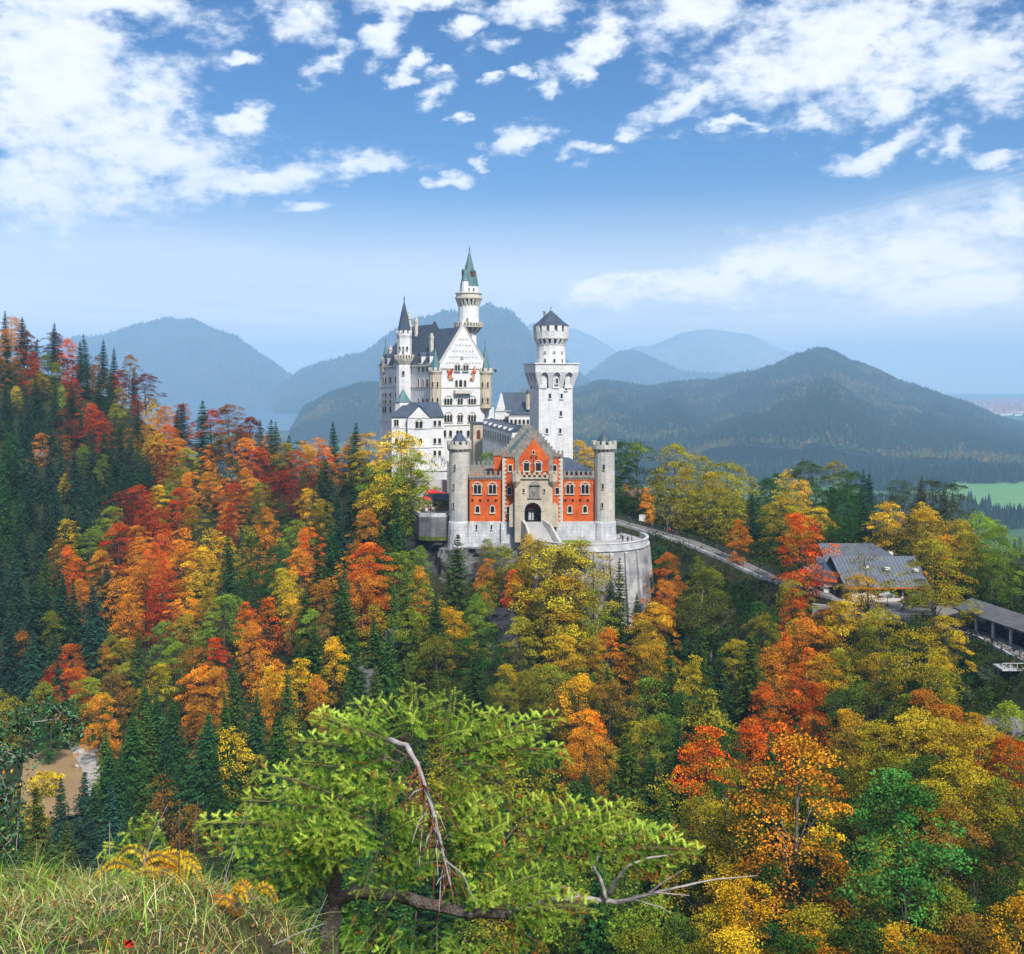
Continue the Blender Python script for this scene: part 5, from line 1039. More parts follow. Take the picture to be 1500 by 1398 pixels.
# what stands where, read off the photograph: column, row of the tip, kind, colour, share of colour (rest green), height
A = """8,455,s,S 15,464,b,O 35,464,s,S 40,486,b,D 50,496,s,S 76,487,b,D 79,472,s,S 98,496,b,r 90,502,b,R 128,489,s,S 118,500,s,S 151,497,s,S 132,514,b,O,.8 146,520,b,o 166,510,s,S 189,520,b,o 171,542,b,R
196,538,s,S 214,548,b,D 210,566,b,R 219,576,b,Y,.8 241,594,b,O 20,526,b,o,.5 45,515,b,R 71,520,b,g 10,498,s,S 60,546,b,y 86,516,b,D 105,527,b,D 100,546,b,R 126,531,s,S 146,546,s,S 160,541,s,S 181,546,b,D 55,552,s,S
80,561,s,S 106,558,s,S 26,566,n,Y 10,561,s,S 40,570,s,S 90,566,n,L 130,590,b,R 143,602,b,R 151,580,s,S 170,590,b,y 176,612,b,G 191,615,b,o 202,610,s,S 221,636,n,Y 186,641,s,S 160,640,s,S 140,626,s,S 120,601,s,S
100,598,s,S 76,602,s,S 60,590,s,S 30,600,s,S 92,636,x,o 95,600,b,D 95,695,n,Y 121,653,n,g 150,667,n,g 50,642,s,S 70,652,s,S 90,645,s,S 111,655,s,S 20,662,s,S 36,684,s,S 60,694,s,S 80,706,s,S 105,712,s,S 125,700,s,S 143,692,s,S
165,690,s,S 181,680,s,S 205,670,s,S 66,655,x,O 10,640,s,s 8,700,s,s 265,590,s,S 255,597,s,S 270,592,b,R 284,590,b,g 298,586,s,S 311,600,b,R 340,593,b,o 329,602,b,O 361,612,b,D 381,615,s,F 396,614,s,F 406,618,s,F 350,626,b,o,.7
300,620,b,Y 321,616,b,y 235,600,b,O 250,621,b,r 230,651,b,D 261,641,b,O 276,656,b,y 290,640,b,Y 305,651,b,O 321,646,b,o 340,641,b,O,.7 361,641,b,O 395,637,b,O 416,650,b,y 380,656,b,R 431,660,b,R 446,646,b,O 466,641,b,O
476,650,b,r 455,652,b,Y 491,617,s,S 516,619,s,S 501,652,b,O 521,636,b,O 541,633,b,Y 561,630,b,g 580,631,b,Y,.7,16,238 596,642,b,L,.8,17,236 575,655,b,L 604,668,b,g,.8,14,233 530,662,b,y 551,682,b,g 481,672,s,S 511,692,s,S 496,722,s,S 522,700,s,s
250,691,b,o 281,691,b,O 310,692,b,O 331,700,b,O 345,706,b,R 340,738,n,R 371,700,b,O 386,707,b,y,.6 411,690,b,D 431,703,b,D 396,742,b,O 451,716,b,Y 471,731,b,y 431,761,b,g 401,800,b,G 455,772,b,r 441,802,b,O 421,832,b,Y,.7
470,790,s,k 490,762,s,s 501,832,s,s 540,720,n,Y 534,748,b,O 566,700,n,R 592,702,s,s 581,722,s,s 601,748,s,s 560,760,s,s 546,797,b,r,1,17 528,842,b,O 576,812,b,g 592,806,b,g 613,836,n,g 620,800,n,g 450,860,s,k
201,712,b,R 216,724,b,R 181,719,b,D 266,714,b,R 246,706,b,g 234,712,b,Y 110,746,n,Y 131,776,b,g 93,790,n,o 104,800,n,r 86,830,s,k 150,806,b,O,.8 166,742,b,g 171,766,b,R 206,771,b,O 200,800,b,O 226,792,b,r 271,791,b,O,.8
286,742,b,y 291,802,b,Y 216,822,b,O 191,872,b,O,.8 241,831,b,R 266,866,b,O,.7 121,850,n,O 76,896,n,g 61,762,s,S 31,746,s,S 20,802,s,S 51,852,s,S 91,842,s,S 111,852,s,S 141,852,s,S 31,925,n,o 111,944,b,r 151,946,b,O,.6
181,935,b,y 200,922,s,k 160,930,b,g 241,911,b,g 271,900,b,y 256,941,b,g 286,951,b,o 11,902,s,S 45,922,s,S 76,922,s,S 130,900,s,S 90,960,s,S 81,970,n,R 100,976,b,r 60,1000,n,y 72,1022,n,G 166,986,b,o 150,1016,b,O,.8
131,992,b,g 191,971,b,y 236,976,b,y 281,981,b,o 300,976,b,O,.9 236,1011,s,s 261,1021,s,s 211,1031,s,k 191,1046,s,s 151,1071,s,k 160,1092,s,s 65,1131,u,Y 88,1136,s,S 122,1131,s,S 60,1152,s,k 141,1152,s,S 171,1141,s,S 236,1133,x,o
201,1111,s,s 181,1101,s,s 301,1041,s,s 331,1021,s,s 311,862,b,y,.6 331,872,b,g 361,884,n,r 366,912,n,O 315,936,b,R,1,11 311,976,b,O 421,846,n,Y 426,872,n,Y 430,900,x,R 471,851,b,o,.6 456,892,b,g 511,852,s,k 481,900,b,o 491,936,n,Y
396,976,n,Y 406,968,n,O 386,992,n,O 441,966,n,Y 466,991,n,O 346,972,s,k 421,972,s,k 376,1012,s,s 461,906,s,s 526,932,s,k 556,902,s,s 571,922,s,s 546,972,s,k 591,892,b,g 601,862,s,k 336,1066,n,Y 350,1063,n,Y 411,1042,s,s 441,1052,s,k
481,1052,s,s 501,992,s,k 301,1062,s,s 321,1092,s,s 664,781,s,k,1,22 606,806,n,g 614,832,n,O 716,791,n,y,.5,13,217 736,801,b,g,.8,15,214 711,820,n,O,1,13,213 755,836,n,r,1,13,209 771,782,n,O 791,791,b,y,.9,20,207 815,797,b,Y,.7,19,206 851,795,b,y,.85,19,206.5 831,842,b,Y,.8,15,203 801,872,b,y,.5,13,202 866,862,b,y,.9,14,203 696,872,n,g
701,882,b,g 641,866,s,k 626,896,b,O,.7 661,892,b,Y 646,932,b,y 721,922,b,G 701,962,s,k 761,902,b,y,.6 836,900,b,Y,1 821,932,b,Y 861,932,b,Y 891,922,b,O 751,972,b,Y 731,1002,b,y 781,982,b,y 801,972,b,g 851,987,b,Y 871,1002,b,O
821,1012,b,o 891,1002,b,o 861,1042,b,O 781,1042,b,G 851,1075,b,O 907,818,s,k,1,17,207.5 933,869,s,k,1,18,205 976,810,b,O,.85,16,216 971,850,b,O 961,882,b,O 946,912,b,Y 956,942,b,Y 1021,836,t,g 1041,831,t,y 1061,888,u,P 1081,872,b,G 986,930,s,k 1011,962,n,Y
1056,945,s,s 1081,937,b,y 1101,930,s,k 1121,902,b,y,.7 1165,864,n,r 1151,930,n,r 1184,950,n,r 1131,952,n,O 1181,910,b,O 1121,1000,n,r 1191,1000,b,r 1160,850,b,y 1111,882,b,G 951,1050,b,y 961,1045,b,Y 991,1061,s,s 926,1072,s,k
1031,1066,n,r,1,17 1100,1055,n,r 1066,1066,b,y 1071,1112,t,y 1126,1072,s,s 1156,1075,t,O,.8,25 1051,1182,b,y 1041,1232,b,y 1081,1272,b,Y 1101,1292,b,Y 1181,1132,b,y 1021,1172,b,o 1051,1332,b,Y 1111,1242,b,G 1121,1262,b,G
1271,786,x,o,1,17,193 1261,842,b,O,.7,14,190 1236,882,b,O 1216,892,b,O 1291,892,b,y 1371,790,b,y,.8,19,188 1351,852,b,y 1396,862,b,O 1341,872,b,g 1386,902,b,Y 1341,922,t,y 1281,922,b,g 1231,952,b,o 1291,957,b,Y 1211,962,b,Y 1271,1002,b,g 1231,1012,b,y
1346,992,b,Y 1381,977,b,y 1371,962,n,O 1426,986,u,G 1411,1002,u,F 1361,1012,b,O 1391,1032,b,O 1341,1022,b,Y 1241,1040,b,Y 1431,1046,b,O 1481,1030,b,L 1425,957,u,G 1440,975,u,F 1400,960,u,G 1455,990,u,k 1410,1030,u,F 1290,1062,b,y 1341,1042,b,Y 1381,1052,b,O 1431,1062,b,Y
1211,1102,b,y 1261,1112,b,y 1311,1102,b,o 1361,1112,b,Y 1411,1122,b,O 1371,1142,b,O 1391,1182,b,o 1331,1146,b,E,1,23 1281,1152,b,y 1471,1146,b,o 1461,1182,b,y 1481,1212,b,Y 1371,1287,b,y 1396,1302,b,y 1441,1252,b,G 1481,1312,b,Y 1321,1357,b,O
1371,1372,b,o 1401,1292,b,y 1216,1332,b,y 1251,1352,b,G 1421,1342,b,o 1486,1082,b,r 1181,1252,b,G 1181,1372,b,O 1161,1376,b,G 1001,1352,b,y 951,1362,b,g 1081,1362,b,Y 910,645,b,G,.9,20,268 936,648,b,g,.3,20,266 851,645,b,Y 862,657,b,Y 884,650,b,y
986,650,b,y,.8,20,258 1011,686,b,y,.7,17,250 1061,675,b,y,.75,18,254 1041,692,b,y,.6,17,247 1076,682,b,y,.6,18,256 951,716,n,O,1,8,247 1080,762,n,O,1,15,219 1141,725,b,y,.85,19,239 1101,702,s,S 1126,702,b,G,.8,17,262 1180,752,b,r,.9,20,204 1166,702,b,Y,.5,18,262 1186,676,b,k,1,22,285 1216,675,b,y,.4,22,290 1241,690,b,G,.8,20,283 1196,742,b,Y,.45,15,236 1266,688,s,S,1,22,280 1296,736,b,Y,.55,15,228
1311,702,b,F,1,20,262 1346,696,s,F,1,22,268 1366,702,b,F,1,21,262 1401,706,b,F,1,21,258 1386,712,s,F,1,21,252 1351,746,b,Y,.45,17,224 1331,762,b,G,1,14,228 1431,752,b,L,.85,19,214 1461,772,b,L,.7,17,206 1401,762,b,y,.5,16,212 1421,782,b,y,.5,15,203 1396,782,n,O,1,10,206 1481,790,s,k 1496,786,s,k 1451,802,b,g 1441,872,b,g 961,802,u,G 981,822,u,G 1086,852,u,G 1105,870,u,G 1060,850,u,k 1025,815,n,g,1,9""".split()
def skyline(px): return np.interp(px, [0,40,80,130,200,225,250,300,340,380,440,480,520,560,600,614,640,838,842,870,905,1000,1090,1110,1160,1200,1260,1320,1400,1430,1500],
                                  [454,468,474,489,522,578,590,585,592,612,640,617,619,628,630,655,655,655,648,645,645,648,685,700,678,672,685,695,703,748,762])
YS = np.linspace(76, 470, 260)
TREES = []
def place_anchors():
    for i, s in enumerate(A):
        f = s.split(','); px, py, k, c = float(f[0]), float(f[1]), f[2], f[3]
        al = float(f[4]) if len(f) > 4 else (1.0 if k == 's' else {'O': .74, 'Y': .64, 'y': .55, 'o': .55, 'R': 1, 'r': .9, 'D': 1, 'g': .7}.get(c, .9))
        r = random.Random(i * 7 + 3); hmax = py < 620 and px < 240
        h = float(f[5]) if len(f) > 5 else {'b': 13.2, 't': 21, 'n': 13, 'u': 4.5, 'x': 11, 's': 18}[k] * (.80 if hmax else 1) * r.uniform(.9, 1.12)
        xs = X(px, YS); g = ground(xs, YS); zt = Z(py, YS); fn = zt - (g + h)
        ok = np.ones(len(YS), bool)
        if px < 235 and py < 700: ok &= YS > 300
        if 600 < px < 960: ok &= YS < 224 if py > 770 else (YS > 232)
        if px > 955 and py < 780: ok &= YS > 232
        if px > 1340 and 740 < py < 900: ok &= YS > 200
        if 950 < px and 790 < py < 1000: ok &= YS < 232
        if 1140 < px < 1340 and 835 < py < 870: ok &= (YS < 196)
        if 1200 < px < 1345 and 770 < py < 835 and k in 'x': ok &= YS < 196
        if py < 1300: ok &= YS > 92
        if k == 'u' and px > 940: ok &= YS < 226
        if len(f) > 6: ok = np.abs(YS - float(f[6])) < .8
        sg = np.where((fn[:-1] > 0) & (fn[1:] <= 0) & ok[1:])[0]
        if len(sg): j = sg[0] + 1
        else: a = np.where(ok, np.abs(fn), 1e9); j = int(a.argmin())
        Y = float(YS[j]); hh = float(zt[j] - g[j]); hh = min(max(hh, h * .72), h * 1.35)
        TREES.append(dict(x=float(xs[j]), y=Y, z=float(zt[j]) - hh, h=hh, k=k, c=c, al=al, r=r.random(), a=True, px=px, py=py))
place_anchors()
# ---- the rest of the wood: spaced stems whose kind and colour follow the trees round them
def road_dist(x, y):
    d = 1e9
    for (x0, y0, _), (x1, y1, _) in zip(RW, RW[1:]):
        t = ((x - x0) * (x1 - x0) + (y - y0) * (y1 - y0)) / ((x1 - x0) ** 2 + (y1 - y0) ** 2); t = min(max(t, 0), 1)
        d = min(d, math.hypot(x - x0 - t * (x1 - x0), y - y0 - t * (y1 - y0)))
    return d
def fill():
    r = rs(77); AP = np.array([(t['px'], t['py'] + .3 * t['h'] * FPX / t['y']) for t in TREES]); n0 = len(TREES)
    P = [(t['x'], t['y'], 4.2 if t['k'] != 'u' else 2.5) for t in TREES]
    AX = np.array([(t['px'], t['y'], t['py'], t['h'] * FPX / t['y'], (t['h'] * (.6 if t['k'] == 'b' else .34)) * FPX / t['y'] / 2) for t in TREES])
    for it in range(22000):
        y = 96 + 380 * r.uniform() ** 1.0; x = r.uniform(-.54, .54) * y
        px = 750 + x / y * FPX
        if abs(x - 2) < 19 and 209 < y < 262: continue
        if -50 < x < -8 and 262 < y < 338: continue
        if math.hypot(x - 11.5, y - 224) < 18: continue
        if road_dist(x, y) < 5.0 and y > 160: continue
        if 62 < x < 84 and 196 < y < 222: continue
        if math.hypot((x + 89) / 11.5, (y - 198) / 25) < 1: continue
        m = 4.7 + (y / 470) * 2.0
        if any((x - a) ** 2 + (y - b) ** 2 < max(m, c) ** 2 * .9 for a, b, c in P if abs(x - a) < m and abs(y - b) < m): continue
        g = gz(x, y); h = r.uniform(11, 16.5); pyc = HOR - (g + h * .7) / y * FPX
        d = np.hypot(AP[:, 0] - px, (AP[:, 1] - pyc) * 1.1) * r.uniform(.8, 1.25, n0); j = int(d.argmin()); t = TREES[j]; k = t['k']
        if d[j] > 90 and pyc > 1398: pass
        if k in 'ux': k = 'b'
        cc_, aa_ = t['c'], t['al']
        if 280 < px < 900 and pyc > 1130 and t['c'] in 'OorRDY': k, cc_, aa_ = [('s', 's', 1), ('b', 'k', .8), ('b', 'G', .9), ('b', 'y', .4)][r.randint(4)]
        elif px > 330 and not (y > 232 and px > 950) and r.uniform() < (.55 if px > 650 else .38): k, cc_, aa_ = [('s', 's', 1), ('s', 'k', 1), ('b', 'k', .8), ('b', 'G', .9), ('b', 'y', .4)][r.randint(5)]
        if k == 's': h *= 1.15
        top = HOR - (g + h) / y * FPX; lim = skyline(px) + (16 if px < 245 else 6)
        if 600 < px < 962 and y < 262: lim = max(lim, np.interp(px, [600, 640, 700, 870, 890, 962], [800, 835, 815, 800, 905, 915]))
        if px > 950 and y < 232: lim = max(lim, np.interp(px, [950, 1010, 1135, 1150, 1400, 1420, 1500], [850, 850, 890, 890, 905, 990, 1050]))
        if px < 210 and y < 196: lim = max(lim, np.interp(px, [0, 60, 100, 150, 210], [1180, 1165, 1185, 1175, 1120]))
        ov = (AX[:, 1] > y + 1) & (np.abs(AX[:, 0] - px) < (AX[:, 4] + h * .25 * FPX / y) * .75)
        if ov.any(): lim = max(lim, float((AX[ov, 2] + (.22 if (px < 245 or (px > 950 and y > 232)) else .42) * AX[ov, 3]).max()))
        if top < lim: h -= (lim - top) * y / FPX
        if h < 4.0: continue
        if 690 < px < 1400 and 190 < y < 232 and top > 1e9: continue
        P.append((x, y, m)); TREES.append(dict(x=x, y=y, z=g - .3, h=h, k=k, c=cc_, al=aa_, r=r.uniform(), a=False, px=px, py=HOR - (g + h) / y * FPX))
fill()
def visible_rank():
    W_, H_ = 500, 466; buf = np.zeros((H_, W_), bool); s = 1 / 3.
    for t in sorted(TREES, key=lambda t: t['y']):
        wd = t['h'] * {'b': .62, 't': .4, 'n': .38, 'u': 1.2, 'x': .6, 's': .28}[t['k']] * FPX / t['y'] * s; hp = t['h'] * .9 * FPX / t['y'] * s
        x0, x1 = int(t['px'] * s - wd / 2), int(t['px'] * s + wd / 2) + 1; y0 = int(t['py'] * s); y1 = int(y0 + hp) + 1
        x0, x1, y0, y1 = max(x0, 0), min(x1, W_), max(y0, 0), min(y1, H_)
        if x1 <= x0 or y1 <= y0: t['v'] = 0; continue
        sub = buf[y0:y1, x0:x1]; t['v'] = int((~sub).sum())
        if t['k'] != 'x': sub[:] = True
visible_rank()
ORD = ['', 'first', 'second', 'third', 'fourth', 'fifth', 'sixth', 'seventh', 'eighth', 'ninth', 'tenth', 'eleventh', 'twelfth', 'thirteenth', 'fourteenth', 'fifteenth', 'sixteenth']
RG = [(0,120,430,560,'on the crest of the hill rising at the left edge'),(120,245,430,560,'on the right shoulder of the crested hill'),(0,120,560,640,'just under the hill crest by the left edge'),(120,245,560,640,'just under the right shoulder of the hill'),
      (0,120,640,740,'on the dark spruce face beside the pale cliff'),(120,245,640,740,'at the foot of the dark spruce face'),(245,330,560,640,'on the skyline before the far lake'),(330,470,560,660,'on the low skyline in front of the lake'),(470,620,600,680,'on the skyline just left of the castle'),
      (245,360,640,740,'on the orange slope below the lake'),(360,470,640,740,'on the red slope right below the lake'),(470,640,680,790,'beside the visitor terrace left of the castle'),(0,120,740,840,'on the lower dark slope at the left edge'),(120,245,740,840,'on the orange slope right of the dark spruces'),
      (245,360,740,840,'in the middle of the orange slope'),(360,470,740,840,'on the green gold slope left of the tall spruces'),(470,650,790,880,'around the flame coloured maple below the terrace'),(0,120,840,960,'on the dark slope above the brown stream'),(120,245,840,960,'in the orange band above the stream'),
      (245,360,840,960,'on the olive slope above the stream trees'),(360,470,840,960,'on the mixed slope between olive and orange trees'),(470,650,880,980,'around the small grey rock faces'),(0,130,960,1120,'along the far bank of the brown stream'),(130,245,960,1080,'right of the brown stream bank'),
      (245,360,960,1080,'in the spruce belt right of the stream'),(360,470,960,1100,'in the spruce belt left of the foreground spruce'),(0,245,1080,1300,'in front of the brown stream'),(245,480,1080,1300,'in the dark wood behind the yellow fern'),(470,650,980,1300,'behind the top of the foreground spruce'),
      (650,760,770,900,'below the left gatehouse tower'),(760,880,770,870,'growing up against the bastion'),(880,960,770,960,'at the foot of the bastion wall'),(650,760,900,1000,'in the gully below the gatehouse'),(760,880,870,960,'on the gold slope under the bastion'),(650,760,1000,1130,'right behind the foreground spruce tip'),
      (760,900,960,1060,'on the gold slope above the foreground spruce'),(760,960,1060,1400,'seen just over the foreground spruce'),(840,900,620,770,'behind the right gatehouse tower'),(900,1110,620,770,'along the upper side of the castle drive'),(1110,1250,640,800,'on the rounded hill behind the inn'),(1250,1420,660,800,'behind the grey roofed inn'),
      (1420,1500,720,900,'above the covered shelter'),(960,1110,770,870,'on the bank below the castle drive'),(960,1110,870,960,'right of the bastion foot'),(900,1010,960,1080,'below the bastion and its spruces'),(1010,1110,960,1080,'left of the tall fiery tree'),(1110,1210,800,960,'beside the drive left of the inn'),
      (1110,1210,960,1080,'around the fiery tree below the drive'),(1210,1330,800,930,'in front of the grey roofed inn'),(1330,1420,780,930,'between the inn and the covered shelter'),(1210,1330,930,1060,'below the inn terrace'),(1330,1420,930,1060,'below the path left of the shelter'),(1420,1500,900,1120,'on the bank under the covered shelter'),
      (960,1090,1080,1220,'above the right tips of the foreground spruce'),(1090,1210,1080,1220,'around the tall pale trunked tree'),(1210,1300,1060,1200,'above and left of the emerald tree'),(1300,1420,1060,1200,'above the emerald green tree'),(1420,1500,1120,1260,'at the right edge level with the emerald tree'),
      (960,1110,1220,1400,'below the right tips of the foreground spruce'),(1110,1260,1220,1400,'at the foot of the pale trunked tree'),(1260,1400,1200,1400,'around the foot of the emerald tree'),(1400,1500,1260,1400,'in the bottom right corner')]
def region(px, py):
    for x0, x1, y0, y1, t in RG:
        if x0 <= px < x1 and y0 <= py < y1: return t
    b = min(RG, key=lambda q: math.hypot((q[0] + q[1]) / 2 - px, (q[2] + q[3]) / 2 - py)); return b[4]
def plant():
    sp = sorted([t for t in TREES if t['k'] == 's' and (t['v'] > 5 or t['a'])], key=lambda t: -t['v'] - 1000 * t['a'])
    br = sorted([t for t in TREES if t['k'] in 'btnx' and (t['v'] > 5 or t['a'])], key=lambda t: -t['v'] - 1000 * t['a'])
    bu = [t for t in TREES if t['k'] == 'u']
    one = sp[:296] + br[:296] + bu; ids = set(id(t) for t in one); rest = [t for t in TREES if id(t) not in ids and (t['v'] > 1 or t['y'] < 140)]
    print('trees: spruce', len(sp), 'broad', len(br), 'bush', len(bu), 'rest', len(rest), 'all', len(TREES))
    byl = {}
    for t in TREES:
        if t['px'] > 900 and t['py'] > 930 and t['c'] in 'Yy' and (t['r'] * 29) % 1 < .42: t['c'] = 'g' if (t['r'] * 31) % 1 < .5 else 'k'
    for t in TREES:
        if t['px'] > 650 and t['y'] < 225 and (t['r'] * 13) % 1 < .5: t['c'] = {'O': 'Y', 'o': 'y'}.get(t['c'], t['c'])
    for t in one:
        V_ = KIND[t['k']]; v = V_[int(t['r'] * 997) % len(V_)]; s = t['h'] / v['h']; nm = {'s': 'spruce_tree', 'u': 'shrub'}.get(t['k'], 'broadleaf_tree')
        e = empty(nm, (t['x'], t['y'], t['z']), t['r'] * 6.28); wj = {'b': 1.08, 's': 1.0}.get(t['k'], 1.0) * (.82 + .40 * ((t['r'] * 37) % 1)); e.scale = (s * wj, s * wj, s); e.rotation_euler[0] = .07 * (((t['r'] * 53) % 1) - .5) * 2; e.rotation_euler[1] = .07 * (((t['r'] * 71) % 1) - .5) * 2
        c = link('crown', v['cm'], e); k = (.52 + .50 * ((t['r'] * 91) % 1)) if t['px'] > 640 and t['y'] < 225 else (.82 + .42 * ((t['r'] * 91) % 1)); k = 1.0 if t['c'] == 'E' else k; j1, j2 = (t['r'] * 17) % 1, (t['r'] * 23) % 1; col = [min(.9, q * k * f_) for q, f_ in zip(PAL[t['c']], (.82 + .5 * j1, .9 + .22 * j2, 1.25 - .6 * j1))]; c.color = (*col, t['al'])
        if t['k'] != 'u': link('trunk', v['tm'], e)
        kind = {'s': 'spruce', 'u': 'shrub', 'b': 'broadleaf tree', 't': 'tall thin tree', 'n': 'narrow tree', 'x': 'half bare tree'}[t['k']]
        cy = t['py'] + .3 * t['h'] * FPX / t['y']; key = (CN[t['c']], kind, region(t['px'], cy)); byl.setdefault(key, []).append((t['px'], e))
        e['category'] = {'s': 'spruce', 'u': 'shrub'}.get(t['k'], 'tree')
        e['group'] = {'s': 'spruces on the wooded slopes', 'u': 'shrubs on the banks'}.get(t['k'], 'autumn trees on the wooded slopes')
    for (c, kind, rg), L_ in byl.items():
        L_.sort(key=lambda q: q[0]); n = len(L_)
        for i, (_, e) in enumerate(L_):
            if n == 1: q = ''
            elif n == 2: q = ['left ', 'right '][i]
            elif i == 0: q = 'leftmost '
            elif i == n - 1: q = 'rightmost '
            else: q = (ORD[i + 1] if i + 1 < len(ORD) else '%dth' % (i + 1)) + ' '
            e['label'] = (q + c + ' ' + kind + ' ' + rg) if q not in ('',) else c + ' ' + kind + ' ' + rg
    # further stems, past the count that stand as single trees: one mass
    QS, TI, FC = [], [], []; r = rs(5)
    for t in rest:
        V_ = KIND[t['k'] if t['k'] in 'sb' else 'b']; v = V_[int(t['r'] * 997) % len(V_)]; s = t['h'] / v['h']; n = min(len(v['Q']), 2400); idx = r.choice(len(v['Q']), n, replace=False)
        Q = v['Q'][idx]; c = Q.mean(1, keepdims=True); Q = c + (Q - c) * 1.7; a = t['r'] * 6.28; Rz = np.array([[math.cos(a), -math.sin(a), 0], [math.sin(a), math.cos(a), 0], [0, 0, 1]])
        Q = (Q @ Rz.T) * s + np.array([t['x'], t['y'], t['z']]); QS.append(Q); TI.append(v['ti'][idx]); FC.append(np.tile(list(PAL[t['c']]) + [1], (n, 1)))
    if QS:
        Q = np.concatenate(QS); ti = np.concatenate(TI); o = link('distant_wood', crown_mesh('distant_wood', Q, ti, ti, r.uniform(0, 1, len(ti)), M_farleaf, np.concatenate(FC))); tag(o, kind='stuff')
plant()
# ---- undergrowth on the slopes and cover on the far mountains
def undergrowth():
    r = rs(9); n = 12500; y = 76 + 300 * r.uniform(0, 1, n) ** 1.3; x = r.uniform(-.54, .54, n) * y; n2 = 4500; y[:n2] = r.uniform(165, 262, n2); x[:n2] = y[:n2] * r.uniform(.125, .53, n2)
    keep = ~((np.abs(x - 2) < 20) & (y > 209) & (y < 262)) & ~((x > -52) & (x < -6) & (y > 258) & (y < 340)) & (np.hypot(x - 11.5, y - 224) > 17) & (np.hypot((x + 90) / 14.5, (y - 198) / 26) > 1) & ~((x > 60) & (x < 86) & (y > 194) & (y < 222))
    keep &= np.array([road_dist(a, b) > 3.4 or b < 165 for a, b in zip(x, y)]); x, y = x[keep], y[keep]; z = ground(x, y); n = len(x); m = 26
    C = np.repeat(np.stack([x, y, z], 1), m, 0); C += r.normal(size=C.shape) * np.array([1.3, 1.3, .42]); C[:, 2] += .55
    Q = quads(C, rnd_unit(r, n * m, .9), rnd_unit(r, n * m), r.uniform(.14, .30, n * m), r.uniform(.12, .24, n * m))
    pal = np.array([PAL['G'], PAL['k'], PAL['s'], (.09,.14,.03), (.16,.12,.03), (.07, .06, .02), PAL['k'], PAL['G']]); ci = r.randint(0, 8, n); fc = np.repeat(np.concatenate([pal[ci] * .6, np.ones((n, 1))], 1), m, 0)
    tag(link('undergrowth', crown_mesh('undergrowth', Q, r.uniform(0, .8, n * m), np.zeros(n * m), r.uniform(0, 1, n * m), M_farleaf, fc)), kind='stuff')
undergrowth()
def far_cover():
    """small crowns all over the mountains and valley: each a six sided cone or lump of real size"""
    r = rs(12); QV, QF, FC, TI = [], [], [], []; nv = 0
    for fi, (V, T) in enumerate(FAR):
        if fi < 2: continue
        cnt = [0, 0, 5000, 14000, 20000, 22000, 85000][fi]; ni, nj = V.shape[:2]
        if fi == 6: w = (np.arange(int((nj - 1))) > -1).astype(float); lim = .70
        i = r.uniform(0, (ni - 1) * .74, cnt) if fi != 6 else (ni - 1) * .70 * r.uniform(0, 1, cnt) ** .9; j = r.uniform(0, nj - 1.01, cnt)
        i0, j0 = i.astype(int), j.astype(int); fi_, fj = (i - i0)[:, None], (j - j0)[:, None]
        p = (V[i0, j0] * (1 - fj) + V[i0, j0 + 1] * fj) * (1 - fi_) + (V[i0 + 1, j0] * (1 - fj) + V[i0 + 1, j0 + 1] * fj) * fi_
        scr = np.abs(p[:, 0] / p[:, 1]) < .53; p = p[scr]; FCL(p, r, fi, QV, FC, TI)
    # valley woods in belts
    for (cx, cy, rx, ry, n) in ((330, 1750, 420, 260, 2600), (760, 1680, 260, 160, 1800), (620, 2100, 420, 200, 2400), (100, 2350, 420, 420, 2600), (1000, 2500, 300, 500, 1200), (560, 1480, 90, 60, 260), (480, 1150, 120, 100, 500), (-300, 1500, 400, 500, 1500)):
        cx, cy, rx, ry, n = cx * FS, cy * FS, rx * FS, ry * FS, int(n * 1.6)
        a = r.uniform(0, 6.28, n); q = np.sqrt(r.uniform(0, 1, n)); p = np.stack([cx + rx * q * np.cos(a) * (1 + .3 * np.sin(3 * a)), cy + ry * q * np.sin(a), np.full(n, PL)], 1)
        ok = fbm(p[:, 0] * .009, p[:, 1] * .009, 6, 3) > .42; FCL(p[ok], r, 9, QV, FC, TI)
    V = np.concatenate(QV); n = len(V) // 7; base = np.arange(n)[:, None] * 7; F = np.concatenate([np.stack([base[:, 0] + k, base[:, 0] + (k + 1) % 6, base[:, 0] + 6], 1) for k in range(6)])
    fc = np.tile(np.concatenate(FC), (6, 1)); ti = np.tile(np.concatenate(TI), 6)
    me = np_mesh('mountain_forest', V, F, [M_farleaf], attrs={'fc': ('FACE', 'FLOAT_COLOR', fc), 'tint': ('FACE', 'FLOAT', ti), 'hue': ('FACE', 'FLOAT', ti), 'hue2': ('FACE', 'FLOAT', ti)})
    tag(link('mountain_forest', me), kind='stuff')
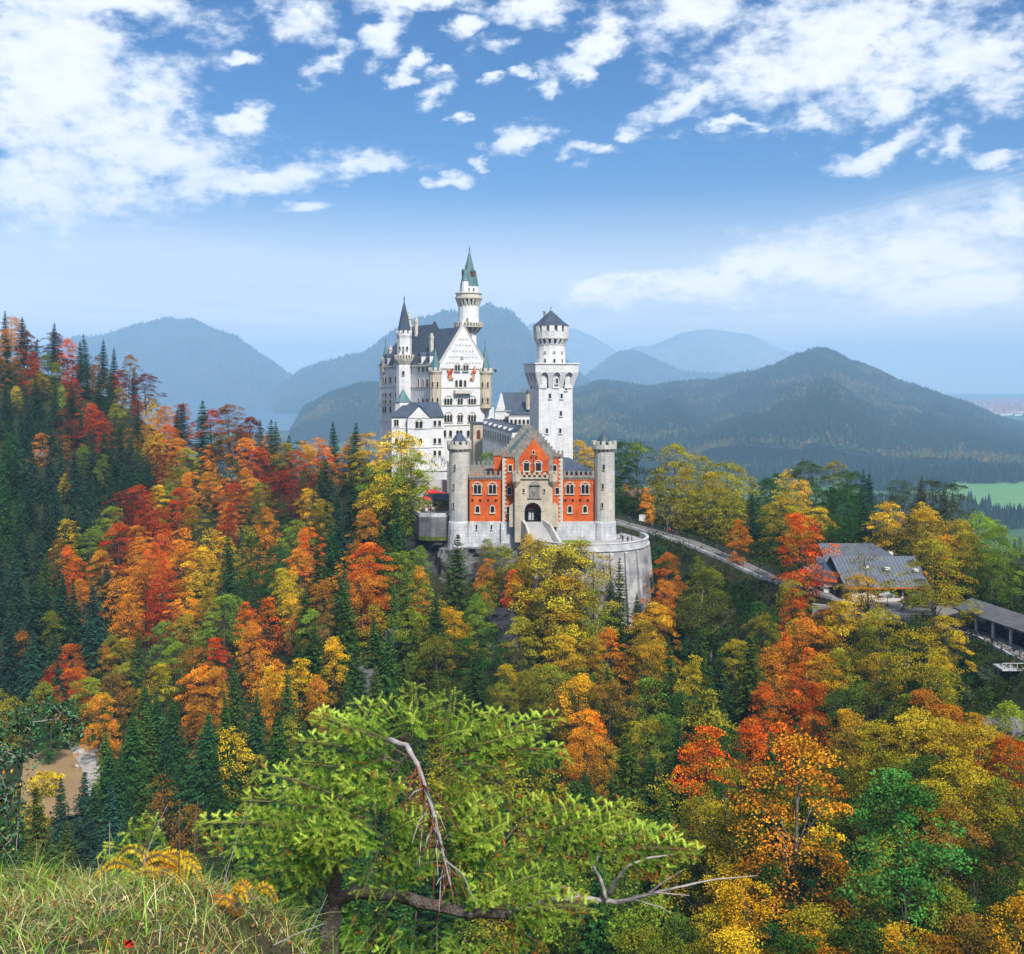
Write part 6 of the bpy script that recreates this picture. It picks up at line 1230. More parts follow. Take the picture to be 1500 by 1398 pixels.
def FCL(p, r, fi, QV, FC, TI):
    n = len(p)
    if not n: return
    con = fbm(p[:, 0] * .004, p[:, 1] * .004, 40 + fi, 4) + .18 * r.uniform(-1, 1, n) > np.where((fi == 9) & (p[:, 1] < 3000), 0., .46 if fi != 9 else .56)
    h = np.where(con, r.uniform(16, 30, n), r.uniform(11, 19, n)); rad = np.where(con, h * .19, h * .42) * (1.5 if fi < 6 else 1.2); h = h * (1.25 if fi < 6 else 1.15)
    v = np.empty((n, 7, 3)); a = np.arange(6) * math.pi / 3
    jr = r.uniform(.75, 1.25, (n, 6))
    v[:, :6, 0] = p[:, 0:1] + np.cos(a) * rad[:, None] * jr; v[:, :6, 1] = p[:, 1:2] + np.sin(a) * rad[:, None] * jr; v[:, :6, 2] = p[:, 2:3] + np.where(con, h * .12, h * .45)[:, None] * r.uniform(.8, 1.2, (n, 6))
    v[:, 6] = p; v[:, 6, 2] += h; QV.append(v.reshape(-1, 3))
    pal = np.array([(.014, .034, .018), (.018, .042, .018), (.11, .06, .02), (.09, .085, .02), (.045, .07, .02), (.16, .07, .02)])
    c = np.where(con, r.randint(0, 2, n), r.choice([2, 3, 4, 4, 4, 5, 3], n)); FC.append(np.concatenate([pal[c], np.ones((n, 1))], 1)); TI.append(r.uniform(.2, .8, n))
far_cover()
# ================================================================== drive, inn, shelter, visitors
M_road = mat('drive_gravel', (.18, .17, .16), .12, .4, .95, col2=(.16, .15, .145))
M_rail = mat('weathered_rail', (.10, .10, .10), .15, 2, .8)
M_seam = mat('seamed_metal_roof', (.115, .135, .165), .10, .25, .45, col2=(.09, .105, .13), spec=.5)
M_plaster = mat('white_plaster', (.66, .64, .60), .06, .5, .85)
M_orange = mat('orange_fascia', (.50, .10, .025), .1, 1, .7)
M_brown = mat('brown_boards', (.17, .08, .04), .2, 2, .85)
M_tile = mat('shingle_roof', (.115, .12, .125), .2, .6, .85, col2=(.07, .075, .08))
def ribbon(name, pts, w0, w1, dz, mt, kind='structure', label=None, cat=None):
    P = []
    for (a, b) in zip(pts, pts[1:]):
        for k in range(6): P.append(np.array(a) + (np.array(b) - np.array(a)) * k / 6)
    P.append(np.array(pts[-1])); P = np.array(P); mb = MB(); L_, R_ = [], []
    for i in range(len(P)):
        d = P[min(i+1, len(P)-1)] - P[max(i-1, 0)]; n = np.array([-d[1], d[0]]) / np.hypot(d[0], d[1])
        L_.append((P[i][0] + n[0] * w0, P[i][1] + n[1] * w0, P[i][2] + dz)); R_.append((P[i][0] + n[0] * w1, P[i][1] + n[1] * w1, P[i][2] + dz))
    n = len(P); mb.add(L_ + R_, [(i, n + i, n + i + 1, i + 1) for i in range(n - 1)])
    return mb.build(name, mt), L_, R_
o_, La, Ra = ribbon('drive', [tuple(p) for p in RW], 2.3, -2.3, .12, M_road); tag(o_, kind='structure')
mb = MB()
for (a, b) in zip(Ra, Ra[1:]):
    A_, B_ = Vector(a), Vector(b); d = B_ - A_; n = Vector((d.y, -d.x, 0)).normalized() * .25; u = Vector((0, 0, .40)); dn = Vector((0, 0, -.7))
    mb.add([A_ + u, B_ + u, B_ + n + u, A_ + n + u, A_ + dn, B_ + dn, B_ + n + dn, A_ + n + dn], [(0,3,2,1), (0,1,5,4), (2,3,7,6)])
tag(mb.build('kerb_wall', S_plinth), 'low pale stone edge wall along the lower side of the castle drive', 'wall')
fe = empty('railing', La[0]); tag(fe, 'dark timber railing along the upper side of the castle drive', 'railing')
ps = MB(M=Matrix.Translation(-Vector(La[0])))
for z in (.45, 1.0): ps.tube([Vector(p) + Vector((0, 0, z)) for p in La[:44]], .07, 4)
ps.build('rail', M_rail, fe)
for p in La[1:44:2]:
    ps = MB(M=Matrix.Translation(-Vector(La[0]))); x, y, z = p; ps.box(x-.09, x+.09, y-.09, y+.09, z-.6, z+1.15); ps.build('post', M_rail, fe)
fe = empty('railing', Ra[0]); tag(fe, 'dark iron railing along the lower edge of the castle drive', 'railing')
ps = MB(M=Matrix.Translation(-Vector(Ra[0]))); [ps.tube([Vector(p) + Vector((0, 0, z)) for p in Ra[:30]], .045, 4) for z in (.9, 1.4)]; ps.build('rail', M_rail, fe)
for p in Ra[1:30:2]:
    ps = MB(M=Matrix.Translation(-Vector(Ra[0]))); x, y, z = p; ps.box(x-.06, x+.06, y-.06, y+.06, z+.3, z+1.5); ps.build('post', M_rail, fe)
def seam_roof(mb, a, b, c, d, n):
    """roof plane a,b (eave) c,d (ridge) with n standing seams"""
    a, b, c, d = map(Vector, (a, b, c, d)); mb.add([a, b, c, d], [(0,1,2,3)]); nn = (b - a).cross(d - a).normalized() * .09
    for k in range(n + 1):
        p = a.lerp(b, k / n); q = d.lerp(c, k / n); w = (b - a).normalized() * .05
        mb.add([p - w, p + w, q + w, q - w, p - w + nn, p + w + nn, q + w + nn, q - w + nn], [(4,5,6,7), (0,1,5,4), (1,2,6,5), (3,0,4,7)])
def inn():
    b = Bld('inn', 72, 204, -44.6, 0, 'white walled mountain inn with grey seamed metal roofs among orange trees', 'inn'); ox, oy, oz = 72, 204, -44.6
    q = lambda px, Y: X(px, Y) - ox
    W = MB(); W.box(q(1248, 204), q(1352, 204), .4, 14, -2, Z(862, 204) - oz); W.box(q(1207, 208), q(1255, 208), 4, 18, -2, Z(848, 208) - oz); W.box(q(1210, 216), q(1320, 216), 12, 19, -2, Z(824, 216) - oz); b.part(W, 'wall', M_plaster)
    Rf = MB(); ze, zr = Z(861, 203) - oz, Z(816, 210) - oz; x0, x1 = q(1246, 203) - 1, q(1356, 203) + 1
    seam_roof(Rf, (x0, -.8, ze), (x1, -.8, ze), (x1, 7, zr), (x0 - .5, 7, zr), 24); Rf.add([(x0 - .5, 7, zr), (x1, 7, zr), (x1, 14.6, ze + 1), (x0, 14.6, ze + 1)], [(0,1,2,3)]); Rf.add([(x1, -.8, ze), (x1, 14.6, ze), (x1, 7, zr)], [(0,1,2)])
    ze2, zr2 = Z(823, 215) - oz, Z(796, 220) - oz; a0, a1 = q(1209, 215), q(1322, 215)
    seam_roof(Rf, (a0, 10.8, ze2), (a1, 10.8, ze2), (a1 - 4.6, 16, zr2), (a0, 16, zr2), 22); Rf.add([(a1, 10.8, ze2), (a1, 20.5, ze2), (a1 - 4.6, 16, zr2)], [(0,1,2)])
    b.part(Rf, 'roof', M_seam)
    H = MB(); h0, h1 = q(1204, 207), q(1256, 207); zb, zt = Z(845, 207) - oz, Z(824, 212) - oz; H.add([(h0, 2.8, zb), (h1, 2.2, zb - 1.0), (h1, 9, zt), (h0 + 2.5, 9, zt)], [(0,1,2,3)]); H.add([(h0, 2.8, zb), (h0 + 2.5, 9, zt), (h0, 15, zb)], [(0,1,2)]); b.part(H, 'hip_roof', S_slate)
    F = MB(); F.add([(h0, 2.7, zb - .1), (h1, 2.1, zb - 1.1), (h1, 2.1, zb - 1.75), (h0, 2.7, zb - .75)], [(0,3,2,1)]); F.box(x0, x1, -.95, -.85, ze - .35, ze); b.part(F, 'fascia', [M_orange])
    for px in (1218, 1226, 1243): window(b, FR(0, 4), q(px, 208), Z(872, 208) - oz, 1.1, 1.7, 1, False, M_plaster, .15)
    for px in (1265, 1278, 1291, 1304, 1317, 1330): window(b, FR(0, .4), q(px, 204), Z(874, 204) - oz, 1.1, 1.3, 1, False, M_brown, .12)
    for px, t in ((1303, .55), (1273, .6), (1344, .5)):
        y = -.8 + 7.8 * t; z = ze + (zr - ze) * t; mb = MB(); x = q(px, 206); mb.box(x-.45, x+.45, y-.5, y+.5, z+.02, z+.5); b.part(mb, 'skylight', [M_plaster])
    mb = MB(); x = q(1303, 218); mb.box(x-.4, x+.4, 13, 13.8, ze2, Z(808, 218) - oz); b.part(mb, 'chimney', M_plaster)
inn()
flat('inn_terrace', [(59, 197.5), (84, 191), (88, 204), (64, 209)], -45.0 + 1.2, M_road)
mb = MB(); mb.prism([(X(1190, 200), 200), (X(1232, 197), 197), (X(1290, 193.5), 193.5), (X(1340, 190.5), 190.5), (X(1340, 190.5), 191.0), (X(1232, 197.6), 197.6), (X(1190, 200.6), 200.6)], -49, -43.3)
tag(mb.build('terrace_wall', S_wall), 'grey stone wall holding up the inn terrace', 'wall')
def shelter():
    S = Vector((X(1408, 190), 190.5, 0)); E = Vector((X(1570, 168), 167.5, 0)); d = (E - S); L = d.length; rz = math.atan2(d.y, d.x)
    z0 = Z(914, 190); b = Bld('shelter', S.x, S.y, z0, rz, 'long open timber shelter with grey shingle roof beside the paved path', 'shelter'); z1 = Z(972, 168) - z0
    zf = lambda u: z1 * u / L
    R_ = MB(); f = [(-.5, -1.2, 2.9), (L, -1.2, 2.9 + z1), (L, 3.2, 4.4 + z1), (-.5, 3.2, 4.4)]; R_.add(f + [(x, y, z - .22) for x, y, z in f], [(0,1,2,3), (7,6,5,4), (0,4,5,1), (2,6,7,3), (0,3,7,4), (1,5,6,2)]); R_.add([(-.5, 3.2, 4.4), (L, 3.2, 4.4 + z1), (L, 5.4, 3.6 + z1), (-.5, 5.4, 3.6)], [(0,1,2,3)]); b.part(R_, 'roof', M_tile)
    n = 7
    for k in range(n):
        u = .4 + (L - 1) * k / (n - 1); mb = MB(); mb.box(u-.18, u+.18, -.6, -.25, zf(u) - .4, zf(u) + 2.95); b.part(mb, 'post', S_plinth)
        if k < n - 1:
            u2 = .4 + (L - 1) * (k + 1) / (n - 1); um = (u + u2) / 2
            mb = MB(); mb.add([(u+.2, 3.8, zf(u)), (um, 3.8, zf(um)), (um, 3.8, zf(um) + 2.9), (u+.2, 3.8, zf(u) + 2.9)], [(0,1,2,3)]); mb.add([(um, 3.82, zf(um)), (u2, 3.82, zf(u2)), (u2, 3.82, zf(u2) + 2.9), (um, 3.82, zf(um) + 2.9)], [(0,1,2,3)], 1)
            b.part(mb, 'back_panel', [M_brown if k % 2 else M_plaster, M_plaster if k % 2 else M_brown])
    return b, L, zf, rz, S
sh, shL, shz, shr, shS = shelter()
# benches and bollards on the path in front of the shelter
def bench_proto():
    e = empty('bench'); e['category'] = 'bench'; mb = MB(); mb.box(-.9, .9, -.25, .25, .42, .5); mb.build('seat', M_rail, e); mb = MB(); mb.box(-.9, .9, .22, .28, .55, .95); mb.build('backrest', M_rail, e)
    for x in (-.7, .7): mb = MB(); mb.box(x-.06, x+.06, -.22, .26, 0, .42); mb.build('leg', M_rail, e)
    return e
def dup(o):
    c = o.copy(); COL.objects.link(c)
    for ch in o.children: k = ch.copy(); k.parent = c; COL.objects.link(k)
    return c
BP = bench_proto(); first = True
for i, (t, off) in enumerate(((.10, -3.6), (.3, -3.8), (.5, -4.0), (.70, -4.2))):
    e = BP if i == 0 else dup(BP); u = shL * t; c, s = math.cos(shr), math.sin(shr); e.location = (shS.x + u * c - off * s, shS.y + u * s + off * c, shz(u) + sh.oz + .1); e.rotation_euler = (0, 0, shr + math.pi)
    e['group'] = 'benches along the path before the shelter'; e['label'] = ['dark bench by the far end of the covered shelter', 'second dark bench along the path before the shelter', 'third dark bench along the path before the shelter', 'dark bench by the near end of the covered shelter'][i]
for i in range(6):
    mb = MB(); mb.lathe(6, 0, 0, [(.14, 0), (.14, 1.15), (.18, 1.2), (.1, 1.3)]); 
    if i == 0: bo = mb.build('bollard', M_rail)
    e = bo if i == 0 else bo.copy()
    if i: COL.objects.link(e)
    u = shL * (.14 + .155 * i); off = -5.2; c, s = math.cos(shr), math.sin(shr); e.location = (shS.x + u * c - off * s, shS.y + u * s + off * c, shz(u) + sh.oz - .1)
    tag(e, ORD[i + 1] + ' grey bollard along the path edge, counted from the inn', 'bollard', 'bollards along the path before the shelter')
mb = MB(); x, y = X(1490, 168), 168; z = Z(978, 168); mb.box(-3, 3.5, -1.2, 2.2, -.25, 0); 
for k in range(6): mb.box(-3 + k * 1.2, -2.92 + k * 1.2, -1.2, -1.12, 0, 1.0)
mb.box(-3, 3.5, -1.2, -1.13, .95, 1.05); mb.box(-2.6, -2.2, 1.2, 1.6, -6, -.2); mb.box(2.4, 2.8, 1.2, 1.6, -6, -.2); o_ = mb.build('viewing_platform', S_plinth); o_.location = (x, y, z); tag(o_, 'pale railed viewing platform jutting out below the shelter', 'platform')
# low hut and red sunshades on the visitor terrace
def hut():
    e = empty('kiosk', (X(646, 236), 236, Z(755, 226) - .3)); tag(e, 'small brown wooden kiosk with dark roof left of the gatehouse tower', 'kiosk')
    mb = MB(); mb.box(-2, 2, 0, 3, 0, 2.6); mb.build('wall', mat('kiosk_boards', (.30, .17, .07), .2, 2), e); mb = MB(); mb.add([(-2.4, -.5, 2.6), (2.4, -.5, 2.6), (2.4, 3.4, 2.6), (-2.4, 3.4, 2.6), (-2.0, 1.5, 3.9), (2.0, 1.5, 3.9)], [(0,1,5,4), (1,2,5), (2,3,4,5), (3,0,4), (3,2,1,0)]); mb.build('roof', S_slate, e)
    mb = MB(); mb.box(-1.5, 1.5, -.04, 0, 1.0, 2.0); mb.build('hatch', S_glass_dark, e)
hut()
M_red = mat('red_canvas', (.55, .02, .03), .1, 2, .9)
for i, (px, Y, zz, lb) in enumerate(((648, 250, 722, 'large red sunshade nearest the gatehouse tower'), (634, 254, 718, 'red sunshade in the middle of the visitor terrace'), (622, 250, 728, 'smaller red sunshade at the left of the visitor terrace'))):
    zf = Z(755, 226) - .3; e = empty('sunshade', (X(px, Y), Y, zf)); tag(e, lb, 'sunshade', 'red sunshades on the visitor terrace'); zt = Z(zz, Y) - zf
    mb = MB(); mb.tube([(0, 0, 0), (0, 0, zt)], .05, 6); mb.build('pole', M_rail, e); mb = MB(); mb.lathe(8, 0, 0, [(2.1, zt - .6), (2.0, zt - .5), (1.0, zt - .1), (.05, zt + .25)]); mb.build('canopy', M_red, e)
mb = MB(); mb.box(X(612, 255), X(655, 255), 254.6, 255.2, Z(755, 226) - .5, Z(703, 255)); tag(mb.build('court_wall', mat('pale_court_wall', (.50, .49, .50), .1, .6, .85, stain=.3)), 'pale wall behind the red sunshades of the visitor terrace', 'wall')
# ---- people: one continuous skin each, in three attitudes
def person_mesh(name, pose):
    V = {'pel': (0,0,.95), 'bel': (0,0,1.12), 'che': (0,.0,1.35), 'nec': (0,0,1.50), 'hea': (0,-.02,1.60), 'top': (0,-.02,1.72)}
    sw = {'stand': .03, 'walk': .22, 'lean': .06}[pose]
    V.update(hl=(.10,0,.92), kl=(.11,-sw*.6,.50), al=(.11,-sw,.08), tl=(.12,-sw-.16,.03), hr=(-.10,0,.92), kr=(-.11,sw*.3,.50), ar=(-.11,sw,.08), tr=(-.12,sw-.16,.03))
    V.update(sl=(.19,0,1.42), el=(.25,sw*.5,1.15), wl=(.24,-.05-(0 if pose!='lean' else .25),.92 if pose!='lean' else 1.1), sr=(-.19,0,1.42), er=(-.25,-sw*.5,1.15), wr=(-.23,-.10,.93))
    V.update(fl=(V['wl'][0],V['wl'][1]-.03,V['wl'][2]-.12), fr=(V['wr'][0],V['wr'][1]-.03,V['wr'][2]-.12))
    Rr = dict(pel=.15,bel=.13,che=.17,nec=.055,hea=.095,top=.07,hl=.10,kl=.065,al=.045,tl=.04,hr=.10,kr=.065,ar=.045,tr=.04,sl=.07,el=.05,wl=.035,sr=.07,er=.05,wr=.035,fl=.028,fr=.028)
    E = 'pel-bel bel-che che-nec nec-hea hea-top pel-hl hl-kl kl-al al-tl pel-hr hr-kr kr-ar ar-tr che-sl sl-el el-wl wl-fl che-sr sr-er er-wr wr-fr'.split()
    ks = list(V); me = bpy.data.meshes.new('tmp'); me.from_pydata([V[k] for k in ks], [tuple(ks.index(q) for q in e.split('-')) for e in E], [])
    o = bpy.data.objects.new('tmp', me); COL.objects.link(o); md = o.modifiers.new('s', 'SKIN'); 
    for i, k in enumerate(ks): me.skin_vertices[0].data[i].radius = (Rr[k], Rr[k]); me.skin_vertices[0].data[i].use_root = (k == 'pel')
    o.modifiers.new('u', 'SUBSURF').levels = 1; dg = bpy.context.evaluated_depsgraph_get(); nm = bpy.data.meshes.new_from_object(o.evaluated_get(dg)); bpy.data.objects.remove(o); nm.name = name
    nm.materials.clear()
    for m in (M_coat, M_trous, M_skin): nm.materials.append(m)
    for p in nm.polygons:
        c = p.center; p.material_index = 2 if (c.z > 1.5 or (c.z < .9 and abs(c.x) > .2 and c.z > .75)) else (1 if c.z < .93 else 0); p.use_smooth = True
    return nm
def coat():
    m = bpy.data.materials.new('coat'); m.use_nodes = True; oi = m.node_tree.nodes.new('ShaderNodeObjectInfo'); m.node_tree.links.new(oi.outputs['Color'], m.node_tree.nodes['Principled BSDF'].inputs['Base Color']); m.node_tree.nodes['Principled BSDF'].inputs['Roughness'].default_value = .9; return m
M_coat = coat(); M_trous = mat('dark_trousers', (.03, .035, .05), .1, 3, .9); M_skin = mat('skin', (.50, .30, .22), .05, 3, .6); M_hair = mat('hair', (.05, .03, .02), .1, 5, .8)
PM = {k: person_mesh('person', k) for k in ('stand', 'walk', 'lean')}
mb = MB(); mb.lathe(8, 0, 0, [(.085, 1.60), (.115, 1.66), (.10, 1.74), (.03, 1.78)]); HM = np_mesh('hair', mb.v, mb.f, [M_hair], mb.m, True)
CC = {'red': (.5,.03,.03), 'dark blue': (.03,.05,.16), 'black': (.02,.02,.022), 'white': (.6,.6,.6), 'grey': (.22,.22,.23), 'bright blue': (.05,.16,.45), 'orange': (.55,.17,.03), 'beige': (.45,.36,.25)}
def person(x, y, z, rz, pose, c, where):
    o = link('person', PM[pose]); o.location = (x, y, z); o.rotation_euler = (0, 0, rz); o.color = (*CC[c], 1); h = link('hair', HM, o)
    tag(o, 'person in ' + c + ' coat ' + {'stand': 'standing', 'walk': 'walking', 'lean': 'leaning'}[pose] + ' ' + where, 'person', 'visitors about the castle')
zt = Z(755, 226) - .3; ftz = Z(797, 213) - 1.0
for px, Y, pose, c, w in ((613.5, 229, 'stand', 'red', 'at far left of the visitor terrace'), (616, 230, 'walk', 'white', 'beside the red coat on the visitor terrace'), (618.5, 228.5, 'stand', 'black', 'by the visitor terrace parapet, left part'), (621.5, 229.5, 'lean', 'dark blue', 'behind the terrace parapet, left of middle'),
        (625, 228.5, 'stand', 'white', 'in the middle of the visitor terrace'), (628, 230.5, 'walk', 'red', 'in the middle of the visitor terrace'), (630.5, 229, 'stand', 'black', 'in the middle of the visitor terrace'), (633.5, 231, 'stand', 'beige', 'near the brown kiosk'), (636, 229, 'walk', 'grey', 'in front of the brown kiosk'), (640, 231, 'stand', 'black', 'at the hatch of the brown kiosk'), (620, 236, 'stand', 'orange', 'at the back of the visitor terrace'), (627, 238, 'walk', 'bright blue', 'at the back of the visitor terrace')):
    person(X(px, Y), Y, zt, random.Random(px).uniform(0, 6.2), pose, c, w)
for px, Y, pose, c, w in ((910, 226, 'walk', 'grey', 'by the right round gate tower on the bastion'), (919.5, 219, 'stand', 'black', 'at the right bastion parapet, left of a pair'), (925.5, 219.5, 'stand', 'dark blue', 'at the right bastion parapet, right of a pair'), (912, 221, 'lean', 'black', 'leaning near the bastion parapet behind the pair')):
    person(X(px, Y), Y, ftz, random.Random(px).uniform(0, 6.2), pose, c, w)
def on_road(t):
    i = int(t); f = t - i; return RW[i] * (1 - f) + RW[i + 1] * f
for t, off, pose, c, w in ((2.4, .8, 'walk', 'red', 'on the upper bend of the castle drive'), (2.6, -.4, 'walk', 'black', 'behind the red coat on the castle drive'), (3.8, .2, 'walk', 'bright blue', 'on the drive just above the inn'), (4.0, 1.0, 'walk', 'white', 'beside the blue coat above the inn'), (9.1, 0, 'walk', 'black', 'on the path before the shelter'), (1.3, .5, 'walk', 'dark blue', 'on the drive near the bastion')):
    p = on_road(t); person(p[0] + off, p[1] + off, p[2] + .25, 2.2, pose, c, w)
for px, Y, pose, c, w in ((1203, 201, 'stand', 'black', 'at the left end of the inn terrace'), (1237, 199.5, 'stand', 'white', 'on the inn terrace under the orange tree'), (1321, 195, 'walk', 'white', 'at the right end of the inn terrace'), (1324, 197, 'stand', 'grey', 'beside the white coat on the inn terrace')):
    person(X(px, Y), Y, -43.8, random.Random(px).uniform(0, 6.2), pose, c, w)
# tables with white cloths on the inn terrace
for i, (px, Y, lb) in enumerate(((1256, 199, 'white umbrella left of middle on the inn terrace'), (1268, 199.5, 'white umbrella right of middle on the inn terrace'), (1300, 200, 'large white umbrella under the inn eave'))):
    e = empty('umbrella', (X(px, Y), Y, -43.8)); tag(e, lb, 'umbrella', 'white umbrellas on the inn terrace'); mb = MB(); mb.tube([(0,0,0), (0,0,2.4)], .05, 6); mb.build('pole', M_rail, e); mb = MB(); mb.lathe(8, 0, 0, [(1.8, 2.1), (1.75, 2.2), (.9, 2.5), (.05, 2.8)]); mb.build('canopy', M_plaster, e)
# a notice board on the bank above the drive, and the bare tree in the court
e = empty('notice_board', (X(941, 246), 246, gz(X(941, 246), 246))); tag(e, 'blank white notice board on two posts above the castle drive', 'notice board')
mb = MB(); mb.box(-.8, .8, -.04, .04, 1.0, 2.6); mb.build('board', M_plaster, e)
for x in (-.6, .6): mb = MB(); mb.box(x-.05, x+.05, .05, .13, -.3, 2.6); mb.build('post', M_brown, e)
def bare_tree(x, y, z, h, seed, label):
    r = random.Random(seed); e = empty('bare_tree', (x, y, z)); tag(e, label, 'tree'); t = MB(); c = MB()
    t.tube([(0,0,-.3), (.05,0,h*.25), (0,.05,h*.42)], [.022*h, .018*h, .014*h], 6)
    def grow(p, d, L, rad, dep):
        q = p + d * L; m = (p + q) / 2 + Vector((r.uniform(-1,1), r.uniform(-1,1), r.uniform(-1,1))) * L * .08; c.tube([p, m, q], [rad, rad*.8, rad*.6], 4)
        if dep:
            for k in range(r.choice((3, 3, 4))): n = (d + Vector((r.uniform(-1,1), r.uniform(-1,1), r.uniform(-.25,.9))) * .75).normalized(); grow(q, n, L * r.uniform(.6, .8), rad * .6, dep - 1)
    for k in range(6): a = k * 1.05 + r.uniform(-.2,.2); grow(Vector((0, 0, h*(.3+.02*k))), Vector((math.cos(a)*.7, math.sin(a)*.7, .8)).normalized(), h*.2, .008*h, 3)
    t.build('trunk', M_bark, e); c.build('crown', M_bark, e)
bare_tree(X(643.5, 268), 268, -25.7, 7.6, 3, 'leafless dark tree on the small round lawn below the bower')
for i, (px, py, Y, lb) in enumerate(((977, 790, 237, 'slim dark leafless tree standing by the castle drive'),)):
    bare_tree(X(px, Y), Y, gz(X(px, Y), Y), 9, 8, lb)
# ---- the stream and its gravel bank
flat('stream', [(X(70,208),208), (X(112,206),206), (X(126,196),196), (X(134,187),187), (X(122,176),176), (X(70,174),174), (X(30,182),182), (X(34,200),200)], -74.2, mat('muddy_water', (.33, .225, .115), .10, .12, .35, col2=(.25, .165, .08), spec=.4))
flat('gravel_bank', [(X(95,212),212), (X(150,206),206), (X(160,186),186), (X(152,176),176), (X(128,184),184), (X(120,196),196), (X(104,206),206)], -74.05, mat('pale_gravel', (.42, .39, .36), .25, 1.5, .95, col2=(.24, .22, .20)))
r_ = random.Random(5); pr = None
for i in range(14):
    mb = MB(); px = r_.uniform(112, 150); Y = r_.uniform(178, 207); s = r_.uniform(.4, 1.1)
    if px < 125 and Y < 196: px += 20
    if pr is None:
        vs, fs = [], []; rr = rs(3)
        for j in range(6):
            for k in range(8): ph = math.pi * j / 5; a = k * math.pi / 4; q = 1 + .25 * rr.uniform(-1, 1); vs.append((q*math.sin(ph)*math.cos(a), q*.8*math.sin(ph)*math.sin(a), q*.6*math.cos(ph)))
        for j in range(5):
            for k in range(8): fs.append((j*8+k, j*8+(k+1)%8, (j+1)*8+(k+1)%8, (j+1)*8+k))
        pr = np_mesh('boulder', vs, fs, [mat('boulder_stone', (.48, .46, .44), .15, 1.5, .95)])
    o = link('boulder', pr); o.location = (X(px, Y), Y, -74.0); o.scale = (s, s, s); o.rotation_euler = (0, 0, r_.uniform(0, 6)); tag(o, 'pale boulder on the gravel bank of the brown stream', 'boulder', 'boulders on the gravel bank')
# ---- the far town: pale houses scattered over the plain at the right edge
def town():
    r = rs(8); mb_v, mb_f, mi = [], [], []
    for k in range(620):
        Y = r.uniform(4600, 8200); px = r.uniform(1340, 1540) + (Y - 4600) * .008; Y *= FS; x = X(px, Y); w, d, h = r.uniform(14, 34), r.uniform(12, 22), r.uniform(10, 22); b = len(mb_v)
        mb_v += [(x-w, Y-d, PL), (x+w, Y-d, PL), (x+w, Y+d, PL), (x-w, Y+d, PL), (x-w, Y-d, PL+h), (x+w, Y-d, PL+h), (x+w, Y+d, PL+h), (x-w, Y+d, PL+h), (x-w, Y, PL+h*1.6), (x+w, Y, PL+h*1.6)]
        mb_f += [[b, b+1, b+5, b+4], [b+1, b+2, b+6, b+9, b+5], [b+3, b, b+4, b+8, b+7], [b+4, b+5, b+9, b+8], [b+6, b+7, b+8, b+9]]; mi += [0, 0, 0, 1, 1]
    tag(link('distant_town', np_mesh('distant_town', mb_v, mb_f, [S_white2, mat('town_roof', (.30, .12, .08), .2, .01)], mi)), kind='stuff')
town()
for i, (px, py, w) in enumerate(((1400, 700, 14), (1425, 703, 10), (1412, 698, 8), (607, 640, 9))):
    Y = -PL * FPX / (py - HOR); e = empty('farmhouse', (X(px, Y), Y, PL)); mb = MB(); mb.box(-w, w, -6, 6, 0, 7); mb.build('wall', S_white2, e); mb = MB(); mb.wallpoly([(-7, 7), (7, 7), (0, 11)], -w, w); o_ = mb.build('roof', M_tile, e); o_.rotation_euler = (0, 0, math.pi/2)
    tag(e, ['long pale farmhouse at the edge of the far meadow', 'second pale farmhouse right of the long one by the meadow', 'small pale barn left of the farmhouses', 'tiny white lakeside house left of the castle'][i], 'farmhouse', 'far farmhouses')
# ================================================================== the viewpoint: grassy bank, bent spruce, plants
M_new = leaf_mat('fresh_needles', True, .25); M_twig = mat('twig_bark', (.20, .13, .09), .25, 30, .9, col2=(.11, .075, .055)); M_dead = mat('dead_wood', (.42, .38, .36), .2, 25, .9, col2=(.24, .21, .20), bump=.3)
M_log = mat('flaky_bark', (.10, .075, .06), .3, 14, .9, col2=(.26, .22, .20), bump=.8)
def bank_z(x, y):
    x = np.asarray(x, float); y = np.asarray(y, float)
    z = -1.74 - (y - 3.1) * .37 - 1.15 * smoothstep(-1.45, -.1, x) - .5 * smoothstep(-.3, 2, x)
    z = z - np.maximum(y - (4.95 - .1 * x), 0) ** 1.2 * 1.5 + (fbm(x * 1.3, y * 1.3, 5, 4) - .5) * .24
    return z
xs = np.linspace(-9, 7, 150); ysb = np.linspace(-4, 9, 150)
tag(grid_obj('bank', xs, ysb, bank_z, mat('bank_soil', (.10, .075, .045), .3, 6, .95, col2=(.05, .05, .025), bump=.6)), kind='structure')
def ribbons(P0, H, lean, W, bend, r, seg=4):
    """curved tapering blades: P0 (n,3), H length, lean direction (n,2), W width"""
    n = len(P0); t = np.linspace(0, 1, seg + 1); out = np.empty((n, seg + 1, 2, 3)); az = r.uniform(0, 6.28, n); sx, sy = np.cos(az), np.sin(az)
    for k, tt in enumerate(t):
        c = P0.copy(); c[:, 0] += lean[:, 0] * H * tt ** 1.7 * bend; c[:, 1] += lean[:, 1] * H * tt ** 1.7 * bend; c[:, 2] += H * (tt - .45 * bend * tt ** 2.4)
        w = W * (1 - tt) ** .6 * .5
        out[:, k, 0] = c; out[:, k, 1] = c; out[:, k, 0, 0] -= sx * w; out[:, k, 0, 1] -= sy * w; out[:, k, 1, 0] += sx * w; out[:, k, 1, 1] += sy * w
    V = out.reshape(-1, 3); b = np.arange(n)[:, None] * (seg + 1) * 2; F = np.concatenate([np.stack([b[:, 0] + 2*k, b[:, 0] + 2*k + 1, b[:, 0] + 2*k + 3, b[:, 0] + 2*k + 2], 1) for k in range(seg)])
    return V, F, seg
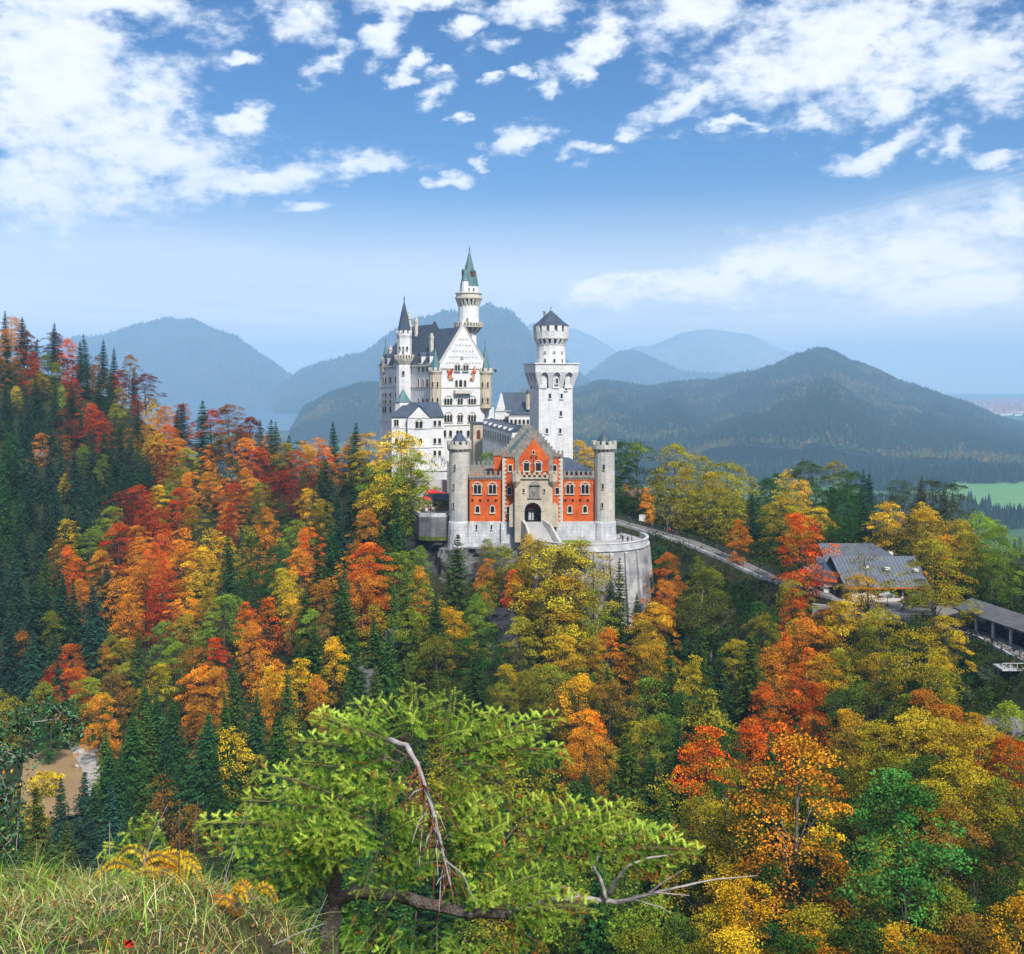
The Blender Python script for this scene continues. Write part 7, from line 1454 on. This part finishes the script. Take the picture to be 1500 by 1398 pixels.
def grass():
    r = rs(21); nt = 5200; tx = r.uniform(-3.6, .7, nt); ty = r.uniform(2.4, 5.7, nt); kp = (fbm(tx * 2.6, ty * 2.6, 31, 4) > .37) | (ty > 4.9); tx, ty = tx[kp], ty[kp]; nt = len(tx); m = 13; x = np.repeat(tx, m) + r.normal(0, .035, nt * m); y = np.repeat(ty, m) + r.normal(0, .035, nt * m)
    n = len(x); P0 = np.stack([x, y, bank_z(x, y) - .01], 1); kind = np.repeat(fbm(tx * 1.6, ty * 1.6, 9, 3) + r.uniform(-.28, .28, nt), m)
    H = r.uniform(.025, .10, n) * np.repeat(r.choice([.45, .7, 1.0, 1.0, 1.7], nt), m) * (1 + .5 * (kind > .62)); la = np.repeat(r.uniform(0, 6.28, nt), m) + r.normal(0, .7, n); lean = np.stack([np.cos(la), np.sin(la)], 1); bend = r.uniform(.4, 1.5, n)
    V, F, sg = ribbons(P0, H, lean, r.uniform(.0025, .0052, n), bend, r)
    pal = np.array([(.55,.45,.20), (.44,.33,.14), (.34,.34,.09), (.14,.26,.03), (.24,.36,.04), (.40,.15,.04), (.64,.56,.36), (.16,.26,.07)]); g = kind > .53
    ci = np.where(g, r.choice([3, 4, 4, 7, 2, 0], n), r.choice([0, 1, 3, 2, 5, 6, 7, 7], n)); fc = np.tile(np.concatenate([pal[ci], np.ones((n, 1))], 1), (sg, 1)); ti = np.tile(r.uniform(.1, .9, n), sg)
    me = np_mesh('grass', V, F, [M_new], attrs={'fc': ('FACE', 'FLOAT_COLOR', fc), 'tint': ('FACE', 'FLOAT', ti), 'hue': ('FACE', 'FLOAT', ti), 'hue2': ('FACE', 'FLOAT', ti)})
    tag(link('grass', me), kind='stuff')
    # leaf litter between the blades
    n = 9000; x = r.uniform(-3.6, 1.0, n); y = r.uniform(2.4, 5.4, n); C = np.stack([x, y, bank_z(x, y) + r.uniform(.0, .03, n)], 1); Q = quads(C, rnd_unit(r, n, 1.2), rnd_unit(r, n), r.uniform(.005, .014, n), r.uniform(.004, .010, n))
    pal = np.array([(.40,.14,.04), (.30,.17,.08), (.45,.33,.20), (.5,.05,.02), (.22,.12,.07)]); fc = np.concatenate([pal[r.choice([0,1,1,2,2,3,4,4], n)], np.ones((n, 1))], 1)
    tag(link('leaf_litter', crown_mesh('leaf_litter', Q, r.uniform(0, 1, n), np.zeros(n), r.uniform(0, 1, n), M_new, fc)), kind='stuff')
grass()
# ---- needle bearing shoots
class Shoots:
    def __init__(s): s.a = []; s.b = []; s.c = []; s.r = []
    def add(s, a, b, c, r=1.0): s.a.append(tuple(a)); s.b.append(tuple(b)); s.c.append(c); s.r.append(r)
    def mesh(s, name, r, dens=1500, nl=.0160):
        a = np.array(s.a); b = np.array(s.b); c = np.array(s.c, float); rr = np.array(s.r); L = np.linalg.norm(b - a, axis=1); n = np.maximum((L * dens).astype(int), 4); i = np.repeat(np.arange(len(a)), n)
        N_ = len(i); t = r.uniform(0, 1, N_); d = (b - a)[i] / (L[i][:, None] + 1e-9); q = r.normal(size=(N_, 3)); q[:, 2] += .35; q -= d * (q * d).sum(1, keepdims=True); q /= np.linalg.norm(q, axis=1, keepdims=True) + 1e-9
        base = a[i] + d * (L[i] * t)[:, None]; ln = nl * r.uniform(.75, 1.2, N_) * rr[i] * (1 - .35 * t); tip = base + (d * .42 + q * .90) * ln[:, None]; w = np.cross(d, q) * .0018
        V = np.stack([base - w, base + w, tip], 1).reshape(-1, 3); F = np.arange(N_ * 3).reshape(N_, 3); ti = r.uniform(.38, .68, N_); fc = np.concatenate([np.clip(c[i] * r.uniform(.88, 1.12, (N_, 1)), 0, 1), np.ones((N_, 1))], 1)
        return np_mesh(name, V, F, [M_new], attrs={'fc': ('FACE', 'FLOAT_COLOR', fc), 'tint': ('FACE', 'FLOAT', ti), 'hue': ('FACE', 'FLOAT', ti), 'hue2': ('FACE', 'FLOAT', r.uniform(0, 1, N_))})
NEW, MID, OLD_SHADED, DED = (.68,.78,.12), (.36,.54,.07), (.10,.24,.04), (.52,.22,.06)  # darkest green: older needles, with shade inside the tree painted in
def frond(parent, S, T, wd, seed, tone=0.0, dead=.04, sag=.08, nrm=None, name='branch'):
    """a flat spray: curved axis with herringbone side shoots which fork again; tone 0 bright .. 1 dark, painting shade into inner and lower sprays"""
    r = random.Random(seed); S, T = Vector(S), Vector(T); L = (T - S).length; mid = (S + T) / 2 + Vector((0, 0, L * sag)); sh = Shoots(); wood = MB()
    def ax(t): return S * (1 - t) ** 2 + mid * 2 * t * (1 - t) + T * t * t
    pts = [ax(k / 7) for k in range(8)]; wood.tube(pts, [.0045 * (1 - .75 * k / 7) * (.6 + L) for k in range(8)], 5)
    n0 = nrm or Vector((r.uniform(-.28, .28), -.34, .94)); step = .034; k = 0; t = .14
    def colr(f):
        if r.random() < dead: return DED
        f = min(max(f + r.uniform(-.28, .28) - tone * .55, 0), 1); A, B, q = (OLD_SHADED, MID, f * 2) if f < .5 else (MID, NEW, f * 2 - 1)
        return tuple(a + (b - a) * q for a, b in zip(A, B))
    while t < .97:
        p = ax(t); d = (ax(min(t + .03, 1)) - ax(t - .03)).normalized(); side = d.cross(n0).normalized() * (1 if k % 2 else -1); up = side.cross(d).normalized()
        Ls = wd * 1.18 * (1 - t) ** .62 * min(1, .45 + 2.2 * t) * r.uniform(.72, 1.12) + .035; dv = (d * .62 + side * .80 + n0 * r.uniform(-.12, .16)).normalized(); e = p + dv * Ls + Vector((0, 0, -Ls * Ls * 1.1)); m = (p + e) / 2 + Vector((0, 0, Ls * .05))
        f = -.02 + 1.04 * t
        if Ls > .06:
            wood.tube([p, m, e], [.0022, .0017, .001], 4)
            sh.add(m, e, colr(f + .15)); sh.add(p.lerp(m, .35), m, colr(f - .2), .9); ns = int(Ls / .039)
            for j in range(ns):
                u = .22 + .74 * j / max(ns, 1); q = p.lerp(m, u * 2) if u < .5 else m.lerp(e, u * 2 - 1); l2 = (.032 + .36 * Ls * (1 - u)) * r.uniform(.75, 1.2); l2 = min(l2, .10)
                s2 = (dv.cross(n0)).normalized() * (1 if j % 2 else -1); dd = (dv * .66 + s2 * .75 + n0 * r.uniform(-.15, .2)).normalized(); sh.add(q, q + dd * l2 + Vector((0, 0, -.006)), colr(f + .25 * u + .1), 1.0)
        else: sh.add(p, e, colr(f + .2))
        t += step / L * r.uniform(.85, 1.15); k += 1
    for j in range(1, 7): sh.add(pts[j], pts[j + 1], colr(.2 + .12 * j))
    o = wood.build(name, M_twig, parent); nm = link('needles', sh.mesh('needles', rs(seed)), o); return o
TW = 5.3
def hero():
    e = empty('bent_spruce', P3(487, 1400, TW)); tag(e, 'wind bent spruce with bright green needles, leaning trunk and broken grey dead top', 'spruce'); inv = Matrix.Translation(-P3(487, 1400, TW))
    q = lambda px, py, Y=TW: inv @ P3(px, py, Y)
    def wood(name, pts, rad, m, n=8, parent=None):
        mb = MB(); P_ = [q(*p) for p in pts]
        # refine the polyline and roughen it a little
        PP, RR = [], []
        for i in range(len(P_) - 1):
            for k in range(4): t = k / 4; PP.append(P_[i].lerp(P_[i+1], t) + Vector((random.uniform(-1,1), random.uniform(-1,1), random.uniform(-1,1))) * rad[i] * .22); RR.append((rad[i] + (rad[i+1] - rad[i]) * t) * random.uniform(.9, 1.14))
        PP.append(P_[-1]); RR.append(rad[-1]); mb.tube(PP, RR, n); return mb.build(name, m, parent or e, True)
    random.seed(3)
    wood('trunk', [(470,1460,5.3), (480,1400,5.3), (487,1330,5.3), (489,1290,5.32), (497,1230,5.4), (520,1165,5.5), (560,1110,5.55), (600,1075,5.6)], [.055,.05,.043,.038,.030,.026,.022,.016], M_log)
    wood('fallen_stem', [(487,1322,5.3), (520,1306,5.25), (570,1310,5.2), (630,1325,5.15), (690,1338,5.1), (745,1342,5.1), (800,1330,5.15), (860,1322,5.2)], [.034,.034,.032,.029,.026,.022,.017,.013], M_log)
    pb = wood('pale_branch', [(745,1338,5.1), (800,1318,5.15), (850,1315,5.2), (905,1322,5.25), (945,1312,5.3), (990,1300,5.35), (1050,1288,5.4), (1110,1283,5.5)], [.014,.014,.013,.012,.009,.006,.004,.002], M_dead, 6)
    for pts, rd in ((((888,1318,5.2),(880,1290,5.2),(868,1265,5.2),(855,1245,5.2)), (.012,.010,.008,.005)), (((892,1310,5.2),(900,1292,5.15),(920,1268,5.1),(950,1257,5.1),(985,1252,5.1)), (.011,.010,.008,.006,.003)), (((945,1313,5.3),(975,1290,5.3),(1000,1275,5.3)), (.007,.005,.002)), (((870,1270,5.2),(880,1245,5.2)), (.006,.003)), (((905,1322,5.2),(960,1308,5.15),(1010,1312,5.1)), (.006,.004,.002)), (((930,1318,5.25),(970,1330,5.25),(985,1340,5.3)), (.004,.003,.001)), (((850,1315,5.2),(835,1300,5.2),(800,1300,5.2)), (.005,.003,.0015))):
        wood('twig', pts, rd, M_dead, 5, pb)
    dt = wood('dead_top', [(572,1084,4.9), (596,1092,4.82), (610,1118,4.78), (624,1155,4.76), (637,1200,4.74), (648,1245,4.72), (658,1290,4.7), (664,1312,4.7)], [.015,.013,.012,.010,.008,.006,.0035,.002], M_dead)
    r = random.Random(9)
    for k in range(44):
        t = r.uniform(.10, .95); bx = 604 + 56 * t; by = 1100 + 200 * t; sg = r.choice((-1, 1)); ln = r.uniform(45, 150) * (1 - .5 * t); dx = sg * r.uniform(.05, 1.0) * ln * .62; dy = ln * r.uniform(.35, 1.0)
        wood('dead_twig', [(bx, by, 4.76), (bx + dx * .55, by + dy * .35, 4.74 + r.uniform(-.08,.06)), (bx + dx * .9, by + dy, 4.72 + r.uniform(-.1,.08))], [.0048, .003, .0014], M_dead if r.random() < .45 else mat('red_twig', (.26, .085, .045), .2, 20), 4, dt)
    F = []
    def f(sx, sy, tx, ty, wd=.16, tone=.1, Y0=5.35, Y1=5.2, sag=.08, dead=.02, nrm=None): F.append((sx, sy, tx, ty, wd, tone, Y0, Y1, sag, dead, nrm))
    UPN = Vector((0, -1, .12))
    # crown: leader and ring of upper sprays
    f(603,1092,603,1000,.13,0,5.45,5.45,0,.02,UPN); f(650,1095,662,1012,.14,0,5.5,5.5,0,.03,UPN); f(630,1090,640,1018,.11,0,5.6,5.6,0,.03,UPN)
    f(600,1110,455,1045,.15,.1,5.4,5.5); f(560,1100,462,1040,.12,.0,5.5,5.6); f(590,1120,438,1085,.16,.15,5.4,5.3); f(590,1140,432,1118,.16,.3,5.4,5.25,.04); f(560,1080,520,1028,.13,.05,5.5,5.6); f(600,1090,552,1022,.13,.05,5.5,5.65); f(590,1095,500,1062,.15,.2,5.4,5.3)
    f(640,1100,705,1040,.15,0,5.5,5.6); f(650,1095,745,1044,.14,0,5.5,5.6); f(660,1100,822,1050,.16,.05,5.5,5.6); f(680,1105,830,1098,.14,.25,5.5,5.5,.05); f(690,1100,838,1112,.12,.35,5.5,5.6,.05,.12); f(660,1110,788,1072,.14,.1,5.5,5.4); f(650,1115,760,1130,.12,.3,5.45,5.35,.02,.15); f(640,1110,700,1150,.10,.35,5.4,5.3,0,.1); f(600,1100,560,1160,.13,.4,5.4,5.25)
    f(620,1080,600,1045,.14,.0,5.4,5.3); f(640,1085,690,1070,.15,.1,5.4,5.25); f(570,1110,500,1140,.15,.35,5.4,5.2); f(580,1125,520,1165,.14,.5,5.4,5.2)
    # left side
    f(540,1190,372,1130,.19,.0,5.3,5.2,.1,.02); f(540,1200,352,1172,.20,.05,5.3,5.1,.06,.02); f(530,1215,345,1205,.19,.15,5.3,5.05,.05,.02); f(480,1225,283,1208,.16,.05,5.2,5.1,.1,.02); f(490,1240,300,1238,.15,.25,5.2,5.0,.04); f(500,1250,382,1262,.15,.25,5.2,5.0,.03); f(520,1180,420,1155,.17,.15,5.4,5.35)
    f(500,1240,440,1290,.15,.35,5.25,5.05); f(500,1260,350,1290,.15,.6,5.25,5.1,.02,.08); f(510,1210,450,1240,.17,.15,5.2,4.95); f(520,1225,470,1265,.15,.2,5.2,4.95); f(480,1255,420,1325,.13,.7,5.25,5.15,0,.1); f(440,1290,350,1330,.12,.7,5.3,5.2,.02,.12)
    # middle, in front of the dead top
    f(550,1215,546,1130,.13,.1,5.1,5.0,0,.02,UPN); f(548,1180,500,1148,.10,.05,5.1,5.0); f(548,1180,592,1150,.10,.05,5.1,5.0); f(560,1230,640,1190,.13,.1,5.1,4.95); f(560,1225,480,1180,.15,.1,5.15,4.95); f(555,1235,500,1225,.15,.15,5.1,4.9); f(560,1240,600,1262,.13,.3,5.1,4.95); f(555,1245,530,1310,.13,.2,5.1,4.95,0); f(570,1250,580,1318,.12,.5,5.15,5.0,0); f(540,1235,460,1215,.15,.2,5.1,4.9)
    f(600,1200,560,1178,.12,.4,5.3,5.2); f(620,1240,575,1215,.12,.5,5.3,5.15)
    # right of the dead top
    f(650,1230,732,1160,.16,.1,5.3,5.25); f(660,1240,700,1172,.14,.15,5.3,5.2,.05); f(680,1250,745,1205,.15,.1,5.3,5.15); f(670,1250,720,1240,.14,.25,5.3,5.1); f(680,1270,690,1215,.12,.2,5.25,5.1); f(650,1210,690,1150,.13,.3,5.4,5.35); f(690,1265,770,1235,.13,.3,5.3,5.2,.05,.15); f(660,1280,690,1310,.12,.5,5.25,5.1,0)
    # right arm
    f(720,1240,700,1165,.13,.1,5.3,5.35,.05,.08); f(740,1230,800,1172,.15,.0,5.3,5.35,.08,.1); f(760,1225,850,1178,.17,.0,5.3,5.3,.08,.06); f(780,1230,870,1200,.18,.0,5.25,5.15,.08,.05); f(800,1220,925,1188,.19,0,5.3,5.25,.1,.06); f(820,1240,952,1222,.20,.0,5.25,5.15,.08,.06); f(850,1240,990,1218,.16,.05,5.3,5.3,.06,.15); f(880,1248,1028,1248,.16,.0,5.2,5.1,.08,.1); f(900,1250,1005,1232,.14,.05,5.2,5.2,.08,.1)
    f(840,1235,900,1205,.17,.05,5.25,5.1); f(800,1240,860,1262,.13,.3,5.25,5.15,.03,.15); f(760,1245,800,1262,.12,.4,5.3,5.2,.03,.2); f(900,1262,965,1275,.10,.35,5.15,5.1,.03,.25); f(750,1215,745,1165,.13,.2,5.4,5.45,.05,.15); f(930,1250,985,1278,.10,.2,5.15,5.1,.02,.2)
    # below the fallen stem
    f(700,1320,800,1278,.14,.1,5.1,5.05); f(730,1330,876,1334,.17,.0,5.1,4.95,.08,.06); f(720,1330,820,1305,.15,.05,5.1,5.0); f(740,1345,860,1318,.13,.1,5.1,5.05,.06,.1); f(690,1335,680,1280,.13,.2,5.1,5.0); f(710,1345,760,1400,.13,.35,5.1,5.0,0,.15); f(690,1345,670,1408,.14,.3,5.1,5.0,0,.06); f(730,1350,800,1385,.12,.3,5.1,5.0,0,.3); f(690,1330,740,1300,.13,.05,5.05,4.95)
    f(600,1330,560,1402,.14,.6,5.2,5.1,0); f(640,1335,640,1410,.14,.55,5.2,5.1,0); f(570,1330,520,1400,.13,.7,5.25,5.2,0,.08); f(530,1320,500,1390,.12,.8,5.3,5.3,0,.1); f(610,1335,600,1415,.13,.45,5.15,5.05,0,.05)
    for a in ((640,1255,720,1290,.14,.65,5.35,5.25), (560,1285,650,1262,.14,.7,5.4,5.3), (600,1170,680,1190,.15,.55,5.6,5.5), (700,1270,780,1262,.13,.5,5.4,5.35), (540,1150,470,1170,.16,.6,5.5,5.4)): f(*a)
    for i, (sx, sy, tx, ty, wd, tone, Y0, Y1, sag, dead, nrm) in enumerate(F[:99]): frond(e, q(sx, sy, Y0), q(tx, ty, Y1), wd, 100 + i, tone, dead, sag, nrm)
    print('fronds', len(F))
hero()
def sapling():
    e = empty('young_spruce', P3(212, 1275, 4.75)); tag(e, 'tiny bright green spruce shoot behind the yellow fern on the grassy bank', 'spruce'); inv = Matrix.Translation(-P3(212, 1275, 4.75)); q = lambda px, py, Y=4.75: inv @ P3(px, py, Y)
    mb = MB(); mb.tube([q(214,1290), q(212,1245), q(222,1200)], [.006,.004,.002], 5); mb.build('stem', M_twig, e)
    for i, (a, b, c, d) in enumerate(((212,1250,223,1198), (212,1245,188,1212), (213,1240,232,1212), (210,1255,150,1240), (210,1262,155,1258), (215,1255,238,1240), (208,1268,180,1285))): frond(e, q(a, b), q(c, d), .07, 300 + i, -.1, .0, .1, Vector((0, -1, .2)))
sapling()
def fern(px, py, Y, n, spread, hgt, cols, seed, label):
    r = random.Random(seed); rr = rs(seed); e = empty('fern', P3(px, py, Y)); tag(e, label, 'fern')
    for k in range(n):
        a = r.uniform(-1.0, 1.0) * 1.45 + math.pi / 2; sx = math.cos(a); ox, oz = r.uniform(-.14, .14) * spread / .25, r.uniform(-.05, .03); dy = r.uniform(-.5, .5); L = spread * r.uniform(.7, 1.15); H = hgt * r.uniform(.65, 1.1); pts = []
        for j in range(10): t = j / 9; pts.append(Vector((ox + sx * L * t, dy * L * t, oz + H * (1.9 * t - 1.85 * t * t))))
        mb = MB(); mb.tube(pts, [.0028 * (1 - .8 * j / 9) + .0006 for j in range(10)], 4); f = mb.build('frond', M_twig, e); C, Nn, U, A_, B_ = [], [], [], [], []
        for j in range(36):
            t = .18 + .8 * j / 36; i0 = min(int(t * 9), 8); p = pts[i0].lerp(pts[i0+1], t * 9 - i0); d = (pts[i0+1] - pts[i0]).normalized(); s2 = d.cross(Vector((0, -1, .3))).normalized()
            for sg in (-1, 1):
                ll = .0135 * (1 - t) ** .5 + .003; c = p + (s2 * sg + d * .35) * ll; C.append(c); U.append(s2 * sg + d * .45 + Vector((0, 0, -.35))); Nn.append(Vector((r.uniform(-.4,.4), -1, r.uniform(-.2,.6))).normalized()); A_.append(ll); B_.append(.0026)
        C, Nn, U = np.array(C), np.array(Nn), np.array(U); m = len(C); col = cols[k % len(cols)]; fc = np.concatenate([np.tile(col, (m, 1)) * rr.uniform(.75, 1.2, (m, 1)), np.ones((m, 1))], 1)
        link('leaflets', crown_mesh('leaflets', quads(C, Nn, U, np.array(A_), np.array(B_)), rr.uniform(.2, .8, m), np.zeros(m), rr.uniform(0, 1, m), M_new, fc), f)
fern(238, 1290, 4.6, 15, .24, .20, [(.62,.30,.02), (.66,.38,.03), (.55,.17,.02), (.60,.42,.05)], 4, 'golden yellow withered fern on the edge of the grassy bank')
fern(362, 1320, 4.4, 4, .12, .13, [(.62,.36,.03), (.6,.28,.03)], 7, 'small yellow fern leaf under the left arm of the bent spruce')
fern(305, 1335, 4.5, 5, .14, .10, [(.5,.22,.03), (.42,.12,.03)], 8, 'low orange fern tuft right of the golden fern')
# dry stalks standing in the grass
SK = [([(203,1330),(212,1260),(228,1215),(246,1178)], .0032, M_dead, 'white leaning dry stalk crossing the golden fern'), ([(262,1345),(263,1270),(262,1200),(264,1170)], .0034, M_twig, 'tall upright brown stalk just right of the golden fern'), ([(318,1345),(330,1285),(348,1225),(368,1172)], .0026, M_dead, 'thin pale stalk leaning right behind the left spruce arm'),
      ([(285,1260),(286,1200),(290,1172)], .003, M_twig, 'short brown seed stalk right of the tall upright stalk'), ([(160,1260),(161,1204)], .0028, M_dead, 'straight grey stick left of the tiny spruce shoot'), ([(50,1275),(62,1235),(80,1215)], .002, M_twig, 'thin bent twig at the left of the bank'), ([(92,1280),(97,1240)], .002, M_twig, 'short dark stick left of the grey stick'),
      ([(375,1398),(430,1370),(475,1353)], .004, M_dead, 'pale fallen stick lying under the bent spruce'), ([(440,1400),(462,1350),(480,1310)], .0026, M_dead, 'thin pale stick leaning on the dark trunk of the bent spruce'), ([(352,1350),(362,1300),(352,1262)], .002, M_twig, 'dark crooked stem below the left spruce arm')]
for i, (pts, rad, m, lb) in enumerate(SK):
    mb = MB(); Y = 4.55; P_ = [P3(a, b, Y) for a, b in pts]; o0 = P_[0].copy(); P_ = [p - o0 for p in P_]; mb.tube(P_, [rad * (1 - .6 * k / (len(P_) - 1)) for k in range(len(P_))], 5); o = mb.build('dry_stalk', m); o.location = o0; tag(o, lb, 'stalk', 'dry stalks on the grassy bank')
def leafy_branch(name, pts, Y, n, cols, seed, label, size=.017, spread=.10):
    n = int(n * .6); rr = rs(seed); e = empty(name, P3(*pts[0], Y)); tag(e, label, 'branch'); o0 = P3(*pts[0], Y); P_ = [P3(a, b, Y) - o0 for a, b in pts]; mb = MB(); mb.tube(P_, [.008 * (1 - .7 * k / (len(P_) - 1)) for k in range(len(P_))], 5); r = random.Random(seed); ends = []
    for k in range(22):
        i = r.randrange(len(P_) - 1); p = P_[i].lerp(P_[i+1], r.random()); q = p + Vector((r.uniform(-1,1), r.uniform(-1,1) * .7, r.uniform(-.8,1))) * spread * 1.5; mb.tube([p, (p+q)/2 + Vector((0,0,.02)), q], [.003,.002,.001], 4); ends += [(p + q) / 2, q]
    mb.build('twigs', M_dead, e); C = np.array([ends[rr.randint(len(ends))] for _ in range(n)]) + rr.normal(size=(n, 3)) * spread * .30
    fc = np.concatenate([np.array(cols)[rr.randint(0, len(cols), n)], np.ones((n, 1))], 1); link('leaves', crown_mesh('leaves', quads(C, rnd_unit(rr, n, .5), rnd_unit(rr, n), rr.uniform(.6, 1.2, n) * size, rr.uniform(.3, .6, n) * size), rr.uniform(0, 1, n), np.zeros(n), rr.uniform(0, 1, n), M_new, fc), e)
BG = [(.04,.12,.06), (.07,.17,.08), (.10,.20,.09), (.03,.08,.035)]
leafy_branch('hanging_branch', [(-60,1085), (0,1070), (50,1058), (95,1052), (125,1062)], 7.0, 2200, BG, 5, 'blue green leafy twigs reaching in from the left edge above the stream')
leafy_branch('hanging_branch', [(-80,1200), (-20,1180), (10,1165), (25,1150)], 6.6, 1600, BG + [(.35,.2,.03)], 7, 'green leafy shoots along the left edge below the stream')
leafy_branch('hanging_branch', [(-80,1290), (-20,1255), (12,1235), (28,1215)], 6.2, 1500, BG + [(.2,.25,.04)], 8, 'low green shoots at the left edge above the grass')
leafy_branch('hanging_branch', [(-70,1130), (-10,1110), (20,1118), (30,1105)], 6.9, 1300, BG, 11, 'small green shoots at the left edge level with the stream')
def red_leaf():
    P0 = P3(190, 1380, 3.35); mb = MB(); pts = []
    for k in range(28):
        a = 2 * math.pi * k / 28; rad = .017 * (1 + .16 * math.cos(5 * a)); pts.append((rad * math.cos(a), -.004 - .010 * abs(math.sin(a * 2.5)), rad * math.sin(a) * .85))
    mb.add([(0, .006, 0)] + pts, [(0, k + 1, (k + 1) % 28 + 1) for k in range(28)]); mb.tube([(0,0,-.018), (.004,0,-.045)], .001, 4); o = mb.build('fallen_leaf', mat('red_leaf', (.48, .035, .012), .15, 60, .7)); o.location = P0; o.rotation_euler = (.25, .1, 0); tag(o, 'single bright red fallen leaf lying in the grass', 'leaf')
red_leaf()
# ================================================================== the air
def haze():
    mb = MB(); mb.box(-21500, 21500, -400, 19500, PL - 12, 690)
    m = bpy.data.materials.new('haze_air'); m.use_nodes = True; nt = m.node_tree
    for n in list(nt.nodes): nt.nodes.remove(n)
    pv = nt.nodes.new('ShaderNodeVolumePrincipled'); out = nt.nodes.new('ShaderNodeOutputMaterial')
    pv.inputs['Color'].default_value = HAZE_COL; pv.inputs['Density'].default_value = HAZE_D; pv.inputs['Anisotropy'].default_value = -.15
    nt.links.new(pv.outputs[0], out.inputs['Volume'])
    o = mb.build('haze', m); tag(o, kind='stuff')
HAZE_COL = (.42, .68, .98, 1); HAZE_D = 1.3e-4
haze()
